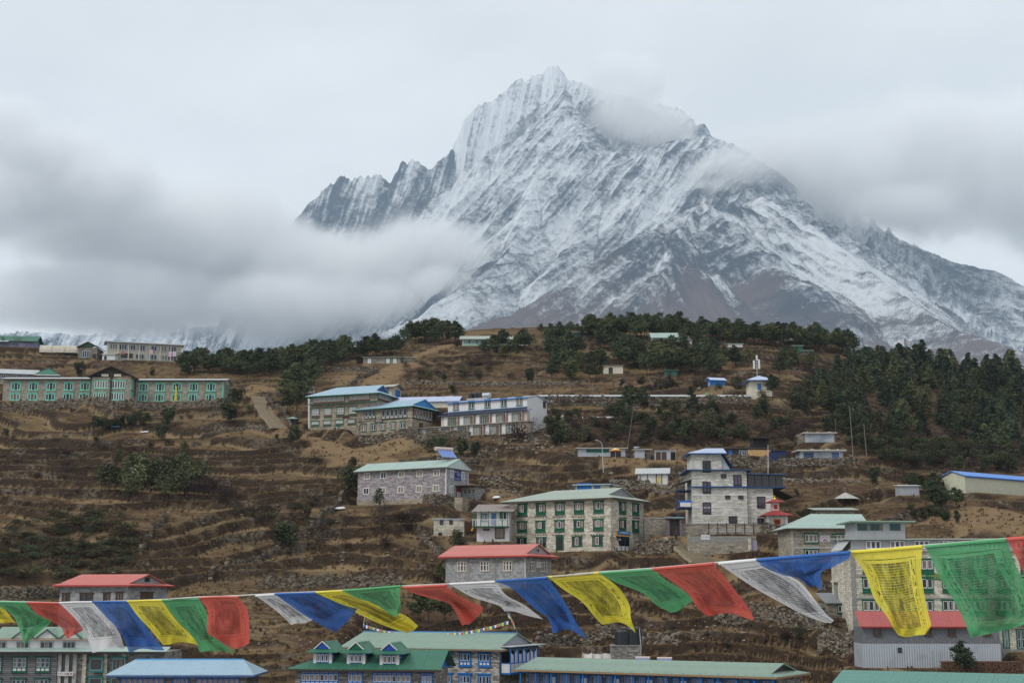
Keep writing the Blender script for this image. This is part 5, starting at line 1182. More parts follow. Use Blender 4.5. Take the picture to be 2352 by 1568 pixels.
while x < .92:
    ww = .045; lt += [(w * x, -.115, hh * .25, w * (x + .014), -.102, hh * .75), (w * x, -.116, hh * (.25 if rr.random() < .5 else .62), w * (x + ww), -.103, hh * (.38 if rr.random() < .5 else .75))]; x += ww + (.03 if rr.random() < .75 else .09)
h.add('lettering', mesh_of('lettering', *boxes(lt), paint(srgb(120, 50, 50))), parent=sg)
ua, za = h.on('F', 205 * Q, 1471 * Q); zb = h.on('F', 100 * Q, 1489 * Q)[1]
h.add('skirt_roof', mesh_of('skirt_roof', *prism([(-.6, -.7, h.H), (h.L + .4, -.7, h.H), (h.L + .4, 1.6, zb + .1), (-.6, 1.6, zb + .1)], (0, 0, .09)), T_TEALP)); h.bxs('fascia', [(-.6, -.76, h.H - .14, h.L + .4, -.705, h.H + .1)], P_DARK)
zw = za + .25
h.box('attic', 0, 1.2, h.H + .1, ua, h.D - 1, zw, P_WHITE); h.bxs('gutter', [(-.2, .62, zw - .14, ua + .2, .78, zw)], paint(srgb(190, 150, 130)))
sp = 53.7 * 166 / F; zr = zw + 1.05
u0, _ = h.on('F', 49 * Q, 1460 * Q)
h.add('roof', mesh_of('roof', *prism([(-.3, .7, zw), (ua + .3, .7, zw), (ua + .3, h.D * .5, zr + .15), (-.3, h.D * .5, zr + .15)], (0, 0, .06)), T_GREENP))
k = -2
while u0 + k * sp < ua:
    xm = u0 + k * sp; k += 1
    if xm - sp / 2 < -.6: continue
    xe = min(xm + sp / 2, ua + .3)
    h.add('gable_roof', mesh_of('gable_roof', *merge([prism([(xm - sp / 2, .45, zw), (xm, .45, zr), (xm, 4.2, zr), (xm - sp / 2, .9, zw)], (0, 0, .08)), prism([(xm, .45, zr), (xe, .45, zw), (xe, .9, zw), (xm, 4.2, zr)], (0, 0, .08))]), T_GREENP))
    h.add('gable_wall', mesh_of('gable_wall', *prism([(xm - sp / 2 + .12, .75, zw), (xe - .1, .75, zw), (xm, .75, zr - .06)], (0, .1, 0)), P_GREYL if False else P_WHITE))
    h.add('barge_board', mesh_of('barge_board', *prism([(xm, .4, zr - .1), (xe, .4, zw - .08), (xe, .4, zw + .12), (xm, .4, zr + .1)], (0, .05, 0)), paint(srgb(20, 85, 75))))
for x in (-8, 45, 100, 152): u, z1 = h.on('F', x * Q, 1474 * Q); z0 = z1 - .85; h.add('window', window_meshes('greyw', 1.5, .9, True)[0][1], None, (u, 1.2, z0)); [h.bxs('pane', [(u - .62 + j * .44, 1.13, z0 + .1, u - .25 + j * .44, 1.18, z0 + .8)], GLASS) for j in range(3)]
# bottom left blue roof
h = House("blue_roofed_house", "house with wide pale blue roof and blue window frames at the lower left", "building", (0, 0), 262 * Q, 565 * Q, 1640 * Q, 'L', 0, 7, ye=1550 * Q, Y=156)
h.near = True; h.walls(STONE_D, down=3); h.roof(T_BLUE, 1.45, .9, 'hip', 'hip', hi=2.0, fascia=paint(srgb(70, 100, 150)), sheets=(3.6, 1.5), ridge=paint(srgb(90, 160, 215)))
h.o = OE; WSTY['bluew'] = dict(fr=BLUE, fw=.12, nc=8, mw=.08, sash=srgb(150, 150, 200), sw=.05, top=.14, glass=glass_mat('pk', dark=(.22, .18, .2), cur=(.34, .27, .28), amount=.6))
h.row('F', [1310, 2000], 1310, 1506, 1625, 408, 'bluew'); WSTY['bluew3'] = dict(WSTY['bluew'], nc=4); h.row('F', [1660], 1660, 1506, 1625, 156, 'bluew3')
# left red roof
h = House("red_roofed_house", "grey stone house with red roof and dark brown windows on the left", "building", OE, 530, 1158, 1060, 'R', 15, ye=672, xd=1518, Y=184)
h.near = True; h.walls(STONE_PG, down=2); h.roof(tin(srgb(206, 114, 104), rust=.05, fade=.2), 1.45, .75, 'dutch', 'dutch', gi=1.0, gmat=paint((.30, .31, .34)), fascia=paint(srgb(160, 55, 50)), sheets=(1.7, 2.4))
for x, a, b, w in ((605, 746, 830, 66), (793, 746, 830, 118), (980, 742, 826, 66), (1097, 738, 822, 66)): h.row('F', [x], x, a, b, w, 'brown2')
h.row('R', [1345], 1345, 736, 815, 112, 'brown2')
xg = h.L + .75 - 1.0 + .1; h.bxs('window', [(xg, h.D * .5 - .6, h.H + .55, xg + .06, h.D * .5 + .6, h.H + 1.15)], P_BROWN); h.bxs('pane', [(xg + .062, h.D * .5 - .48, h.H + .63, xg + .075, h.D * .5 + .48, h.H + 1.07)], GLASS_D)
h.bxs('roof_patch', [(h.L * f, .4, h.H + .55 + .0, h.L * f + .5, 2.0, h.H + .58) for f in ()] or [(h.L * .45, h.D * .5 - .1, h.H + 1.8, h.L * .5, h.D * .5 + .1, h.H + 1.84)], P_CREAM)
# roof at the bottom right
h = House("teal_roofed_house", "house with broad weathered teal roof at the bottom right corner", "building", OH, 655, 2560, 1900, 'L', 27, 9, ye=1590, Y=150)
h.near = True; h.walls(STONE_D, down=3); h.roof(T_TEAL, 1.3, .6, 'gable', 'gable', gmat=P_DARK, fascia=P_BROWN, sheets=(1.4, 1.4))
# ------------------------------------------------------------------ trails and bare earth
trail([(690, 1003), (760, 1018), (830, 1038), (925, 1062)], 1.3); trail([(735, 1030), (800, 1046), (870, 1062)], 3.6); trail([(640, 985), (612, 950), (592, 915)], 1.5); trail([(560, 905), (600, 893), (640, 890)], 2.2)
trail([(930, 838), (890, 858), (860, 880)], 4.2); trail([(735, 866), (790, 866), (845, 866)], 3.6); trail([(1076, 1112), (1130, 1128), (1190, 1148)], 1.6)
trail([(1500, 1228), (1560, 1250), (1625, 1285)], 2.6); trail([(2230, 1195), (2290, 1200), (2352, 1215)], 4.0); trail([(2180, 1168), (2260, 1175), (2352, 1190)], 3.5)
trail([(1320, 802), (1370, 806), (1400, 815)], 2.4); trail([(1400, 1062), (1470, 1060), (1560, 1062)], 2.0); trail([(1560, 1030), (1600, 1020)], 2.0); trail([(480, 880), (560, 886), (600, 890)], 2.4)
trail([(1040, 790), (1000, 800), (960, 815)], 1.6); trail([(1640, 1385), (1720, 1400), (1790, 1415)], 1.0)
for q in ([(640, 1275), (700, 1225), (760, 1170)], [(500, 1330), (560, 1300), (640, 1262)], [(560, 1000), (620, 1010), (690, 1030)], [(1300, 985), (1240, 1000), (1210, 1020)], [(560, 1370), (640, 1390), (720, 1380)], [(1500, 1430), (1600, 1445), (1700, 1440)], [(1130, 1040), (1090, 1062)], [(1260, 905), (1400, 912), (1600, 912)], [(1700, 1060), (1800, 1070), (1900, 1085)], [(1420, 1490), (1300, 1470), (1200, 1480)], [(1890, 1220), (1830, 1210)]):
    trail(q, 1.8, 'stony')
# ------------------------------------------------------------------ the ground sheet: terraces, terracettes, paths, pads under the houses
def seg_dist(X, Y, P):
    best = np.full(X.shape, 1e9)
    for i in range(len(P) - 1):
        a, b = P[i][:2], P[i + 1][:2]; ab = b - a; L2 = max(1e-9, float(ab @ ab))
        t = np.clip(((X - a[0]) * ab[0] + (Y - a[1]) * ab[1]) / L2, 0, 1)
        best = np.minimum(best, np.hypot(X - a[0] - t * ab[0], Y - a[1] - t * ab[1]))
    return best
def terrace(z, S, edge, k):
    q = z / S; fl = np.floor(q); fr = q - fl
    g = np.where(fr < 1 - edge, fr / (1 - edge) * k, k + (1 - k) * sstep(1 - edge, 1, fr))
    return S * (fl + g), np.where(fr < 1 - edge, 0, 1.0), fr
G = {}
def build_ground():
    Yr = np.concatenate([np.linspace(3, 132, 44), np.linspace(134, 300, 600), np.linspace(300.6, 480, 290), np.linspace(486, 900, 40)])
    Ac = np.concatenate([np.linspace(-0.78, -0.43, 16)[:-1], np.linspace(-0.43, 0.43, 740), np.linspace(0.43, 0.78, 16)[1:]])
    YY = np.repeat(Yr[:, None], len(Ac), 1); XX = YY * Ac[None]
    xx = XX + (fbm(XX / 9, YY / 9, 3, 61) - 0.5) * 4; yy = YY + (fbm(XX / 9 + 30, YY / 9, 3, 63) - 0.5) * 3
    Z0 = smooth_z(XX, YY)
    fade = sstep(125, 150, YY) * (1 - sstep(520, 600, YY))
    PX, PY = project(XX, YY, Z0)
    wild = np.maximum(sstep(1.0, 0.0, ((2300 - PX) / 500.0) ** 2 + ((960 - PY) / 170.0) ** 2), 0) # the wooded slope on the right is not terraced
    wild = np.maximum(wild, sstep(1.0, 0.3, ((1500 - PX) / 420.0) ** 2 + ((985 - PY) / 50.0) ** 2))
    warp = (fbm(XX / 75, YY / 48, 4, 11) - 0.5) * 22.0 + (fbm(XX / 14, YY / 10, 3, 13) - 0.5) * 1.6
    zt, ris, fr = terrace(Z0 + warp, 2.6, 0.20, 0.06)
    zt = zt - warp
    big = sstep(0.28, 0.46, fbm(XX / 70 + 5, YY / 60, 3, 15)) * (1 - wild)
    warp2 = (fbm(XX / 14, YY / 8, 3, 41) - 0.5) * 5.0
    zs, ris2, fr2 = terrace(Z0 + warp2, 0.75, 0.34, 0.30); zs = zs - warp2
    small = sstep(0.34, 0.54, fbm(XX / 40 + 9, YY / 33, 3, 43)) * (1 - big * 0.55) * (1 - 0.5 * wild)
    Z = Z0 + (zt - Z0) * big * 0.92 * fade + (zs - Z0) * small * 0.85 * fade
    rough = (fbm(xx / 6.0, yy / 5.0, 4, 19) - 0.5) * (0.45 + 2.2 * wild) + (fbm(XX / 1.9, YY / 1.6, 3, 23) - 0.5) * (0.22 + 0.7 * wild)
    Z = Z + rough * fade
    riser = np.maximum(ris * big, ris2 * small * 0.8)
    lip = np.maximum(sstep(0.60, 0.82, fr) * (fr < 0.85) * big, sstep(0.4, 0.66, fr2) * (fr2 < 0.67) * small * 0.8)
    path = np.zeros(XX.shape); stony = np.zeros(XX.shape)
    for P, w, kind in PATHS:
        d = seg_dist(xx * 0.5 + XX * 0.5, yy * 0.5 + YY * 0.5, P)
        if kind == 'dirt':
            k = sstep(w * 1.25, w * 0.75, d); path = np.maximum(path, k); Z = Z + (Z0 - Z) * k * 0.8
        else:
            stony = np.maximum(stony, sstep(w * 1.3, w * 0.5, d))
    for (ox, oy, ang, L, D, z, mf) in PADS:
        c, s = math.cos(ang), math.sin(ang)
        lx = (XX - ox) * c + (YY - oy) * s; ly = -(XX - ox) * s + (YY - oy) * c
        dx = np.maximum(np.maximum(-0.6 - lx, lx - L - 0.6), 0); dyf = np.maximum(-mf - ly, 0); dyb = np.maximum(ly - D - 0.4, 0)
        d = np.hypot(dx, np.maximum(dyf, dyb))
        m = 1.6 + 0.5 * np.abs(Z - z)
        k = sstep(1.0, 0.0, d / m)
        Z = Z + (z - 0.03 - Z) * k
    near = np.where(YY < 118, -1.4 - 0.085 * YY - 0.0006 * YY * YY, 1e9)
    Z = np.minimum(Z, near)
    P = np.stack([XX, YY, Z], -1)
    me = grid_mesh("hillside_ground", P, mat_ground())
    add_attr(me, "riser", riser); add_attr(me, "lip", lip); add_attr(me, "path", path); add_attr(me, "stony", stony); add_attr(me, "wild", wild)
    o = link("ground", me)
    tag(o, "terraced brown hillside of dry grass under the village", kind='structure')
    G.update(Y=Yr, A=Ac, Z=Z, path=path)
def ground_z(x, y):
    a = x / y
    i = int(np.clip(np.searchsorted(G['Y'], y) - 1, 0, len(G['Y']) - 2)); j = int(np.clip(np.searchsorted(G['A'], a) - 1, 0, len(G['A']) - 2))
    ty = np.clip((y - G['Y'][i]) / (G['Y'][i + 1] - G['Y'][i]), 0, 1); ta = np.clip((a - G['A'][j]) / (G['A'][j + 1] - G['A'][j]), 0, 1)
    Z = G['Z']
    return float((Z[i, j] * (1 - ta) + Z[i, j + 1] * ta) * (1 - ty) + (Z[i + 1, j] * (1 - ta) + Z[i + 1, j + 1] * ta) * ty)
def hit(px, py, y0=134.0):
    a, b = ray(px, py)
    j = int(np.clip(np.searchsorted(G['A'], a) - 1, 0, len(G['A']) - 2)); t = (a - G['A'][j]) / (G['A'][j + 1] - G['A'][j])
    z = G['Z'][:, j] * (1 - t) + G['Z'][:, j + 1] * t
    d = z - b * G['Y']
    ok = (d > 0) & (G['Y'] > y0) & (G['Y'] < 480)
    if not ok.any():
        k = int(np.argmax(np.where((G['Y'] > y0) & (G['Y'] < 480), d / G['Y'], -9)))
        return Vector((a * G['Y'][k], G['Y'][k], float(z[k])))
    k = int(np.argmax(ok)); k = max(k, 1)
    f = d[k - 1] / (d[k - 1] - d[k]) if d[k] != d[k - 1] else 0
    Y = G['Y'][k - 1] + (G['Y'][k] - G['Y'][k - 1]) * float(np.clip(f, 0, 1))
    return Vector((a * Y, Y, b * Y))
def mat_ground():
    m = NT("dry_grass_hillside")
    pos = m.n("TexCoord").outputs['Object']
    a = lambda k: m.attr(k).outputs['Fac']
    nz = m.n("SeparateXYZ"); m.set(nz.inputs[0], m.n("NewGeometry").outputs['Normal']); nzz = nz.outputs[2]
    n1 = m.noise(pos, 0.07, 5, 0.6); n2 = m.noise(pos, 0.45, 5, 0.65); n3 = m.noise(pos, 2.6, 4, 0.7)
    grass = m.mix(m.ramp(n2, 0.32, 0.68), (0.058, 0.038, 0.022), (0.152, 0.101, 0.054))
    grass = m.mix(m.ramp(n3, 0.35, 0.75), grass, (0.20, 0.136, 0.072))
    grass = m.mix(m.math('MULTIPLY', m.ramp(m.noise(pos, 0.045, 3, 0.5), 0.50, 0.62), 0.5), grass, (0.245, 0.172, 0.09))
    red = m.mix(n2, (0.052, 0.031, 0.023), (0.092, 0.054, 0.037))
    col = m.mix(m.ramp(n1, 0.46, 0.66), grass, red)
    green = m.mix(n3, (0.045, 0.048, 0.020), (0.085, 0.075, 0.03))
    col = m.mix(m.math('MULTIPLY', m.ramp(m.noise(pos, 0.11, 4, 0.6, 0.4), 0.56, 0.72), 0.55), col, green)
    wild = m.mix(n2, (0.045, 0.026, 0.022), (0.085, 0.052, 0.035))
    col = m.mix(m.math('MULTIPLY', a("wild"), 0.7), col, wild)
    steep = m.ramp(nzz, 0.93, 0.72)
    soil = m.mix(n3, (0.020, 0.014, 0.010), (0.066, 0.046, 0.034))
    stone = m.mix(m.ramp(m.n("TexVoronoi", ins={'Vector': pos, 'Scale': 2.2}).outputs['Color'], 0.2, 0.9), (0.035, 0.027, 0.021), (0.15, 0.125, 0.10))
    soil = m.mix(m.ramp(m.noise(pos, 0.16, 3, 0.5), 0.54, 0.64), soil, stone)
    rs = m.math('MAXIMUM', m.math('MULTIPLY', a("riser"), 0.75), steep)
    col = m.mix(m.math('MULTIPLY', rs, 0.93), col, soil)
    col = m.mix(m.math('MULTIPLY', a("lip"), 0.85), col, m.mix(n3, (0.20, 0.14, 0.075), (0.34, 0.25, 0.14)))
    dirt = m.mix(n2, (0.16, 0.105, 0.058), (0.29, 0.20, 0.115))
    col = m.mix(m.math('MULTIPLY', a("path"), m.ramp(m.math('ADD', m.math('MULTIPLY', n2, .6), m.math('MULTIPLY', n3, .5)), .33, .56)), col, dirt)
    rub = m.mix(m.n("TexVoronoi", ins={'Vector': pos, 'Scale': 1.8}).outputs['Distance'], (0.24, 0.205, 0.165), (0.06, 0.045, 0.035))
    col = m.mix(m.math('MULTIPLY', m.math('MULTIPLY', a("stony"), 0.6), m.ramp(n3, 0.4, 0.65)), col, rub)
    nb = m.bump(m.math('ADD', m.math('MULTIPLY', n3, 0.6), n2), 0.9, 0.6)
    return m.done(m.bsdf(col, 0.95, nb, 0.05))
build_ground()
# ------------------------------------------------------------------ dry stone walls, steps, masts, people and small things
M_RUB = stone((0.12, 0.10, 0.08), (0.40, 0.355, 0.29), (0.05, 0.04, 0.03), 0.5, 0.25, 0.02, 0.3, 1.0)
M_BOULD = plain("boulder_stone", (0.27, 0.24, 0.20), 0.95, 0.1)
def mat_rubble():
    m = NT("rubble_stone"); rnd = m.attr("tone").outputs['Fac']; pos = m.n("TexCoord").outputs['Object']; n = m.noise(pos, 4.0, 4, .7)
    c = m.mix(rnd, (0.060, 0.047, 0.036), (0.29, 0.25, 0.20)); c = m.mix(m.ramp(n, .45, .75), c, (0.10, 0.08, 0.06))
    return m.done(m.bsdf(c, .95, m.bump(n, .4, .05), .1))
M_RUBBLE = mat_rubble()
def rubble_wall(label, pts, h=1.3, th=0.5, size=0.42, seed=1, name="stone_wall"):
    rr = random.Random(seed); P = [hit(a, b) for a, b in pts]; v, f, tone = [], [], []
    for a, b in zip(P[:-1], P[1:]):
        d = Vector((b.x - a.x, b.y - a.y, 0)); L = d.length
        if L < .3: continue
        d /= L; nrm = Vector((-d.y, d.x, 0)); nx = max(1, int(L / size))
        for i in range(nx):
            u = (i + .5) / nx; x, y = a.x + (b.x - a.x) * u, a.y + (b.y - a.y) * u; z0 = ground_z(x, y) - .25; top = h * rr.uniform(.82, 1.12) + .25; z = 0
            while z < top:
                hh = rr.uniform(.14, .30); w = size * rr.uniform(.75, 1.2) / 2; tt = th * rr.uniform(.8, 1.1) / 2; sh = rr.uniform(-.12, .12)
                c = Vector((x, y, z0 + z)) + d * (sh + (0.2 if int(z * 4) % 2 else 0)); k = len(v); jt = lambda: rr.uniform(-.05, .05)
                for zz in (0, hh):
                    for sa, sb in ((-1, -1), (1, -1), (1, 1), (-1, 1)):
                        v.append(c + d * (sa * w + jt()) + nrm * (sb * tt + jt()) + Vector((0, 0, zz + jt() * .6)))
                f += [tuple(k + q for q in t) for t in ((0,3,2,1),(4,5,6,7),(0,1,5,4),(1,2,6,5),(2,3,7,6),(3,0,4,7))]
                tone += [rr.random() ** 1.3] * 8; z += hh * .93
    me = mesh_of(name, v, f, M_RUBBLE); add_attr(me, "tone", tone)
    return tag(link(name, me), label, "wall")
rubble_wall("long grey retaining wall under the lodge with turquoise windows", [(-10, 938), (120, 938), (260, 938), (380, 937), (508, 934)], 1.6, .6, .45, 2)
rubble_wall("dry stone field wall above the ochre field beside the pine grove", [(722, 852), (780, 852), (866, 853)], 1.0, .5, .4, 3)
rubble_wall("dry stone wall slanting down the right side of the ochre field", [(868, 855), (838, 868), (806, 884)], 1.0, .5, .4, 4)
rubble_wall("low dark stone wall under the blue roofed lodges", [(825, 1012), (880, 1012), (965, 1010), (1080, 1006)], 1.3, .5, .42, 5)
rubble_wall("stone retaining wall below the long white roof on its left half", [(1258, 926), (1340, 930), (1470, 934)], 1.7, .6, .45, 6)
rubble_wall("stone retaining wall below the long white roof on its right half", [(1490, 930), (1600, 932), (1720, 930)], 1.5, .6, .45, 7)
rubble_wall("dry stone wall running uphill right of the patterned house", [(1068, 1076), (1100, 1052), (1136, 1032)], 1.1, .5, .42, 8)
rubble_wall("crooked stone wall dropping past the small square hut", [(962, 1215), (975, 1240), (1000, 1268), (1014, 1282)], 1.1, .5, .42, 9)
rubble_wall("stone wall under the terrace of the patterned house", [(820, 1160), (900, 1158), (1000, 1162), (1080, 1166)], 1.5, .6, .45, 10)
rubble_wall("stone wall climbing straight up the left field", [(322, 1275), (345, 1240), (379, 1187)], 1.0, .5, .42, 11)
rubble_wall("long tumbled wall slanting across the middle terraces", [(482, 1332), (575, 1292), (640, 1262), (715, 1212), (795, 1140)], .9, .6, .42, 12)
rubble_wall("tumbled wall curving along the upper left field", [(440, 1026), (490, 1000), (568, 978), (620, 984)], .8, .5, .42, 13)
rubble_wall("broad terrace wall of grey stones right above the flag rope", [(590, 1352), (700, 1350), (800, 1348), (920, 1342)], 1.7, .6, .45, 14)
rubble_wall("terrace wall below the flags left of the big hotel", [(1640, 1418), (1720, 1424), (1790, 1430), (1895, 1446)], 2.2, .6, .45, 15)
rubble_wall("lower terrace wall left of the tarpaulin shed", [(1880, 1505), (1930, 1506), (1985, 1512)], 2.2, .6, .45, 16)
rubble_wall("terrace wall under the whitewashed cottage", [(1775, 1072), (1850, 1066), (1960, 1066)], 1.2, .5, .42, 17)
rubble_wall("terrace wall below the dark wooden shed", [(1668, 1068), (1720, 1068), (1768, 1070)], 1.8, .5, .42, 18)
rubble_wall("retaining wall in front of the little red roofed shrine", [(1745, 1228), (1780, 1226), (1818, 1226)], 1.5, .6, .45, 19)
rubble_wall("rough wall beside the steps under the bank building", [(1460, 1264), (1500, 1266), (1545, 1268)], 1.7, .6, .45, 20)
rubble_wall("terrace wall behind the green roofed lodge", [(1230, 1490), (1330, 1478), (1440, 1470), (1560, 1478)], 1.4, .6, .45, 21)
rubble_wall("low wall along the fields over the long white roof", [(930, 882), (1060, 884), (1200, 884), (1330, 884)], .8, .5, .42, 22)
rubble_wall("terrace wall at the far left below the red roofed house", [(0, 1378), (60, 1376), (130, 1374)], 1.6, .6, .45, 23)
rubble_wall("broken wall on the terrace below the white panelled shed", [(1440, 1128), (1500, 1130), (1570, 1132)], 1.5, .5, .42, 24)
# plastered compound walls by the tower building
def wall_house(label, o, xl, xr, yb, ye, mat, depth=.5, yaw=0, cap=None, Y=None):
    h = House("compound_wall", label, "wall", o, xl, xr, yb, 'L', yaw, depth, ye=ye, pad=False, Y=Y)
    h.box('wall', 0, 0, -2.0, h.L, h.D, h.H, mat)
    if cap: h.bxs('coping', [(-.05, -.08, h.H, h.L + .05, h.D + .08, h.H + .12)], cap)
    return h
w1 = wall_house("upper grey stone wall with white rails in front of the tower building", OJ, 868, 1652, 985, 895, STONE_U, 1.2, 0, CONC)
w1.bxs('railing', [(w1.L * .3, -.06, w1.H * .25 + k * .28, w1.L * .95, -.005, w1.H * .25 + k * .28 + .07) for k in range(2)], P_WHITE)
w1.bxs('post', [(w1.L * (.32 + .105 * k), -.1, .1, w1.L * (.32 + .105 * k) + .1, -.065, w1.H + .3) for k in range(7)], P_DARK)
w2 = wall_house("lower rough plastered wall below the tower building", OJ, 935, 1560, 1188, 1012, STONE_U, 1.0, 0, CONC_L)
w2.box('plaster', .01, -.03, w2.H * .72, w2.L * .9, -.002, w2.H - .02, CONC); w2.box('poster', w2.L * .19, -.06, w2.H - .35, w2.L * .32, -.035, w2.H + .35, paint((.62, .64, .72)))
u, _ = w2.on('F', 1542, 1120); w2.panel('F', u - .4, .05, u + .4, w2.H * .8, paint(srgb(150, 145, 170)), 'door', .08); w2.panel('F', u - .95, 0, u - .5, w2.H * .95, STONE_L, 'pillar', .3)
wall_house("stone wall left of the dark gateway", OJ, 532, 742, 1000, 838, STONE_U, .6, -12, CONC_L)
# stone steps
def steps(label, pts, n, w0, w1, mat, name="stone_steps"):
    P = [hit(a, b) for a, b in pts]; root = thing(name, label, "steps", P[0])
    seg = [(P[i + 1] - P[i]).length for i in range(len(P) - 1)]; tot = sum(seg)
    for i in range(n):
        s = tot * (i + .5) / n; k = 0
        while k < len(seg) - 1 and s > seg[k]: s -= seg[k]; k += 1
        p = P[k].lerp(P[k + 1], min(1, s / seg[k])); d = (P[k + 1] - P[k]); d.z = 0; d.normalize()
        w = w0 + (w1 - w0) * i / n; r = tot / n * 1.15; z = ground_z(p.x, p.y) + .26
        me = mesh_of("step", *boxes([(-w / 2, -r / 2, -.5, w / 2, r / 2, 0)]), mat)
        o = link("step", me, root); o.location = Vector((p.x, p.y, z)) - root.location; o.rotation_euler = (random.uniform(-.03, .03), random.uniform(-.02, .02), math.atan2(-d.x, d.y) + random.uniform(-.06, .06))
STEPM = plain("step_stone", (0.34, 0.285, 0.205), .95, .1)
steps("broad worn stone steps descending from the dark gateway", [(1536, 1236), (1565, 1250), (1598, 1270), (1632, 1292)], 17, 3.4, 7.5, STEPM)
steps("long pale stone stairway climbing beside the dark trees left of the brown lodge", [(640, 985), (615, 955), (600, 930), (590, 912)], 22, 3.4, 3.0, STEPM)
rubble_wall("low pale wall along the right side of the long stairway", [(604, 905), (625, 930), (655, 965), (668, 985)], 1.0, .5, .42, 25)
h = House("canopy_hut", "tiny hut with pale green roof behind the large juniper", "hut", OB, 290, 372, 1034, 'L', 0, 2.0, ye=1006, pad=False); h.walls(P_DARK); h.roof(T_GREENP, .6, .35, 'hip', 'hip')
# masts, poles and lamps
def pole(name, label, cat, base, top, r0, r1, mat):
    b = hit(*base); t = at(top[0], top[1], b.y)
    me = mesh_of(name, *cyl((0, 0, -.5), t - b, r0, r1, 7), mat)
    return tag(link(name, me, None, None, b), label, cat), t - b
WOODG = plain("grey_weathered_wood", (.20, .18, .16)); STEEL = plain("galvanised_steel", (.45, .46, .47), .5, .4, .3)
pole("wooden_pole", "tall leaning wooden pole above the long tin shed", "pole", (1440, 1034), (1455, 934), .085, .04, WOODG)
pole("wooden_pole", "tallest thin pole right of the whitewashed cottage", "pole", (1961, 1063), (1951, 932), .09, .05, WOODG)
pole("wooden_pole", "short pole behind the right end of the peeling white hut", "pole", (1919, 992), (1918, 962), .08, .06, WOODG)
pole("wooden_pole", "pole with pale top at the edge of the forest right of the cottage", "pole", (1991, 1050), (1984, 972), .08, .05, WOODG)
pole("white_pole", "white pole right of the tower building in front of the tarpaulin", "pole", (1764, 1088), (1764, 1021), .06, .04, P_WHITE)
for x, y0, y1 in ((1228, 893, 868), (1276, 925, 880), (1360, 925, 876), (1450, 925, 885), (1640, 925, 880)):
    pole("thin_pole", "thin flag pole standing along the long white roof", "pole", (x, y0), (x + 1, y1), .06, .04, WOODG)[0]['group'] = "thin poles along the long white roof"
pole("prayer_pole", "tall white prayer pole with banded top at the left corner of the brown lodge", "pole", (711, 985), (710, 908), .30, .26, P_WHITE)
b = hit(1386, 1082); k = b.y / F
lr = thing("street_lamp", "grey street lamp with curved arm in front of the tin shed", "street lamp", b)
link("post", mesh_of("post", *cyl((0, 0, -.4), (-.2, 0, 62 * k), .09, .06)), lr, STEEL); link("arm", mesh_of("arm", *merge([cyl((-.2, 0, 62 * k), (-.45, 0, 68 * k), .05), cyl((-.45, 0, 68 * k), (-1.0, -.1, 71 * k), .05)])), lr, STEEL); link("lamp_head", mesh_of("lamp_head", *boxes([(-1.5, -.2, 70.5 * k, -.9, .02, 70.5 * k + .16)])), lr, P_GREYL)
def antenna_mast():
    b = hit(1739, 861); k = b.y / F; r = thing("antenna_mast", "slim mobile phone mast with white panel antennas near the square house", "mast", b)
    link("pole", mesh_of("pole", *cyl((0, 0, -.5), (0, 0, 47 * k), .12, .07)), r, STEEL)
    for dx, z0, z1 in ((-7 * k, 14 * k, 34 * k), (5 * k, 14 * k, 36 * k), (0, 34 * k, 46 * k)): link("antenna", mesh_of("antenna", *boxes([(dx - .22, -.35, z0, dx + .22, -.12, z1)])), r, P_WHITE)
    link("bracket", mesh_of("bracket", *boxes([(-7 * k, -.1, 22 * k, 5 * k, .05, 22 * k + .12), (-7 * k, -.1, 30 * k, 5 * k, .05, 30 * k + .12)])), r, STEEL)
antenna_mast()
b = hit(2079, 816); k = b.y / F; r = thing("lattice_tower", "grey lattice radio tower with round dish on the right end of the crest", "tower", b)
w = 5 * k; bars = []
for sx, sy in ((-1, -1), (1, -1), (1, 1), (-1, 1)): bars.append(cyl((sx * w, sy * w, -1), (sx * w * .8, sy * w * .8, 40 * k), .13, .1, 5))
for i in range(5):
    z0, z1 = 40 * k * i / 5, 40 * k * (i + 1) / 5; a, c = w * (1 - .04 * i), w * (1 - .04 * (i + 1))
    for p, q in (((-a, -a, z0), (c, -c, z1)), ((a, -a, z0), (-c, -c, z1)), ((-a, a, z0), (c, a, z1)), ((-a, -a, z0), (-c, c, z1)), ((a, -a, z0), (c, c, z1))): bars.append(cyl(p, q, .08, .08, 4))
    bars += [cyl((-c, -c, z1), (c, -c, z1), .09, .09, 4), cyl((-c, c, z1), (c, c, z1), .09, .09, 4)]
link("lattice", mesh_of("lattice", *merge(bars)), r, paint((.16, .2, .22)))
link("dish", mesh_of("dish", *cyl((4 * k, -w - .4, 7 * k), (4 * k, -w - .1, 7 * k), 6.5 * k, 6.0 * k, 16)), r, paint((.12, .2, .22))); link("panel_antenna", mesh_of("panel_antenna", *boxes([(-w - .3, -w - .3, 24 * k, -w + .3, -w - .05, 40 * k)])), r, P_WHITE); link("panel_antenna", mesh_of("panel_antenna", *boxes([(w * .3, -w - .3, 26 * k, w * .3 + .6, -w - .05, 39 * k)])), r, P_GREYL)
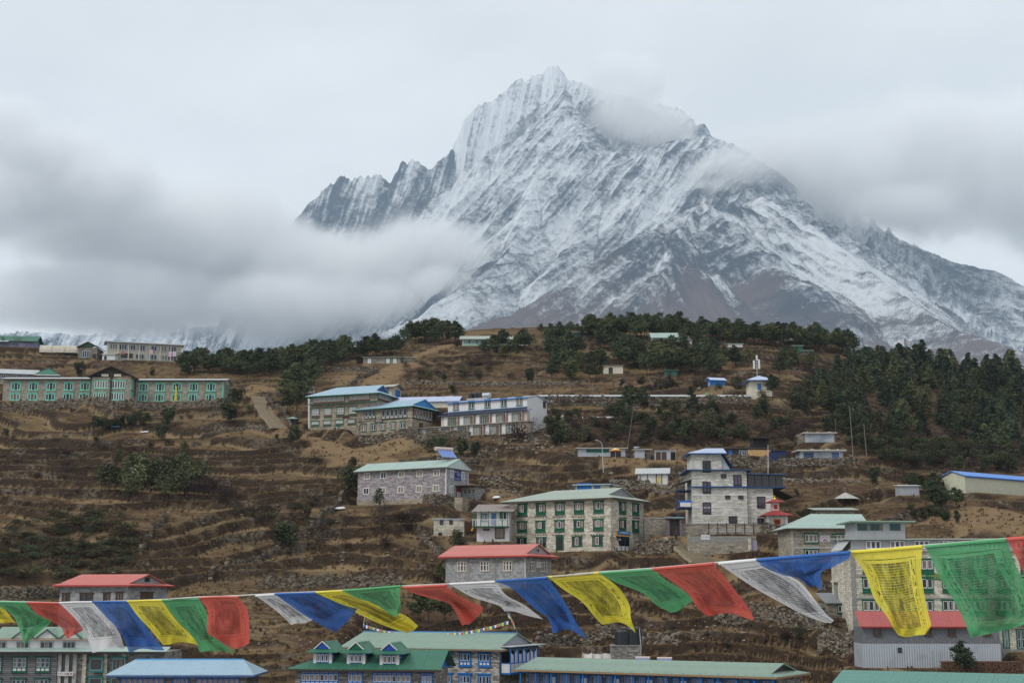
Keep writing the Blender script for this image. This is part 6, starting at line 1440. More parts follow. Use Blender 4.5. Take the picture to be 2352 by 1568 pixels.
# parasol, dish, tent, tanks, heaters
b = hit(1414, 1052); k = b.y / F; r = thing("parasol", "cream parasol with orange rim beside the long tin shed", "parasol", b)
link("pole", mesh_of("pole", *cyl((0, 0, -.2), (0, 0, 23 * k), .05)), r, STEEL)
n = 10; v = [(0, 0, 24 * k)] + [(14 * k * math.cos(2 * math.pi * i / n), 14 * k * math.sin(2 * math.pi * i / n), 18.5 * k) for i in range(n)]; link("canopy", mesh_of("canopy", v, [(0, i + 1, (i + 1) % n + 1) for i in range(n)]), r, paint(srgb(230, 200, 140)))
v = [(14 * k * math.cos(2 * math.pi * i / n), 14 * k * math.sin(2 * math.pi * i / n), z) for z in (18.5 * k, 16.5 * k) for i in range(n)]; link("valance", mesh_of("valance", v, [(i, (i + 1) % n, n + (i + 1) % n, n + i) for i in range(n)]), r, paint(srgb(225, 150, 60)))
b = hit(1413, 1270); r = thing("satellite_dish", "old brown satellite dish by the corner of the bank building", "satellite dish", b)
rings = []; nn = 18
for j in range(5):
    rad = 1.05 * j / 4.0
    for i in range(nn): rings.append((rad * math.cos(2 * math.pi * i / nn), rad * math.sin(2 * math.pi * i / nn), .32 * (rad / 1.05) ** 2))
fa = [(j * nn + i, j * nn + (i + 1) % nn, (j + 1) * nn + (i + 1) % nn, (j + 1) * nn + i) for j in range(4) for i in range(nn)]
ds = link("dish", mesh_of("dish", rings, fa), r, plain("dish_tan", (.30, .25, .18), .7)); ds.location = (-.35, 0, 1.55); ds.rotation_euler = (R(20), R(62), R(-15))
sm = ds.modifiers.new("thickness", 'SOLIDIFY'); sm.thickness = .05
link("stand", mesh_of("stand", *merge([cyl((0, 0, -.3), (-.25, 0, 1.4), .09), cyl((.5, .3, -.3), (-.2, 0, 1.1), .05), cyl((.3, -.4, -.3), (-.2, 0, 1.1), .05)])), r, plain("dish_metal", (.2, .18, .16))); link("feed_arm", mesh_of("feed_arm", *merge([cyl((-.25, 0, 1.3), (.75, 0, 2.05), .03), cyl((-.1, 0, 2.4), (.75, 0, 2.05), .025), boxes([(.68, -.08, 1.98, .86, .08, 2.16)])])), r, P_GREYL)
b = hit(1087, 1217); k = b.y / F
tag(link("tent", mesh_of("tent", [(-6 * k, 0, -.1), (6.5 * k, 0, -.1), (5 * k, 1.8, -.1), (-5 * k, 1.8, -.1), (0.8 * k, .5, 12 * k), (.5 * k, 1.4, 11 * k)], [(0, 1, 4), (1, 2, 5, 4), (2, 3, 5), (3, 0, 4, 5)], paint(srgb(235, 165, 30))), None, None, b), "small orange yellow tent left of the balcony house", "tent")
BLACKP = plain("black_tank_plastic", (.018, .02, .024), .45, .4)
def tank(label, p, rad, h, group=None, mat=None, name="water_tank"):
    r = thing(name, label, "water tank", p, 0, group); prof = [(rad, 0), (rad, h * .8), (rad * .92, h * .86), (rad * .35, h * .96), (rad * .3, h)]; n = 14; v, f = [], []
    for ra, z in prof: v += [(ra * math.cos(2 * math.pi * i / n), ra * math.sin(2 * math.pi * i / n), z) for i in range(n)]
    f = [(j * n + i, j * n + (i + 1) % n, (j + 1) * n + (i + 1) % n, (j + 1) * n + i) for j in range(len(prof) - 1) for i in range(n)] + [tuple(range((len(prof) - 1) * n, len(prof) * n))]
    link("shell", mesh_of("shell", v, f), r, mat or BLACKP)
    for i in range(4): link("rib", mesh_of("rib", *cyl((0, 0, h * (.14 + .19 * i)), (0, 0, h * (.17 + .19 * i)), rad * 1.03, rad * 1.03, 14)), r, mat or BLACKP)
    link("lid", mesh_of("lid", *cyl((0, 0, h), (0, 0, h * 1.04), rad * .34, rad * .32, 12)), r, mat or BLACKP); return r
# tanks on the white hotel's roof ridge: a flat stand first
zr = hotelw.H + .95; st = hotelw.box('tank_stand', hotelw.L * .14, hotelw.D * .5 - 1.1, zr - .5, hotelw.L * .40, hotelw.D * .5 + 1.1, zr + .28, P_GREYL)
for f_, lab in ((.165, "leftmost black water tank on the white hotel roof"), (.235, "middle black water tank on the white hotel roof"), (.285, "right black water tank on the white hotel roof")):
    tank(lab, hotelw.W @ Vector((hotelw.L * f_, hotelw.D * .5, zr + .28)), .62, 1.35, "water tanks on the white hotel")
r = thing("silver_tank", "silver horizontal water tank on the white hotel roof", "water tank", hotelw.W @ Vector((hotelw.L * .365, hotelw.D * .5, zr + .28)), -hotelw.th)
link("shell", mesh_of("shell", *cyl((-.9, 0, .62), (.9, 0, .62), .5, .5, 14)), r, STEEL); link("cradle", mesh_of("cradle", *boxes([(-.7, -.4, 0, -.6, .4, .3), (.6, -.4, 0, .7, .4, .3)])), r, P_GREYL)
def heater(label, W, loc, rz, scale=1.0, group=None):
    q = W @ Vector(loc); r = thing("solar_heater", label, "solar heater", q, rz, group); s = scale
    link("tube_panel", mesh_of("tube_panel", *prism([(-1.0 * s, -1.3 * s, .25 * s), (1.0 * s, -1.3 * s, .25 * s), (1.0 * s, 0, 1.2 * s), (-1.0 * s, 0, 1.2 * s)], (0, 0, .07))), r, tin(srgb(120, 150, 215), .3, period=.16, rust=0))
    link("tank", mesh_of("tank", *cyl((-1.15 * s, .12 * s, 1.35 * s), (1.15 * s, .12 * s, 1.35 * s), .24 * s, .24 * s, 12)), r, paint((.55, .45, .42), .4, .2)); link("frame", mesh_of("frame", *merge([cyl((sx * .9 * s, .1 * s, -.1), (sx * .9 * s, .1 * s, 1.2 * s), .04, .04, 5) for sx in (-1, 1)] + [cyl((sx * .9 * s, -1.25 * s, -.15), (sx * .9 * s, -1.25 * s, .3 * s), .04, .04, 5) for sx in (-1, 1)] + [cyl((sx * .9 * s, -1.2 * s, .1), (sx * .9 * s, .1 * s, .3 * s), .04, .04, 5) for sx in (-1, 1)])), r, STEEL)
z = annex.H + .45
heater("left solar heater on the annex roof beside the white hotel", annex.W, (annex.L * .25, 2.2, z), -annex.th, 1.25, "solar heaters on the annex"); heater("right solar heater on the annex roof beside the white hotel", annex.W, (annex.L * .75, 2.2, z), -annex.th, 1.25, "solar heaters on the annex")
heater("solar water heater standing on the mint roof of the patterned house", ph.W, (ph.L * .86, ph.D * .48, ph.H + 1.68), -ph.th + R(60), 1.5)
# tank tower among the bottom roofs
h = House("tank_tower", "square grey stone tower carrying two black tanks above the verandah roof", "tower", OG, 922, 1188, 1420, 'L', 0, 3.4, ye=1228, Y=170, pad=False); h.near = True; h.walls(STONE_D, down=4); h.bxs('ledge', [(-.1, -.1, h.H, h.L + .1, h.D + .1, h.H + .1)], CONC)
tank("smaller left black tank on top of the stone tank tower", h.W @ Vector((h.L * .40, 1.4, h.H + .1)), .95, 1.9, "tanks on the tank tower"); tank("taller right black tank on top of the stone tank tower", h.W @ Vector((h.L * .78, 1.6, h.H + .1)), 1.0, 2.3, "tanks on the tank tower")
h.add('pipe', mesh_of('pipe', *merge([cyl((h.L * .98, .9, h.H + 2), (h.L * 1.0, -.1, h.H - .2), .05, .05, 6), cyl((h.L * 1.0, -.1, h.H - .2), (h.L * .97, -.12, 0), .05, .05, 6)])), P_GREYL)
zr = vl.H + 1.15
for fx, lab in ((.415, "left solar heater behind the ridge of the mint verandah roof"), (.505, "right solar heater behind the ridge of the mint verandah roof")): heater(lab, vl.W, (vl.L * fx, vl.D * .5 + 1.2, zr - .75), -vl.th + R(28), .72, "solar heaters on the verandah lodge")
def tunnel(label, o, xl, xr, yb, ye, depth=4.0, yaw=0, mat=None, Y=None, name="greenhouse_tunnel"):
    h = House(name, label, "greenhouse", o, xl, xr, yb, 'L', yaw, depth, ye=ye, pad=False, Y=Y); n, m = 10, 9; v = []
    rr = random.Random(int(xl))
    for j in range(m + 1):
        x = h.L * j / m; s = .93 + .1 * rr.random()
        for i in range(n + 1):
            t = math.pi * i / n; v.append((x, h.D / 2 - math.cos(t) * h.D / 2, math.sin(t) ** .8 * h.H * s - .1))
    f = [(j * (n + 1) + i, j * (n + 1) + i + 1, (j + 1) * (n + 1) + i + 1, (j + 1) * (n + 1) + i) for j in range(m) for i in range(n)] + [tuple(range(n + 1)), tuple(reversed(range(m * (n + 1), (m + 1) * (n + 1))))]
    h.add('cover', mesh_of('cover', v, f, mat or PLASTIC_W))
    for j in range(0, m + 1, 3): h.add('hoop', mesh_of('hoop', *merge([cyl((h.L * j / m, h.D / 2 - math.cos(math.pi * i / 6) * (h.D / 2 + .06), math.sin(math.pi * i / 6) ** .8 * (h.H + .08)), (h.L * j / m, h.D / 2 - math.cos(math.pi * (i + 1) / 6) * (h.D / 2 + .06), math.sin(math.pi * (i + 1) / 6) ** .8 * (h.H + .08)), .04, .04, 4) for i in range(6)])), WOODG)
    return h
tunnel("cream plastic greenhouse tunnel between green house and gabled house", OA, 358, 705, 388, 312, 4, -6, plain("cream_plastic", (.52, .48, .40), .5))
tunnel("white plastic sheeting tunnel just right of the white hotel", OC, 246, 332, 1020, 948, 3); tunnel("long white plastic tunnel among the junipers below the long white roof", OC, 645, 975, 1030, 966, 3.5); tunnel("short strip of white plastic between junipers", OC, 425, 470, 990, 962, 2)
tunnel("torn white plastic greenhouse left of the stone tank tower", OG, 655, 915, 1420, 1290, 4, 0, plain("dirty_plastic", (.5, .48, .45), .55), 171)
# laundry
for x, a, b, c_, lab in ((1390, 372, 412, 26, (.62, .5, .55)), (1562, 388, 436, 30, (.66, .50, .62)), (1600, 388, 434, 34, (.66, .58, .68)), (1132, 385, 412, 30, (.5, .2, .15))):
    u0, z0 = guest.on('F', x - c_ / 2, b); u1, z1 = guest.on('F', x + c_ / 2, a); q = guest.W @ Vector((u0, -.35, z0)); w = u1 - u0; hh = z1 - z0; v = []
    for i in range(7):
        for j in range(2): v.append((w * i / 6, .06 * math.sin(i * 1.9), hh * j))
    o = link("hanging_cloth", mesh_of("hanging_cloth", v, [(2 * i, 2 * i + 2, 2 * i + 3, 2 * i + 1) for i in range(6)], paint(lab, .85, .1)), None, None, q, -guest.th); o.modifiers.new("t", 'SOLIDIFY').thickness = .02
    tag(o, {1390: "pale cloth hung from the middle balcony of the guest house", 1562: "left pink sheet hung on the right end of the guest house", 1600: "right pink sheet hung on the right end of the guest house", 1132: "dark red cloth hung low on the left of the guest house"}[x], "laundry")
u, z = r0 = lodge.on('F', 1700, 840); rgt = [o for o in bpy.data.objects if o.name.startswith('stone_lodge')][0]
q = hit(425, 921.5); k = q.y / F
bn = tag(link("banner", mesh_of("banner", *prism([(0, 0, 0), (.75, 0, 0), (.65, 0, 3.4), (.35, 0, 3.7)], (0, .03, 0)), plain("yellow_cloth", srgb(190, 180, 80))), None, None, Vector((q.x, Yl - .5, lodge.org.z)), 0), "tall yellow cloth banner on the front of the turquoise windowed lodge", "banner")
b = hit(1657, 1268); tag(link("metal_drum", mesh_of("metal_drum", *boxes([(-.5, -.3, -.1, .5, .4, .85), (-.54, -.34, .85, .54, .44, .95)]), paint(srgb(165, 40, 45))), None, None, b, .1), "red metal box against the rough plastered wall", "box")
# timber, tin sheets and firewood
b = hit(1135, 1240); r = thing("timber_pile", "pile of grey boards and tin sheets beside the balcony house", "timber pile", b)
rr = random.Random(9)
for i in range(7): link("board", mesh_of("board", *prism([(-1.7 + rr.uniform(0, .6), -2.4 + i * .25, .12 * i), (1.4 + rr.uniform(0, .8), -2.4 + i * .25, .12 * i + .15), (1.4, -2.1 + i * .25, .12 * i + .2), (-1.5, -2.1 + i * .25, .12 * i + .05)], (0, 0, .08))), r, [WOODG, T_WHITE, T_LAV, T_WHITE, P_CREAM, WOODG, T_LAV][i])
def logs(label, px, py, n, rows, L=1.0, mat=None):
    b = hit(px, py); r = thing("firewood_stack", label, "firewood", b); rr = random.Random(px); me = mesh_of("log", *cyl((0, -L / 2, 0), (0, L / 2, 0), .11, .10, 6), mat or plain("firewood", (.13, .07, .045)))
    for j in range(rows):
        for i in range(n): o = link("log", me, r); o.location = (i * .22 + (j % 2) * .1, rr.uniform(-.1, .1), .1 + j * .19); o.rotation_euler = (0, rr.uniform(0, 3), rr.uniform(-.05, .05))
logs("long low stack of dark firewood before the corrugated metal shed", 2165, 1546, 40, 7)
# boulders and litter
def boulder(label, px, py, wpx, seed, group=None, mat=None):
    b = hit(px, py); s = wpx * b.y / F / 2; rr = random.Random(seed); bm = bmesh.new(); bmesh.ops.create_icosphere(bm, subdivisions=2, radius=1)
    for v in bm.verts: v.co = v.co.normalized() * (1 + rr.uniform(-.22, .22)); v.co = Vector((v.co.x * s, v.co.y * s * .8, v.co.z * s * .62))
    me = bpy.data.meshes.new("boulder"); bm.to_mesh(me); bm.free(); return tag(link("boulder", me, None, mat or M_BOULD, b + Vector((0, 0, s * .15)), rr.uniform(0, 6)), label, "boulder", group)
boulder("rounded boulder at the foot of the wall by the steps", 1500, 1262, 22, 1); boulder("large tan boulder on the grass above the panelled shed", 1390, 1075, 14, 2); boulder("second tan boulder just right of the street lamp foot", 1403, 1088, 12, 3)
boulder("pale boulder on the terrace right of the glazed room", 1812, 1102, 12, 4); boulder("pale boulder above the blue hut's lower left corner", 1606, 893, 12, 5); boulder("standing grey slab beside the wall right of the lodge trees", 1130, 1035, 16, 6); boulder("pale boulder lying on the terrace under the cottage", 1860, 1104, 10, 7)
rr = random.Random(77)
WB = plain("white_stone", (.27, .24, .205), .95, .1)
def scatter_stones(label, x0, x1, y0, y1, n, smin, smax, seed, mat):
    rr = random.Random(seed); v, f = [], []
    for _ in range(n):
        b = hit(rr.uniform(x0, x1), rr.uniform(y0, y1)); s = rr.uniform(smin, smax); k = len(v)
        for zz in (-.3, .7):
            for sa, sb in ((-1, -1), (1, -1), (1, 1), (-1, 1)): v.append(b + Vector((sa * s * rr.uniform(.6, 1.1), sb * s * rr.uniform(.5, 1), zz * s * rr.uniform(.6, 1))))
        f += [tuple(k + q for q in t) for t in ((0,3,2,1),(4,5,6,7),(0,1,5,4),(1,2,6,5),(2,3,7,6),(3,0,4,7))]
    tag(link("loose_stones", mesh_of("loose_stones", v, f, mat)), label, None, None, 'stuff')
scatter_stones("pale loose stones", 1560, 1600, 1085, 1112, 90, .12, .4, 1, WB); scatter_stones("pale loose stones", 1790, 1990, 1098, 1108, 120, .1, .3, 2, WB); scatter_stones("pale loose stones", 1400, 1440, 1100, 1122, 80, .12, .35, 3, WB); scatter_stones("loose stones", 700, 1000, 1170, 1290, 60, .08, .28, 4, WB); scatter_stones("loose stones", 1130, 1300, 960, 1040, 120, .12, .4, 5, M_BOULD); scatter_stones("loose stones", 1100, 1200, 1090, 1140, 90, .12, .35, 6, WB); scatter_stones("loose stones", 250, 620, 960, 1340, 60, .08, .25, 7, M_BOULD); scatter_stones("loose stones", 1240, 1900, 1370, 1470, 120, .08, .26, 8, M_BOULD); scatter_stones("loose stones", 1900, 2352, 1090, 1220, 80, .08, .25, 9, WB); scatter_stones("loose stones", 560, 900, 1360, 1500, 150, .07, .22, 10, M_BOULD)
b = hit(1942, 1143); tag(link("sand_heap", mesh_of("sand_heap", [(0, 0, .95)] + [(2.3 * math.cos(i * .5236) * (1 + .1 * math.sin(i * 3)), 1.8 * math.sin(i * .5236), -.2) for i in range(12)], [(0, i + 1, (i + 1) % 12 + 1) for i in range(12)], plain("pale_sand", (.42, .41, .39), .95), False), None, None, b), "pale heap of sand on the terrace right of the tower building", "heap")
for px, py, w_, m_, lab in ((332, 994, 18, WHITE, "white plastic sheet lying on the upper left field"), (265, 982, 20, (.08, .2, .42), "blue plastic sheet under the junipers on the left"), (70, 917, 12, WHITE, "white scrap on the wall top below the left lodge"), (780, 1170, 26, WHITE, "thin white sheet caught in the bushes below the patterned house"), (1462, 1030, 14, (.5, .55, .62), "pale bundle on the roof line behind the small tin shed"), (1140, 1145, 18, WHITE, "white sack beside the path right of the patterned house")):
    b = hit(px, py); s = w_ * b.y / F / 2
    tag(link("plastic_sheet", mesh_of("plastic_sheet", *prism([(-s, -.5, .1), (s * .2, -.7, .05), (s, -.2, .16), (s * .7, .9, .5), (-s * .6, .8, .42)], (0, 0, .12)), paint(m_, .5, .1)), None, None, b), lab, "sheet")
# people
def person(label, px, py, hpx, top, legs, hair=(.02, .018, .016), stride=.18, face=0.0):
    b = hit(px, py); s = hpx * b.y / F / 1.72
    r = thing("person", label, "person", b, face)
    J = {'pel': (0, 0, .95), 'che': (0, .02, 1.28), 'nek': (0, .0, 1.48), 'hed': (0, -.02, 1.62), 'hl': (-.09, 0, .92), 'kl': (-.1, -stride * .6, .5), 'al': (-.1, -stride * .5, .08), 'tl': (-.1, -stride - .13, .03), 'hr': (.09, 0, .92), 'kr': (.1, stride * .2, .5), 'ar': (.1, stride * 1.1, .1), 'tr': (.1, stride - .05, .03), 'sl': (-.19, 0, 1.42), 'el': (-.25, .06, 1.14), 'wl': (-.24, -.06, .9), 'dl': (-.23, -.1, .81), 'sr': (.19, 0, 1.42), 'er': (.25, .0, 1.14), 'wr': (.24, -.12, .92), 'dr': (.23, -.16, .84)}
    E = [('pel', 'che'), ('che', 'nek'), ('nek', 'hed'), ('pel', 'hl'), ('hl', 'kl'), ('kl', 'al'), ('al', 'tl'), ('pel', 'hr'), ('hr', 'kr'), ('kr', 'ar'), ('ar', 'tr'), ('che', 'sl'), ('sl', 'el'), ('el', 'wl'), ('wl', 'dl'), ('che', 'sr'), ('sr', 'er'), ('er', 'wr'), ('wr', 'dr')]
    rad = dict(pel=.15, che=.165, nek=.06, hed=.105, hl=.095, kl=.065, al=.05, tl=.04, hr=.095, kr=.065, ar=.05, tr=.04, sl=.07, el=.052, wl=.04, dl=.038, sr=.07, er=.052, wr=.04, dr=.038)
    K = list(J); me = bpy.data.meshes.new("body"); me.from_pydata([tuple(c * s for c in J[k]) for k in K], [(K.index(a), K.index(c)) for a, c in E], [])
    m = NT("clothed_person"); z = m.n("SeparateXYZ"); m.set(z.inputs[0], m.n("TexCoord").outputs['Object']); zz = m.math('DIVIDE', z.outputs[2], s)
    c = m.mix(m.math('GREATER_THAN', zz, .93), legs, top); c = m.mix(m.math('GREATER_THAN', zz, 1.5), c, (.30, .18, .12)); c = m.mix(m.math('LESS_THAN', zz, .08), c, (.02, .02, .02))
    o = link("body", me, r, m.done(m.bsdf(c, .9))); o.modifiers.new("skin", 'SKIN')
    for i, k in enumerate(K):
        sv = me.skin_vertices[0].data[i]; sv.radius = (rad[k] * s, rad[k] * s); sv.use_root = (k == 'pel')
    sd = o.modifiers.new("smooth", 'SUBSURF'); sd.levels = 1; sd.render_levels = 1
    hv = [(.115 * s * math.cos(a) * math.cos(e), .015 * s + .115 * s * math.sin(a) * math.cos(e), 1.66 * s + .11 * s * math.sin(e)) for e in (0, .5, 1.0, 1.5) for a in [2 * math.pi * i / 8 for i in range(8)]]
    link("hair", mesh_of("hair", hv, [(j * 8 + i, j * 8 + (i + 1) % 8, (j + 1) * 8 + (i + 1) % 8, (j + 1) * 8 + i) for j in range(3) for i in range(8)], plain("hair", hair)), r)
person("person in dark clothes walking past the small tin shed", 1482.5, 1059, 21, (.02, .022, .03), (.03, .032, .045), face=R(70))
person("person in dark jacket standing at the foot of the dark gateway", 1553, 1243, 25, (.035, .037, .045), (.025, .027, .035), stride=.05, face=R(10))
person("person in dark red jacket on the pale stairway left of the brown lodge", 614, 940, 18, (.10, .03, .04), (.03, .03, .035), stride=.12, face=R(15))
# ------------------------------------------------------------------ the string of prayer flags close to the viewer
_fw = [(-200, 70), (100, 77), (420, 82), (800, 94), (1320, 115), (1570, 136), (2040, 163), (2220, 175), (2600, 198)]
def rope_dist(px):
    for (a, wa), (b, wb) in zip(_fw[:-1], _fw[1:]):
        if px <= b: return .33 * F / (wa + (wb - wa) * (px - a) / (b - a))
    return .33 * F / _fw[-1][1]
def mat_flag(key, col, ink):
    m = NT("flag_cloth_" + key); uv = m.attr("print_uv").outputs['Vector']; s = m.n("SeparateXYZ"); m.set(s.inputs[0], uv); u, v, w = s.outputs
    rows = 46.0; q = m.math('MULTIPLY', v, rows); fr = m.math('FRACT', q); fl = m.math('FLOOR', q)
    cmb = m.n("CombineXYZ"); m.set(cmb.inputs[0], m.math('MULTIPLY', u, 120.0)); m.set(cmb.inputs[1], m.math('MULTIPLY', fl, 7.31)); m.set(cmb.inputs[2], w)
    g = m.noise(cmb.outputs[0], 1.0, 2, .6); smear = m.noise(m.mapping(uv, (9, 6, 1)), 1.0, 4, .65)
    cmb2 = m.n("CombineXYZ"); m.set(cmb2.inputs[0], m.math('MULTIPLY', u, 240.0)); m.set(cmb2.inputs[1], m.math('MULTIPLY', v, 200.0)); m.set(cmb2.inputs[2], w)
    g2 = m.noise(cmb2.outputs[0], 1.0, 2, .6)
    line = m.math('MULTIPLY', m.math('GREATER_THAN', fr, .14), m.math('GREATER_THAN', m.math('ADD', m.math('MULTIPLY', g, .75), m.math('MULTIPLY', g2, .35)), .45))
    def band(x, a, b): return m.math('MULTIPLY', m.math('GREATER_THAN', x, a), m.math('LESS_THAN', x, b))
    inner = m.math('MULTIPLY', band(u, .20, .80), band(v, .11, .76)); ink_t = m.math('MULTIPLY', line, inner)
    def frame(a, b, c, d, t):
        o = m.math('MULTIPLY', band(u, a, b), band(v, c, d)); i = m.math('MULTIPLY', band(u, a + t, b - t), band(v, c + t, d - t)); return m.math('SUBTRACT', o, i)
    edge = frame(.09, .91, .075, .80, .008)
    cols = m.math('MULTIPLY', m.math('MAXIMUM', band(u, .11, .175), band(u, .825, .89)), band(v, .10, .77)); gl = m.math('MULTIPLY', cols, m.math('GREATER_THAN', m.noise(m.mapping(uv, (34, 24, 1)), 1.0, 3, .6), .54))
    cd = m.n("VectorMath", operation='LENGTH'); sub = m.n("VectorMath", operation='SUBTRACT'); m.set(sub.inputs[0], m.mapping(uv, (1, .8, 0))); sub.inputs[1].default_value = (.5, .345, 0); m.set(cd.inputs[0], sub.outputs[0])
    fig = m.math('MULTIPLY', m.math('LESS_THAN', m.math('ADD', cd.outputs['Value'], m.math('MULTIPLY', g2, .09)), .115), m.math('GREATER_THAN', m.noise(m.mapping(uv, (26, 22, 1)), 1.0, 3, .7), .42))
    a = m.math('MAXIMUM', m.math('MAXIMUM', ink_t, edge), m.math('MAXIMUM', gl, fig)); a = m.math('MULTIPLY', a, m.math('MULTIPLY', m.ramp(smear, .22, .62), ink))
    base = m.mix(m.ramp(smear, .3, .8), tuple(x * .86 for x in col), col)
    c = m.mix(m.math('MULTIPLY', a, .88), base, (.018, .018, .022)); cb = m.mix(m.math('MULTIPLY', a, .75), base, (.03, .03, .03))
    d = m.n("BsdfDiffuse", ins={'Roughness': .6}); m.set(d.inputs[0], c); t = m.n("BsdfTranslucent"); m.set(t.inputs[0], cb); mx = m.n("MixShader"); mx.inputs[0].default_value = .42
    wv = m.bump(m.noise(m.mapping(uv, (11, 5, 1)), 1.0, 4, .6), .6, .03); m.set(d.inputs['Normal'], wv)
    tp = m.n("BsdfTransparent"); mx2 = m.n("MixShader"); mx2.inputs[0].default_value = .13
    m.t.links.new(d.outputs[0], mx.inputs[1]); m.t.links.new(t.outputs[0], mx.inputs[2]); m.t.links.new(mx.outputs[0], mx2.inputs[1]); m.t.links.new(tp.outputs[0], mx2.inputs[2])
    return m.done(mx2)
FC = dict(yellow=srgb(244, 230, 84), green=srgb(98, 178, 124), red=srgb(218, 104, 92), white=(.86, .86, .87), blue=srgb(66, 116, 192))
FM = {k: mat_flag(k, c, {'yellow': 1.0, 'white': 1.0, 'green': .85, 'red': .75, 'blue': .85}[k]) for k, c in FC.items()}
def resample(net, nu, nv):
    A = np.array(net, float); r, c = A.shape[:2]
    def interp(P, n):   # smooth curve through the points, along axis 0
        m_ = len(P); t = np.linspace(0, m_ - 1, n); out = []
        for x in t:
            i = int(min(m_ - 2, math.floor(x))); f = x - i; p1, p2 = P[i], P[i + 1]; p0 = P[i - 1] if i > 0 else 2 * p1 - p2; p3 = P[i + 2] if i + 2 < m_ else 2 * p2 - p1
            out.append(.5 * (2 * p1 + (p2 - p0) * f + (2 * p0 - 5 * p1 + 4 * p2 - p3) * f * f + (3 * p1 - p0 - 3 * p2 + p3) * f ** 3))
        return np.array(out)
    B = interp(A, nv); return np.swapaxes(interp(np.swapaxes(B, 0, 1), nu), 0, 1)
def flag(color, o, net, label, i):
    rr = random.Random(i * 7 + 1); nu, nv = 26, 30
    pts = [[(o[0] + p[0] / 4.0, o[1] + p[1] / 4.0, p[2] if len(p) > 2 else 0.0) for p in row] for row in net]
    G_ = resample(pts, nu, nv); D0 = rope_dist(float(G_[0, :, 0].mean())); V = []; UV = []; sc = D0 / 13.0
    ph, ph2 = rr.uniform(0, 6), rr.uniform(0, 6); lean = rr.uniform(-.02, .05)
    xl, xr = G_[0, 0, 0], G_[0, -1, 0]
    for b in range(nv):
        for a in range(nu):
            u, v = a / (nu - 1), b / (nv - 1); px, py, dz = G_[b, a]
            d = rope_dist(xl + (xr - xl) * u) + v ** 1.2 * (lean + .095 * math.sin(5.2 * u + ph + 2.2 * v) + .045 * math.sin(10 * u - 4 * v + ph2)) + dz + .05 * v * math.sin(13 * (u + .5 * v) + ph) * math.sin(6 * v + ph2) + (.004 if i % 2 else 0.0) * v
            if v > .82: py += (v - .82) * 10 * math.sin(7 * u + ph2)
            V.append(tuple(at(px, py, d))); UV.append((u, v, i * 3.7))
    f = [(b * nu + a, b * nu + a + 1, (b + 1) * nu + a + 1, (b + 1) * nu + a) for b in range(nv - 1) for a in range(nu - 1)]
    org = Vector(V[nu // 2]); r = thing("prayer_flag", label, "prayer flag", org, 0, "large prayer flags on the near rope")
    me = mesh_of("cloth", [Vector(q) - org for q in V], f, FM[color], True); add_vec(me, "print_uv", UV); link("cloth", me, r)
    top = [Vector(V[a]) - org + Vector((0, -.004, .002)) for a in range(0, nu, 5)]
    link("hem", mesh_of("hem", *merge([cyl(p, q, .0085, .0085, 7) for p, q in zip(top[:-1], top[1:])])), r, paint(tuple(x * .85 for x in FC[color]), .9, .1))
OE_, OF_, OG_, OH_ = OE, OF, OG, OH
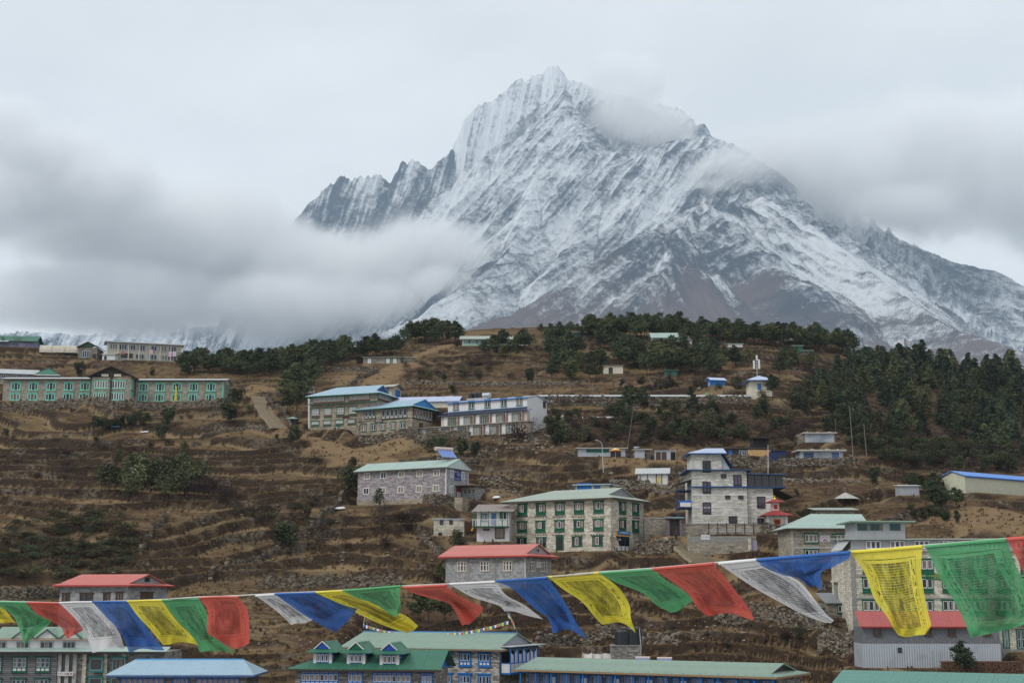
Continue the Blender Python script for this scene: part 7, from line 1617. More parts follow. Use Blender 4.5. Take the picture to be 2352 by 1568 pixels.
FLAGS = [
 ('yellow', OE, [[(-330,818),(-200,818),(-64,822)], [(-250,880),(-100,880),(40,888)], [(-150,960),(0,960),(110,975)], [(-60,1000),(40,1010),(145,1016)]], "yellow prayer flag cut off by the left edge of the photo"),
 ('green', OE, [[(-60,825),(95,825),(245,832)], [(20,880),(160,890),(300,900)], [(110,940),(260,960),(400,950)], [(175,1060),(275,1050,.03),(500,968,.06)], [(210,1190),(240,1200,.02),(330,1130,.05)]], "crumpled dark green prayer flag at the left end of the rope"),
 ('red', OE, [[(250,830),(390,832),(538,836)], [(300,890),(440,900),(600,880)], [(350,938),(520,970),(680,960)], [(550,1045),(630,1060,.02),(745,1045)], [(592,1125),(645,1150,.02),(765,1078)]], "narrow red prayer flag between the dark green and the printed white one"),
 ('white', OE, [[(545,832),(695,826),(850,824)], [(690,975),(830,960),(965,950)], [(785,1110),(930,1100),(1085,1085)], [(850,1282),(980,1255),(1145,1240)]], "white prayer flag with crisp black text before the left red roof"),
 ('blue', OE, [[(852,824),(1010,822),(1168,822)], [(990,970),(1130,960),(1275,960)], [(1105,1095),(1240,1110),(1395,1115)], [(1190,1285),(1320,1255,.02),(1512,1262)]], "blue prayer flag between printed white and yellow on the left"),
 ('yellow', OE, [[(1170,818),(1330,812),(1490,810)], [(1265,950),(1430,950),(1615,985)], [(1395,1090),(1560,1095),(1740,1110)], [(1500,1220),(1620,1195),(1825,1216)]], "yellow prayer flag left of the green one over the blue roof"),
 ('green', OE, [[(1492,810),(1660,803),(1830,797)], [(1620,985),(1760,970),(1905,930)], [(1765,1135),(1880,1130),(1960,1110)], [(1838,1290),(1990,1268),(2155,1298)]], "green prayer flag partly tucked behind the square red one"),
 ('red', OE, [[(1832,788,-.03),(2010,779,-.03),(2190,781,-.03)], [(1905,900,-.06),(2080,885,-.02),(2272,890,-.05)], [(1905,1100,-.06),(2090,1070,-.09),(2292,1060,-.05)], [(1985,1150,-.06),(2140,1252,-.05),(2292,1196,-.05)]], "deep red folded prayer flag left of the gap in the rope"),
 ('white', OF, [[(0,768),(85,762),(175,756)], [(120,850),(230,845),(330,845)], [(240,950),(350,930),(450,930)], [(325,1035),(430,1012),(540,985)]], "small white prayer flag right of the gap, half under a blue one"),
 ('blue', OF, [[(175,752,-.03),(360,746,-.03),(542,742,-.03)], [(310,850,-.05),(510,830,-.03),(690,805,-.05)], [(470,960,-.05),(640,930,-.08),(810,850,-.05)], [(735,1108,-.05),(830,1005,-.05),(932,890,-.05)]], "blue prayer flag pointing down to the right above the dormers"),
 ('yellow', OF, [[(545,738),(670,729),(802,722)], [(760,835),(865,800),(975,790)], [(980,950),(1085,895,.02),(1185,885)], [(1180,1040),(1275,985,.03),(1372,945)], [(1390,1114),(1440,1082),(1490,1048)]], "long streaming yellow prayer flag above the green lodge roof"),
 ('green', OF, [[(802,722,-.05),(1065,700,-.05),(1332,679,-.05)], [(930,790,-.08),(1130,765,-.06),(1320,745,-.07)], [(1075,828,-.09),(1205,805,-.1),(1328,810,-.08)], [(1150,878,-.09),(1250,885,-.12),(1326,890,-.09)], [(1225,930,-.1),(1285,955,-.12),(1310,935,-.1)]], "green prayer flag folded over the streaming yellow one"),
 ('red', OF, [[(1340,694),(1545,683),(1752,671)], [(1480,752),(1650,750),(1830,740)], [(1650,800),(1785,800,.02),(1960,812)], [(1790,850),(1900,890,.03),(2078,868)], [(1895,1045),(1965,1015,.02),(2080,915)]], "twisted red prayer flag in the middle of the rope"),
 ('white', OF, [[(1785,660),(1990,650),(2205,639)], [(1960,765),(2110,745),(2300,760)], [(2150,828),(2300,815),(2430,830)], [(2240,860),(2360,860),(2510,880)], [(2285,912),(2420,920),(2640,988)]], "white prayer flag left of the long blue one before the centre red roof"),
 ('blue', OG, [[(-150,634,-.04),(90,619,-.04),(325,603,-.04)], [(0,700,-.05),(200,715,-.03),(425,730,-.05)], [(210,885,-.05),(370,890,-.08),(520,880,-.05)], [(330,970,-.05),(450,990,-.06),(590,1010,-.05)], [(375,1105,-.05),(510,1080,-.04),(688,1148,-.05)]], "deep blue prayer flag with pointed corner right of centre"),
 ('yellow', OG, [[(335,597),(565,579),(803,557)], [(470,705),(720,690),(980,690)], [(640,820),(850,830,.02),(1078,845)], [(760,960),(920,945,.02),(1092,965)], [(828,1035),(985,1005),(1135,1105)]], "bright yellow printed prayer flag over the verandah roof"),
 ('green', OG, [[(808,563),(1050,546),(1297,529)], [(960,645),(1210,632),(1420,625)], [(1190,735),(1360,715,.03),(1560,710)], [(1320,845),(1450,800,.04),(1640,772)], [(1463,928),(1545,888,.03),(1688,806)]], "green prayer flag between bright yellow and large red"),
 ('red', OG, [[(1298,525,-.04),(1570,501,-.04),(1850,475,-.04)], [(1460,625,-.05),(1720,602,-.03),(1950,582,-.05)], [(1610,740,-.05),(1850,722,-.07),(2070,740,-.05)], [(1700,870,-.05),(1930,862,-.03),(2180,880,-.05)], [(1785,946,-.05),(1990,932,-.04),(2222,984,-.05)]], "large red prayer flag below the tower building"),
 ('white', OH, [[(-450,474),(-270,457),(-102,441)], [(-250,610),(-50,582),(120,545)], [(-80,720),(120,700),(300,645)], [(140,840),(290,830,.02),(430,800)], [(340,948),(440,935,.02),(535,932)], [(535,1020),(570,1012),(608,998)]], "long white prayer flag trailing under a dark blue one"),
 ('blue', OH, [[(-100,441,-.05),(330,405,-.05),(750,372,-.05)], [(-40,500,-.08),(330,480,-.06),(742,420,-.08)], [(130,572,-.08),(320,555,-.1),(600,500,-.08)], [(262,600,-.08),(355,590,-.1),(490,550,-.08)], [(370,668,-.08),(430,680,-.06),(498,703,-.08)]], "dark blue wedge shaped prayer flag left of the big yellow one"),
 ('yellow', OH, [[(755,370),(1080,346),(1420,319)], [(890,560),(1150,565),(1406,520)], [(975,790),(1200,790),(1432,730)], [(1085,945),(1260,970,-.04),(1478,950)], [(1150,1060,-.05),(1290,1090,-.06),(1496,1040)], [(1200,1128,-.05),(1320,1142,-.05),(1440,1118)]], "big yellow printed prayer flag hanging before the hotel"),
 ('green', OH, [[(1452,321),(1820,287),(2192,257)], [(1570,580),(1900,555),(2272,475)], [(1720,830),(2060,820),(2395,725)], [(1800,990),(2110,985),(2445,905)], [(1862,1160),(2060,1105),(2475,1005)]], "biggest green prayer flag at the right edge"),
 ('red', OH, [[(2200,252),(2400,238),(2600,224)], [(2265,380),(2450,370),(2680,350)], [(2325,500),(2500,520),(2740,500)], [(2400,700),(2580,700),(2800,690)]], "red prayer flag cut off by the right edge of the photo"),
]
for i, (c, o, net, lab) in enumerate(FLAGS): flag(c, o, net, lab, i)
rope = [(-260,1379),(0,1380.5),(62,1382),(135,1384),(215,1381.5),(295,1379.5),(375,1376.5),(457,1371),(545,1368),(628,1363),(723,1359.5),(820,1354),(920,1346),(1025,1341.5),(1138,1335.5),(1260,1325.5),(1376,1314.5),(1500,1306),(1640,1293.5),(1738,1285.5),(1860,1276),(1951,1268.5),(2119,1254.5),(2311,1239),(2352,1236),(2560,1221)]
rp = [at(a, b, rope_dist(a)) + Vector((0, .006, .003)) for a, b in rope]
tag(link("flag_rope", mesh_of("flag_rope", *merge([cyl(p, q, .006, .006, 6) for p, q in zip(rp[:-1], rp[1:])]), plain("pale_cord", (.55, .53, .50)))), "thin pale rope carrying the large prayer flags across the view", "rope")
for p, lab in ((rp[0], "wooden post holding the left end of the flag rope"), (rp[-1], "wooden post holding the right end of the flag rope")):
    g = -1.4 - .085 * p.y - .0006 * p.y * p.y
    tag(link("wooden_post", mesh_of("wooden_post", *cyl((p.x, p.y, g - .3), (p.x, p.y, p.z + .12), .05, .045, 8), WOODG)), lab, "post")
# thin threads hanging from flag corners
# ------------------------------------------------------------------ small flag strings in the village
def small_string(label, pts, Ys, n, size, seed, pole_pts=()):
    rr = random.Random(seed); P = [at(a, b, y) for (a, b), y in zip(pts, Ys)]; r = thing("prayer_flag_string", label, "prayer flags", P[0])
    link("cord", mesh_of("cord", *merge([cyl(p - P[0], q - P[0], .02, .02, 4) for p, q in zip(P[:-1], P[1:])])), r, plain("pale_cord", (.55, .53, .50)))
    seg = [(b - a).length for a, b in zip(P[:-1], P[1:])]; tot = sum(seg); order = ['blue', 'white', 'red', 'green', 'yellow']
    mats = {k: paint(tuple(x * .9 for x in c), .85, .1) for k, c in FC.items()}
    for i in range(n):
        s = tot * (i + .5) / n; k = 0
        while k < len(seg) - 1 and s > seg[k]: s -= seg[k]; k += 1
        p = P[k].lerp(P[k + 1], s / seg[k]) - P[0]; d = (P[k + 1] - P[k]).normalized(); w, h = size * rr.uniform(.8, 1.1), size * rr.uniform(.9, 1.3)
        q = [p - d * w / 2, p + d * w / 2, p + d * (w / 2 + rr.uniform(-.1, .1) * w) + Vector((0, rr.uniform(-.15, .15), -h)), p - d * (w / 2 + rr.uniform(-.1, .1) * w) + Vector((0, rr.uniform(-.15, .15), -h))]
        link("flag", mesh_of("flag", *prism(q, (0, .02, 0)), mats[order[i % 5]]), r)
    return r
ra = gl.W @ Vector((.0, gl.D / 2, gl.H + 1.75)); rb = gl.W @ Vector((gl.L, gl.D / 2, gl.H + 1.75)); Ya, Yb = ra.y, rb.y - 1.0
cv = [(835, 1433), (860, 1441), (885, 1448), (934, 1455.5), (985, 1456), (1031, 1454), (1065, 1450.5), (1095, 1445), (1130, 1437), (1168, 1425)]
small_string("sagging string of small coloured flags above the green lodge ridge", cv, [Ya + (Yb - Ya) * (x - 835) / 333.0 for x, _ in cv], 62, .29, 3)
small_string("bunched small flags tied down the right roof pole of the green lodge", [(1166, 1405), (1172, 1415), (1179, 1428), (1182, 1438)], [Yb] * 4, 12, .34, 4); small_string("bunched small flags tied to the left roof pole of the green lodge", [(838, 1412), (836, 1424), (834, 1436)], [Ya] * 3, 9, .34, 5)
for (a, b), y, lab in (((834, 1410), Ya, "left flag pole standing on the green lodge ridge"), ((1170, 1404), Yb, "right flag pole standing on the green lodge ridge")):
    p = at(a, b, y); base = gl.W @ Vector((0.1 if y == Ya else gl.L + .2, gl.D / 2, gl.H + 1.75)); tag(link("flag_pole", mesh_of("flag_pole", *cyl((base.x, base.y, base.z - .2), p, .05, .03, 6), WOODG)), lab, "pole")
small_string("faint line of tiny flags below the cream guest house", [(250, 834), (290, 835.5), (330, 834), (370, 830)], [390, 390, 390, 390], 18, .42, 6)
for x, c in ((1483, 'white'), (1511, 'red'), (1536, 'red'), (1621, 'green')):
    b = at(x, 1036 * .25 + 1030 * .75 - 120, 306); b = at(x, {1483: 905, 1511: 912, 1536: 908, 1621: 900}[x], 307)
    tag(link("small_flag", mesh_of("small_flag", *prism([(0, 0, 0), (.35, 0, -.2), (.5, 0, -1.3), (.0, 0, -1.2)], (0, .03, 0)), paint(FC[c], .8, .1)), None, None, b), {1483: "pale small flag before the long white roof", 1511: "left red small flag before the long white roof", 1536: "right red small flag before the long white roof", 1621: "green small flag before the long white roof by the big pine"}[x], "flag")
# ------------------------------------------------------------------ trees and bushes
def mat_leaf(name, dark, light, alt):
    m = NT(name); pos = m.n("TexCoord").outputs['Object']; rnd = m.n("ObjectInfo").outputs['Random']
    n = m.noise(pos, 1.3, 3, .6); n2 = m.noise(pos, 7.0, 2, .6)
    c = m.mix(m.ramp(m.math('ADD', m.math('MULTIPLY', n, .75), m.math('MULTIPLY', n2, .35)), .36, .74), dark, light)
    c = m.mix(m.math('MULTIPLY', m.ramp(rnd, .3, 1.0), .75), c, alt)
    k = m.math('ADD', .62, m.math('MULTIPLY', m.math('FRACT', m.math('MULTIPLY', rnd, 7.3)), .85)); kc = m.n('CombineColor'); [m.set(kc.inputs[q], k) for q in range(3)]; c = m.mix(1.0, c, kc.outputs[0], 'MULTIPLY')
    b = m.bsdf(c, .8, None, .15); return m.done(b)
L_PINE = mat_leaf("pine_needles", (.026, .040, .026), (.098, .116, .056), (.105, .110, .048)); L_FIR = mat_leaf("fir_needles", (.024, .040, .030), (.088, .108, .060), (.112, .116, .052)); L_JUN = mat_leaf("juniper_foliage", (.026, .038, .024), (.090, .102, .050), (.092, .082, .046))
L_YOUNG = mat_leaf("young_pine_needles", (.055, .068, .036), (.140, .150, .072), (.12, .13, .065)); L_BARE = mat_leaf("bare_twigs", (.035, .024, .021), (.095, .066, .056), (.075, .040, .038)); L_GREYT = mat_leaf("grey_twigs", (.07, .055, .052), (.15, .12, .115), (.12, .10, .10))
L_OLIVE = mat_leaf("olive_heath", (.040, .038, .022), (.095, .088, .045), (.085, .065, .04))
M_TRUNK = plain("bark", (.060, .045, .036), .95, .1)
def leaves(pts, size, rr, up=.3, flat=1.0):
    v, f = [], []
    for p in pts:
        s = size * rr.uniform(.65, 1.3); a = Vector((rr.gauss(0, 1), rr.gauss(0, 1), rr.gauss(0, .6))).normalized(); b = a.cross(Vector((rr.gauss(0, 1), rr.gauss(0, 1), rr.gauss(0, 1)))).normalized()
        k = len(v); c = Vector(p); v += [c - a * s, c + b * s * .55, c + a * s * 1.05 + Vector((0, 0, s * up)), c - b * s * .55]; f.append((k, k + 1, k + 2, k + 3))
    return v, f
def pine_mesh(seed, mat, n=420, cone=False, low=.32, spread=.30, young=False):
    """unit height tree: crown of needle clumps on boughs; returns crown mesh and trunk mesh"""
    rr = random.Random(seed); pts = []
    nb = 34 if not cone else 46; lean = (rr.uniform(-.05, .05), rr.uniform(-.05, .05)); boughs = []
    for i in range(nb):
        t = (i + rr.random()) / nb; z = low + (1 - low) * t * .98
        if cone: rad = spread * (1 - t) ** .8 * rr.uniform(.72, 1.12) + .015
        else: rad = spread * (math.sin(math.pi * min(1, .22 + t * .78)) ** .7) * rr.uniform(.55, 1.15) + .02
        a = rr.uniform(0, 2 * math.pi); dz = -.05 * rad if cone else rr.uniform(0, .09)
        boughs.append(((lean[0] * z, lean[1] * z, z - (.02 if cone else .05)), (lean[0] * z + math.cos(a) * rad, lean[1] * z + math.sin(a) * rad, z + dz)))
    per = max(4, n // nb)
    for p, q in boughs:
        p, q = Vector(p), Vector(q); L = (q - p).length
        for _ in range(per):
            u = 1 - rr.random() ** 1.6 * .75; w = .045 + L * .16
            pts.append(p.lerp(q, u) + Vector((rr.gauss(0, w * .55), rr.gauss(0, w * .55), rr.gauss(0, w * .36))))
    crown = mesh_of("crown", *leaves(pts, .041 if not cone else .038, rr, .25), mat)
    tr = [cyl((0, 0, -.06), (lean[0] * .5, lean[1] * .5, .5), .018, .012, 6), cyl((lean[0] * .5, lean[1] * .5, .5), (lean[0], lean[1], .95), .012, .003, 5)]
    tr += [cyl(p, Vector(p).lerp(Vector(q), .7), .006, .002, 4) for p, q in boughs[::3]]
    return crown, mesh_of("trunk", *merge(tr), M_TRUNK)
def bush_mesh(seed, mat, n=320, tall=1.0, lobes=7, size=.06):
    """unit height shrub"""
    rr = random.Random(seed); lb = []
    for i in range(lobes):
        a = rr.uniform(0, 6.28); r_ = rr.uniform(0, .34) / tall; z = rr.uniform(.2, .74); lb.append((math.cos(a) * r_, math.sin(a) * r_, z, rr.uniform(.15, .28)))
    pts = []
    for _ in range(n):
        x, y, z, r_ = rr.choice(lb); d = Vector((rr.gauss(0, 1), rr.gauss(0, 1), rr.gauss(0, .9))).normalized() * r_ * (rr.random() ** .35)
        pts.append((x + d.x / tall, y + d.y / tall, max(.0, z + d.z)))
    return mesh_of("foliage", *leaves(pts, size, rr, .3), mat)
def twig_mesh(seed, mat, n=46, trunk=False, tall=1.0):
    """unit height leafless shrub or tree: many fine twigs"""
    rr = random.Random(seed); parts = []
    def grow(p, d, L, r_, lev):
        q = p + d * L; parts.append(cyl(p, q, r_, r_ * .55, 3 if lev > 1 else 5))
        if lev >= 3: return
        for _ in range(4 if lev else 5):
            nd = (d + Vector((rr.gauss(0, .55), rr.gauss(0, .55), rr.gauss(.12, .3)))).normalized(); grow(p.lerp(q, rr.uniform(.55, 1)), nd, L * rr.uniform(.5, .75), r_ * .5, lev + 1)
    if trunk: grow(Vector((0, 0, -.05)), Vector((rr.uniform(-.1, .1), 0, 1)).normalized(), .42, .022, 0)
    else:
        for i in range(6): grow(Vector((rr.gauss(0, .07), rr.gauss(0, .07), -.04)), Vector((rr.gauss(0, .5), rr.gauss(0, .5), 1)).normalized(), .36, .012, 1)
    return mesh_of("twigs", *merge(parts), mat)
PINES = [pine_mesh(s, L_PINE, 1250, False, .33 + .03 * (s % 4), .30 + .035 * (s % 3)) for s in range(7)]
FIRS = [pine_mesh(50 + s, L_FIR, 1350, True, .05, .29 + .04 * (s % 3)) for s in range(6)]
YOUNG = [pine_mesh(80 + s, L_YOUNG, 620, False, .42, .25) for s in range(4)]
JUNS = [bush_mesh(100 + s, L_JUN, 900, 1.0 + .35 * (s % 3), 9, .042) for s in range(6)]
LOWB = [bush_mesh(130 + s, L_OLIVE if s % 2 else L_JUN, 420, .55, 8, .060) for s in range(4)]
BARES = [bush_mesh(160 + s, L_BARE, 800, .8, 9, .028) for s in range(4)]
BTWIG = [twig_mesh(180 + s, L_BARE) for s in range(3)]; BTREE = [twig_mesh(190 + s, L_GREYT, trunk=True) for s in range(3)]
TR = random.Random(21)
def blocked(x, y):
    for (ox, oy, ang, L, D, z, mf) in PADS:
        c, s = math.cos(ang), math.sin(ang); lx = (x - ox) * c + (y - oy) * s; ly = -(x - ox) * s + (y - oy) * c
        if -.8 < lx < L + .8 and -.6 < ly < D + .6: return True
    return False
def zone(label, x, y, xs, ys, h, hm):
    fx, fy = (x - min(xs)) / max(1, max(xs) - min(xs)), (y - min(ys)) / max(1, max(ys) - min(ys))
    hz = "far left" if fx < .2 else "left" if fx < .4 else "middle" if fx < .6 else "right" if fx < .8 else "far right"
    vz = "upper " if fy < .36 else "lower " if fy > .66 else ""
    t = label + ", " + vz + hz; return ("larger " if h > hm else "smaller ") + t if len(t.split()) < 16 else t
def tree(kind, px, py, hpx, label, group=None, wide=1.0, force=False):
    b = hit(px, py)
    if not force and blocked(b.x, b.y): return None
    h = hpx * b.y / F; s = (h * wide * TR.uniform(.9, 1.12), h * wide * TR.uniform(.9, 1.12), h)
    name, cat, pool = {'pine': ("pine_tree", "pine tree", PINES), 'fir': ("fir_tree", "fir tree", FIRS), 'young': ("young_pine", "pine tree", YOUNG), 'jun': ("juniper_bush", "juniper", JUNS), 'low': ("low_bush", "bush", LOWB), 'bare': ("leafless_bush", "bush", BARES), 'twig': ("leafless_bush", "bush", BTWIG), 'btree': ("leafless_tree", "tree", BTREE)}[kind]
    m = TR.choice(pool)
    if kind in ('pine', 'fir', 'young'):
        r = thing(name, label, cat, b, TR.uniform(0, 6.28), group); r.scale = s
        link("crown", m[0], r); link("trunk", m[1], r); return r
    o = link(name, m, None, None, b, TR.uniform(0, 6.28)); o.scale = s
    return tag(o, label, cat, group)
def band(kind, line, n, jy, h0, h1, label, group, wide=1.0, jx=6):
    seg = [math.hypot(line[i + 1][0] - line[i][0], line[i + 1][1] - line[i][1]) for i in range(len(line) - 1)]; tot = sum(seg)
    for i in range(n):
        s = tot * (i + TR.random()) / n; k = 0
        while k < len(seg) - 1 and s > seg[k]: s -= seg[k]; k += 1
        u = s / seg[k]; hh = TR.uniform(h0, h1); xx_ = line[k][0] + (line[k + 1][0] - line[k][0]) * u + TR.uniform(-jx, jx); yy_ = line[k][1] + (line[k + 1][1] - line[k][1]) * u + TR.uniform(-jy, jy); tree(kind, xx_, yy_, hh, zone(label, xx_, yy_, [p[0] for p in line], [p[1] for p in line], hh, (h0 + h1) / 2) if n > 8 else label, group, wide)
def patch(kind, poly, n, h0, h1, label, group, wide=1.0, sort=True):
    xs = [p[0] for p in poly]; ys = [p[1] for p in poly]; k = 0; tries = 0
    while k < n and tries < n * 30:
        tries += 1; x, y = TR.uniform(min(xs), max(xs)), TR.uniform(min(ys), max(ys)); ins = False
        for i in range(len(poly)):
            (x0, y0), (x1, y1) = poly[i], poly[i - 1]
            if (y0 > y) != (y1 > y) and x < (x1 - x0) * (y - y0) / (y1 - y0) + x0: ins = not ins
        if ins: hh = TR.uniform(h0, h1); tree(kind, x, y, hh, zone(label, x, y, xs, ys, hh, (h0 + h1) / 2) if n > 8 else label, group, wide); k += 1
# crest, left to right
band('pine', [(412, 858), (480, 848), (560, 850), (640, 842), (720, 832), (800, 822), (860, 815), (925, 808)], 62, 9, 34, 50, "dark green pine in the wooded strip left of the crest grove", "pines in the strip left of the crest grove", 1.15)
band('pine', [(500, 860), (600, 858), (700, 850), (790, 838)], 26, 10, 30, 44, "pine at the lower edge of the wooded strip above the stairway", "pines at the lower edge of the wooded strip", 1.15)
band('pine', [(935, 792), (990, 786), (1055, 784)], 20, 6, 42, 54, "tall bare stemmed pine of the grove left of the long school block", "tall pines of the crest grove", 1.0, 4)
band('pine', [(1345, 779), (1420, 776), (1500, 776), (1562, 778)], 42, 6, 40, 58, "pine in the dense dark stand on the highest part of the crest", "pines of the highest crest stand", 1.05, 5)
band('pine', [(1562, 782), (1660, 788), (1780, 794), (1880, 800), (1968, 806)], 58, 7, 36, 54, "pine in the right hand row along the crest", "pines of the right hand crest row", 1.1, 5)
band('pine', [(1235, 772), (1290, 768), (1345, 772)], 9, 4, 18, 32, "small pine on the skyline between the two school blocks", "small skyline pines")
# slopes below the crest
for poly, n, h0, h1, lab, grp in (
    ([(1195, 800), (1330, 790), (1330, 850), (1210, 850)], 14, 40, 56, "pine in the clump below the long school block", "pines below the long school block"),
    ([(1265, 845), (1392, 838), (1395, 882), (1262, 880)], 20, 34, 50, "pine in the clump left of the cream shack", "pines left of the cream shack"),
    ([(1375, 800), (1460, 795), (1480, 850), (1400, 840)], 16, 38, 54, "pine in the clump above the cream shack", "pines above the cream shack"),
    ([(1440, 815), (1640, 812), (1650, 865), (1470, 862)], 36, 36, 54, "pine in the large clump right of the cream shack", "pines in the clump right of the cream shack"),
    ([(1640, 830), (1720, 825), (1720, 850), (1650, 856)], 7, 34, 46, "pine left of the phone mast", "pines left of the phone mast"),
    ([(1085, 800), (1190, 795), (1190, 830), (1100, 830)], 8, 30, 44, "scattered pine in front of the long school block", "scattered pines before the long school block"),
    ([(1740, 845), (1850, 830), (1880, 860), (1780, 870)], 9, 30, 44, "scattered pine right of the phone mast", "scattered pines right of the phone mast")):
    patch('pine', poly, n, h0, h1, lab, grp, 1.15)
patch('pine', [(640, 845), (722, 850), (715, 905), (690, 960), (655, 985), (640, 960), (660, 900)], 17, 44, 66, "dark pine in the tall cluster beside the stairway", "dark pines beside the stairway", 1.1)
for x, y, h, k, lab in ((1063, 872, 46, 'jun', "dark narrow juniper below the small stone house"), (1100, 872, 28, 'jun', "round juniper right of the narrow one on the upper slope"), (1215, 880, 48, 'jun', "large round green bush above the white hotel"), (1020, 874, 26, 'jun', "round bush left of the narrow juniper"), (960, 872, 40, 'bare', "reddish bare bush below the stone house extension"), (985, 876, 34, 'jun', "juniper beside the reddish bare bush"),
        (1040, 902, 24, 'jun', "low juniper over the white hotel's tanks"), (1452, 948, 62, 'pine', "large dark pine before the long white roof"), (1478, 940, 50, 'pine', "second pine touching the large one before the long white roof"), (1590, 942, 56, 'fir', "dark conical tree before the right part of the long white roof"), (1528, 944, 28, 'pine', "small round pine below the long white roof"), (1752, 935, 50, 'jun', "dark juniper beside the square house"), (1775, 915, 54, 'pine', "dark pine right beside the square cream house"),
        (1290, 935, 30, 'bare', "brown bare bush below the left part of the long white roof"), (1345, 930, 34, 'bare', "wide reddish brown bush under the long white roof"), (525, 968, 66, 'jun', "tall dark juniper at the right end of the left lodge"), (540, 930, 50, 'jun', "dark bush behind the tall juniper at the left lodge"), (570, 955, 26, 'young', "small pine near the pale stairway"),
        (372, 1014, 52, 'jun', "lower of two big junipers on the upper left slope"), (385, 990, 60, 'jun', "upper of two big junipers on the upper left slope"), (345, 1028, 18, 'jun', "small juniper left of the two big ones"), (219, 1014, 18, 'jun', "small juniper on the bare left field"), (272, 1056, 34, 'jun', "round juniper above the young pine clump"), (420, 1052, 46, 'jun', "dark juniper above the right of the young pine clump"), (12, 1006, 26, 'jun', "juniper at the left edge below the lodge"), (182, 866, 44, 'jun', "dark juniper behind the left lodge roof"), (350, 862, 22, 'jun', "pair of round bushes above the left lodge roof"), (425, 860, 44, 'jun', "big round juniper right of the guest house"),
        (676, 1024, 66, 'jun', "large dark juniper before the brown lodge's left corner"), (635, 1010, 16, 'jun', "small bush left of the large juniper"), (803, 1138, 88, 'jun', "tall dark juniper at the left end of the patterned house"), (812, 1080, 36, 'jun', "juniper uphill of the patterned house"), (728, 1060, 34, 'bare', "bare bush beside the dirt path"), (662, 1262, 80, 'jun', "broad dark juniper in the middle of the slope"), (640, 1255, 50, 'jun', "dark juniper left of the broad one in mid slope"), (745, 1262, 66, 'bare', "big brown leafless bush in mid slope"), (705, 1200, 40, 'jun', "narrow juniper above the mid slope bushes"), (800, 1215, 44, 'bare', "round reddish bush left of the stone hut"), (880, 1190, 70, 'twig', "tall leafless shrub in front of the patterned house"), (905, 1185, 52, 'twig', "leafless shrub right of the tall one by the patterned house"), (865, 1215, 60, 'bare', "brown bush below the leafless shrubs"), (945, 1200, 40, 'bare', "low brown bush left of the small square hut"), (1095, 1185, 50, 'bare', "reddish bush behind the balcony house"),
        (870, 1178, 52, 'young', "spindly young pine before the patterned house wall"), (1048, 1256, 46, 'jun', "dark bush at the right corner of the small square hut"), (1010, 1342, 44, 'young', "pine sapling at the left corner of the central red roofed house"), (1108, 1344, 44, 'young', "pine sapling before the middle of the central red roofed house"), (1065, 1345, 34, 'young', "pine sapling between the other two at the central red roofed house"), (1158, 1345, 24, 'young', "smallest pine sapling at the central red roofed house"),
        (985, 1040, 40, 'jun', "left dark bush below the white hotel galleries"), (1010, 1038, 46, 'jun', "second dark bush below the white hotel galleries"), (1062, 1048, 58, 'jun', "largest dark bush below the white hotel galleries"), (1092, 1046, 44, 'jun', "right dark bush below the white hotel galleries"), (823, 1004, 66, 'btree', "leafless grey tree in front of the two blue roofed lodges"), (1128, 1020, 50, 'btree', "thin leafless tree right of the white hotel"), (1195, 1018, 66, 'bare', "big brown leafless bush under the white hotel corner"), (1215, 990, 44, 'bare', "brown leafless bush behind the big one at the white hotel"),
        (2010, 1122, 54, 'jun', "dark round tree on the terraces right of the tower building"), (1830, 1142, 22, 'jun', "small bush right of the glazed room"), (2210, 1550, 72, 'pine', "small two stemmed pine before the corrugated metal shed"), (2222, 1552, 58, 'pine', "lower pine right of the two stemmed one before the metal shed"), (1835, 1465, 34, 'jun', "bush at the foot of the terrace wall left of the hotel"), (1800, 1468, 30, 'bare', "brown bush left of the green one by the terrace wall"), (1960, 1440, 20, 'jun', "small green bush by the hotel annex"),
        (960, 1432, 72, 'pine', "left dark tree standing behind the red flag"), (985, 1430, 70, 'pine', "middle dark tree standing behind the red flag"), (1020, 1432, 66, 'pine', "right dark tree standing behind the red flag"), (8, 772, 34, 'btree', "left leafless tree on the upper left skyline"), (40, 772, 36, 'btree', "middle leafless tree on the upper left skyline"), (104, 785, 36, 'btree', "lone leafless tree on the skyline by the greenhouse tunnel")):
    tree(k, x, y, h, lab, None, {'jun': 1.05, 'bare': 1.2, 'twig': 1.1}.get(k, 1.0), True)
band('jun', [(205, 984), (250, 980), (300, 975), (345, 972)], 11, 5, 22, 36, "juniper in the dark hedge below the left lodge", "junipers in the hedge below the left lodge", 1.3)
# belt of junipers and bare bushes in the middle
patch('jun', [(1252, 965), (1420, 950), (1580, 945), (1760, 950), (1850, 985), (1780, 1015), (1600, 1020), (1420, 1022), (1270, 1020)], 78, 26, 48, "juniper in the wide thicket above the tin sheds", "junipers of the thicket above the tin sheds", 1.2)
patch('bare', [(1260, 985), (1560, 985), (1860, 980), (1880, 1020), (1700, 1030), (1480, 1028), (1250, 1030)], 60, 18, 34, "brown leafless bush in the wide thicket above the tin sheds", "leafless bushes of the thicket above the tin sheds", 1.4)
patch('bare', [(1060, 830), (1200, 830), (1200, 880), (1080, 870)], 12, 18, 30, "brown leafless bush on the slope below the long school block", "leafless bushes below the long school block", 1.3)
patch('bare', [(1420, 880), (1700, 875), (1720, 895), (1420, 898)], 20, 14, 24, "brown leafless bush just above the long white roof", "leafless bushes above the long white roof", 1.3)
patch('jun', [(1420, 880), (1700, 870), (1720, 895), (1420, 898)], 12, 16, 26, "small juniper just above the long white roof", "junipers above the long white roof", 1.2)
patch('bare', [(930, 840), (1050, 850), (1050, 880), (930, 880)], 9, 18, 30, "brown leafless bush right of the ochre slope", "leafless bushes right of the ochre slope", 1.3)
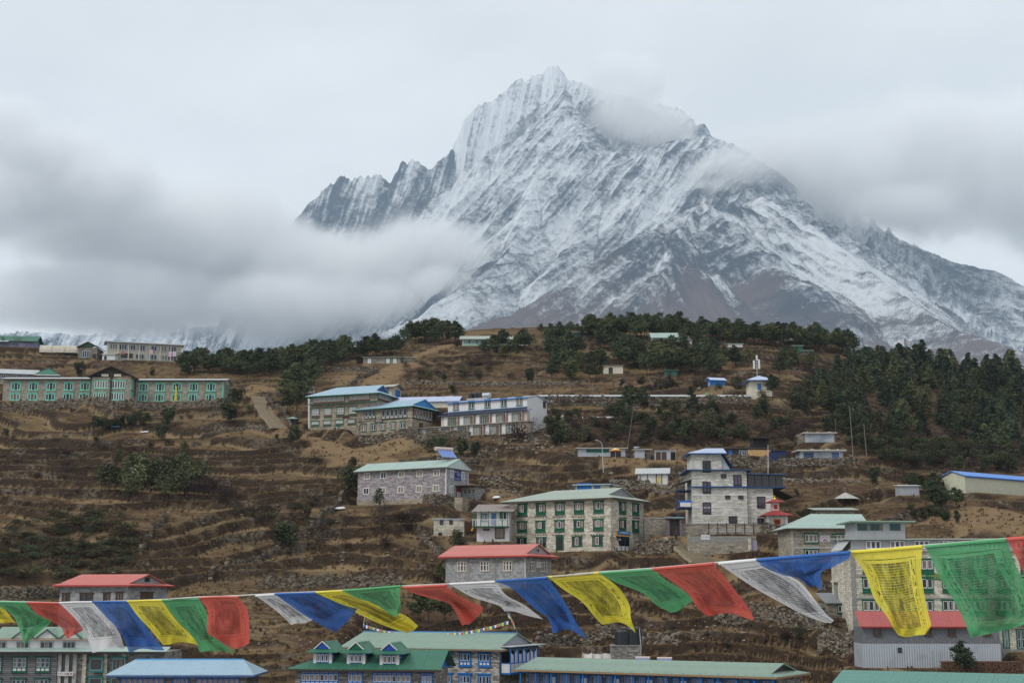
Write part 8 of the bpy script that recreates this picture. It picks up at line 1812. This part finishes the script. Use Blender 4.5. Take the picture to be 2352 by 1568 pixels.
# the wooded slope on the right
patch('fir', [(1860, 905), (1930, 868), (2000, 845), (2095, 832), (2180, 842), (2270, 852), (2370, 868), (2375, 1060), (2260, 1040), (2150, 1015), (2060, 1010), (1990, 990), (1900, 950)], 265, 30, 70, "fir in the dense forest on the right slope", "firs of the right slope forest", 1.15)
patch('jun', [(1800, 905), (1900, 880), (1960, 950), (2060, 1010), (2120, 1085), (2010, 1062), (1930, 1005), (1830, 960)], 85, 26, 46, "dark green bush along the left edge of the right slope forest", "bushes at the left edge of the forest", 1.25)
patch('bare', [(1990, 1000), (2150, 1010), (2352, 1040), (2352, 1085), (2150, 1075), (2080, 1080)], 60, 20, 34, "reddish leafless bush below the right slope forest", "reddish bushes below the forest", 1.4)
patch('jun', [(2030, 1020), (2352, 1040), (2352, 1085), (2090, 1075)], 80, 24, 42, "dark juniper below the right slope forest", "junipers below the forest", 1.25)
patch('bare', [(1840, 850), (2060, 825), (2080, 850), (1900, 880)], 22, 14, 24, "russet leafless bush above the right slope forest", "russet bushes above the forest", 1.4)
patch('pine', [(2085, 1120), (2160, 1128), (2225, 1165), (2200, 1190), (2100, 1160)], 11, 34, 56, "dark tree in the group left of the cream warehouse", "dark trees left of the cream warehouse", 1.2)
patch('jun', [(2040, 1160), (2200, 1180), (2230, 1215), (2100, 1195)], 14, 18, 34, "dark bush above the big hotel roof", "bushes above the big hotel roof", 1.3)
# left hand clumps
patch('young', [(225, 1125), (330, 1105), (440, 1105), (490, 1130), (440, 1160), (330, 1165), (240, 1150)], 34, 44, 70, "pale green young pine in the clump on the left field", "young pines of the clump on the left field", 1.25)
patch('bare', [(420, 1110), (515, 1110), (530, 1160), (430, 1170)], 14, 30, 48, "dark bare bush at the right of the young pine clump", "bare bushes right of the young pine clump", 1.3)
patch('low', [(0, 1210), (180, 1170), (300, 1190), (330, 1250), (260, 1330), (0, 1335)], 150, 11, 22, "low green bush scattered over the lower left field", "low bushes on the lower left field", 1.6)
patch('bare', [(560, 1180), (780, 1150), (960, 1200), (900, 1260), (600, 1290)], 26, 18, 34, "brown leafless bush on the middle slope", "leafless bushes of the middle slope", 1.3)
patch('low', [(520, 1180), (720, 1130), (800, 1250), (560, 1300)], 22, 10, 18, "low bush on the middle slope", "low bushes of the middle slope", 1.5)
patch('bare', [(1260, 1370), (1900, 1390), (1880, 1500), (1250, 1480)], 34, 12, 24, "brown bush on the terraces behind the flags", "brown bushes behind the flags", 1.4)
patch('bare', [(590, 1370), (900, 1380), (900, 1470), (600, 1480)], 18, 12, 24, "brown bush on the terraces above the green lodge", "brown bushes above the green lodge", 1.4)
patch('bare', [(0, 1010), (200, 1000), (420, 1060), (200, 1180), (0, 1160)], 34, 12, 22, "small brown bush on the upper left field", "brown bushes on the upper left field", 1.5)
# coarse tufts that nobody could count
def tufts(n, poly, label):
    rr = random.Random(5); v, f = [], []; xs = [p[0] for p in poly]; ys = [p[1] for p in poly]
    for _ in range(n):
        b = hit(rr.uniform(min(xs), max(xs)), rr.uniform(min(ys), max(ys)))
        if blocked(b.x, b.y): continue
        for _ in range(3):
            a = rr.uniform(0, 6.28); h = rr.uniform(.15, .5); w = rr.uniform(.1, .3); d = Vector((math.cos(a), math.sin(a), 0)) * w; k = len(v)
            o = b + Vector((rr.uniform(-.3, .3), rr.uniform(-.3, .3), -.05)); v += [o - d, o + d, o + d * .4 + Vector((rr.uniform(-.1, .1), 0, h)), o - d * .4 + Vector((0, 0, h * .9))]; f.append((k, k + 1, k + 2, k + 3))
    tag(link("grass_tufts", mesh_of("grass_tufts", v, f, mat_leaf("dry_tufts", (.06, .036, .02), (.17, .11, .06), (.12, .075, .04)))), label, None, None, 'stuff')
tufts(9000, [(-20, 860), (2372, 1568)], "dry grass tufts")
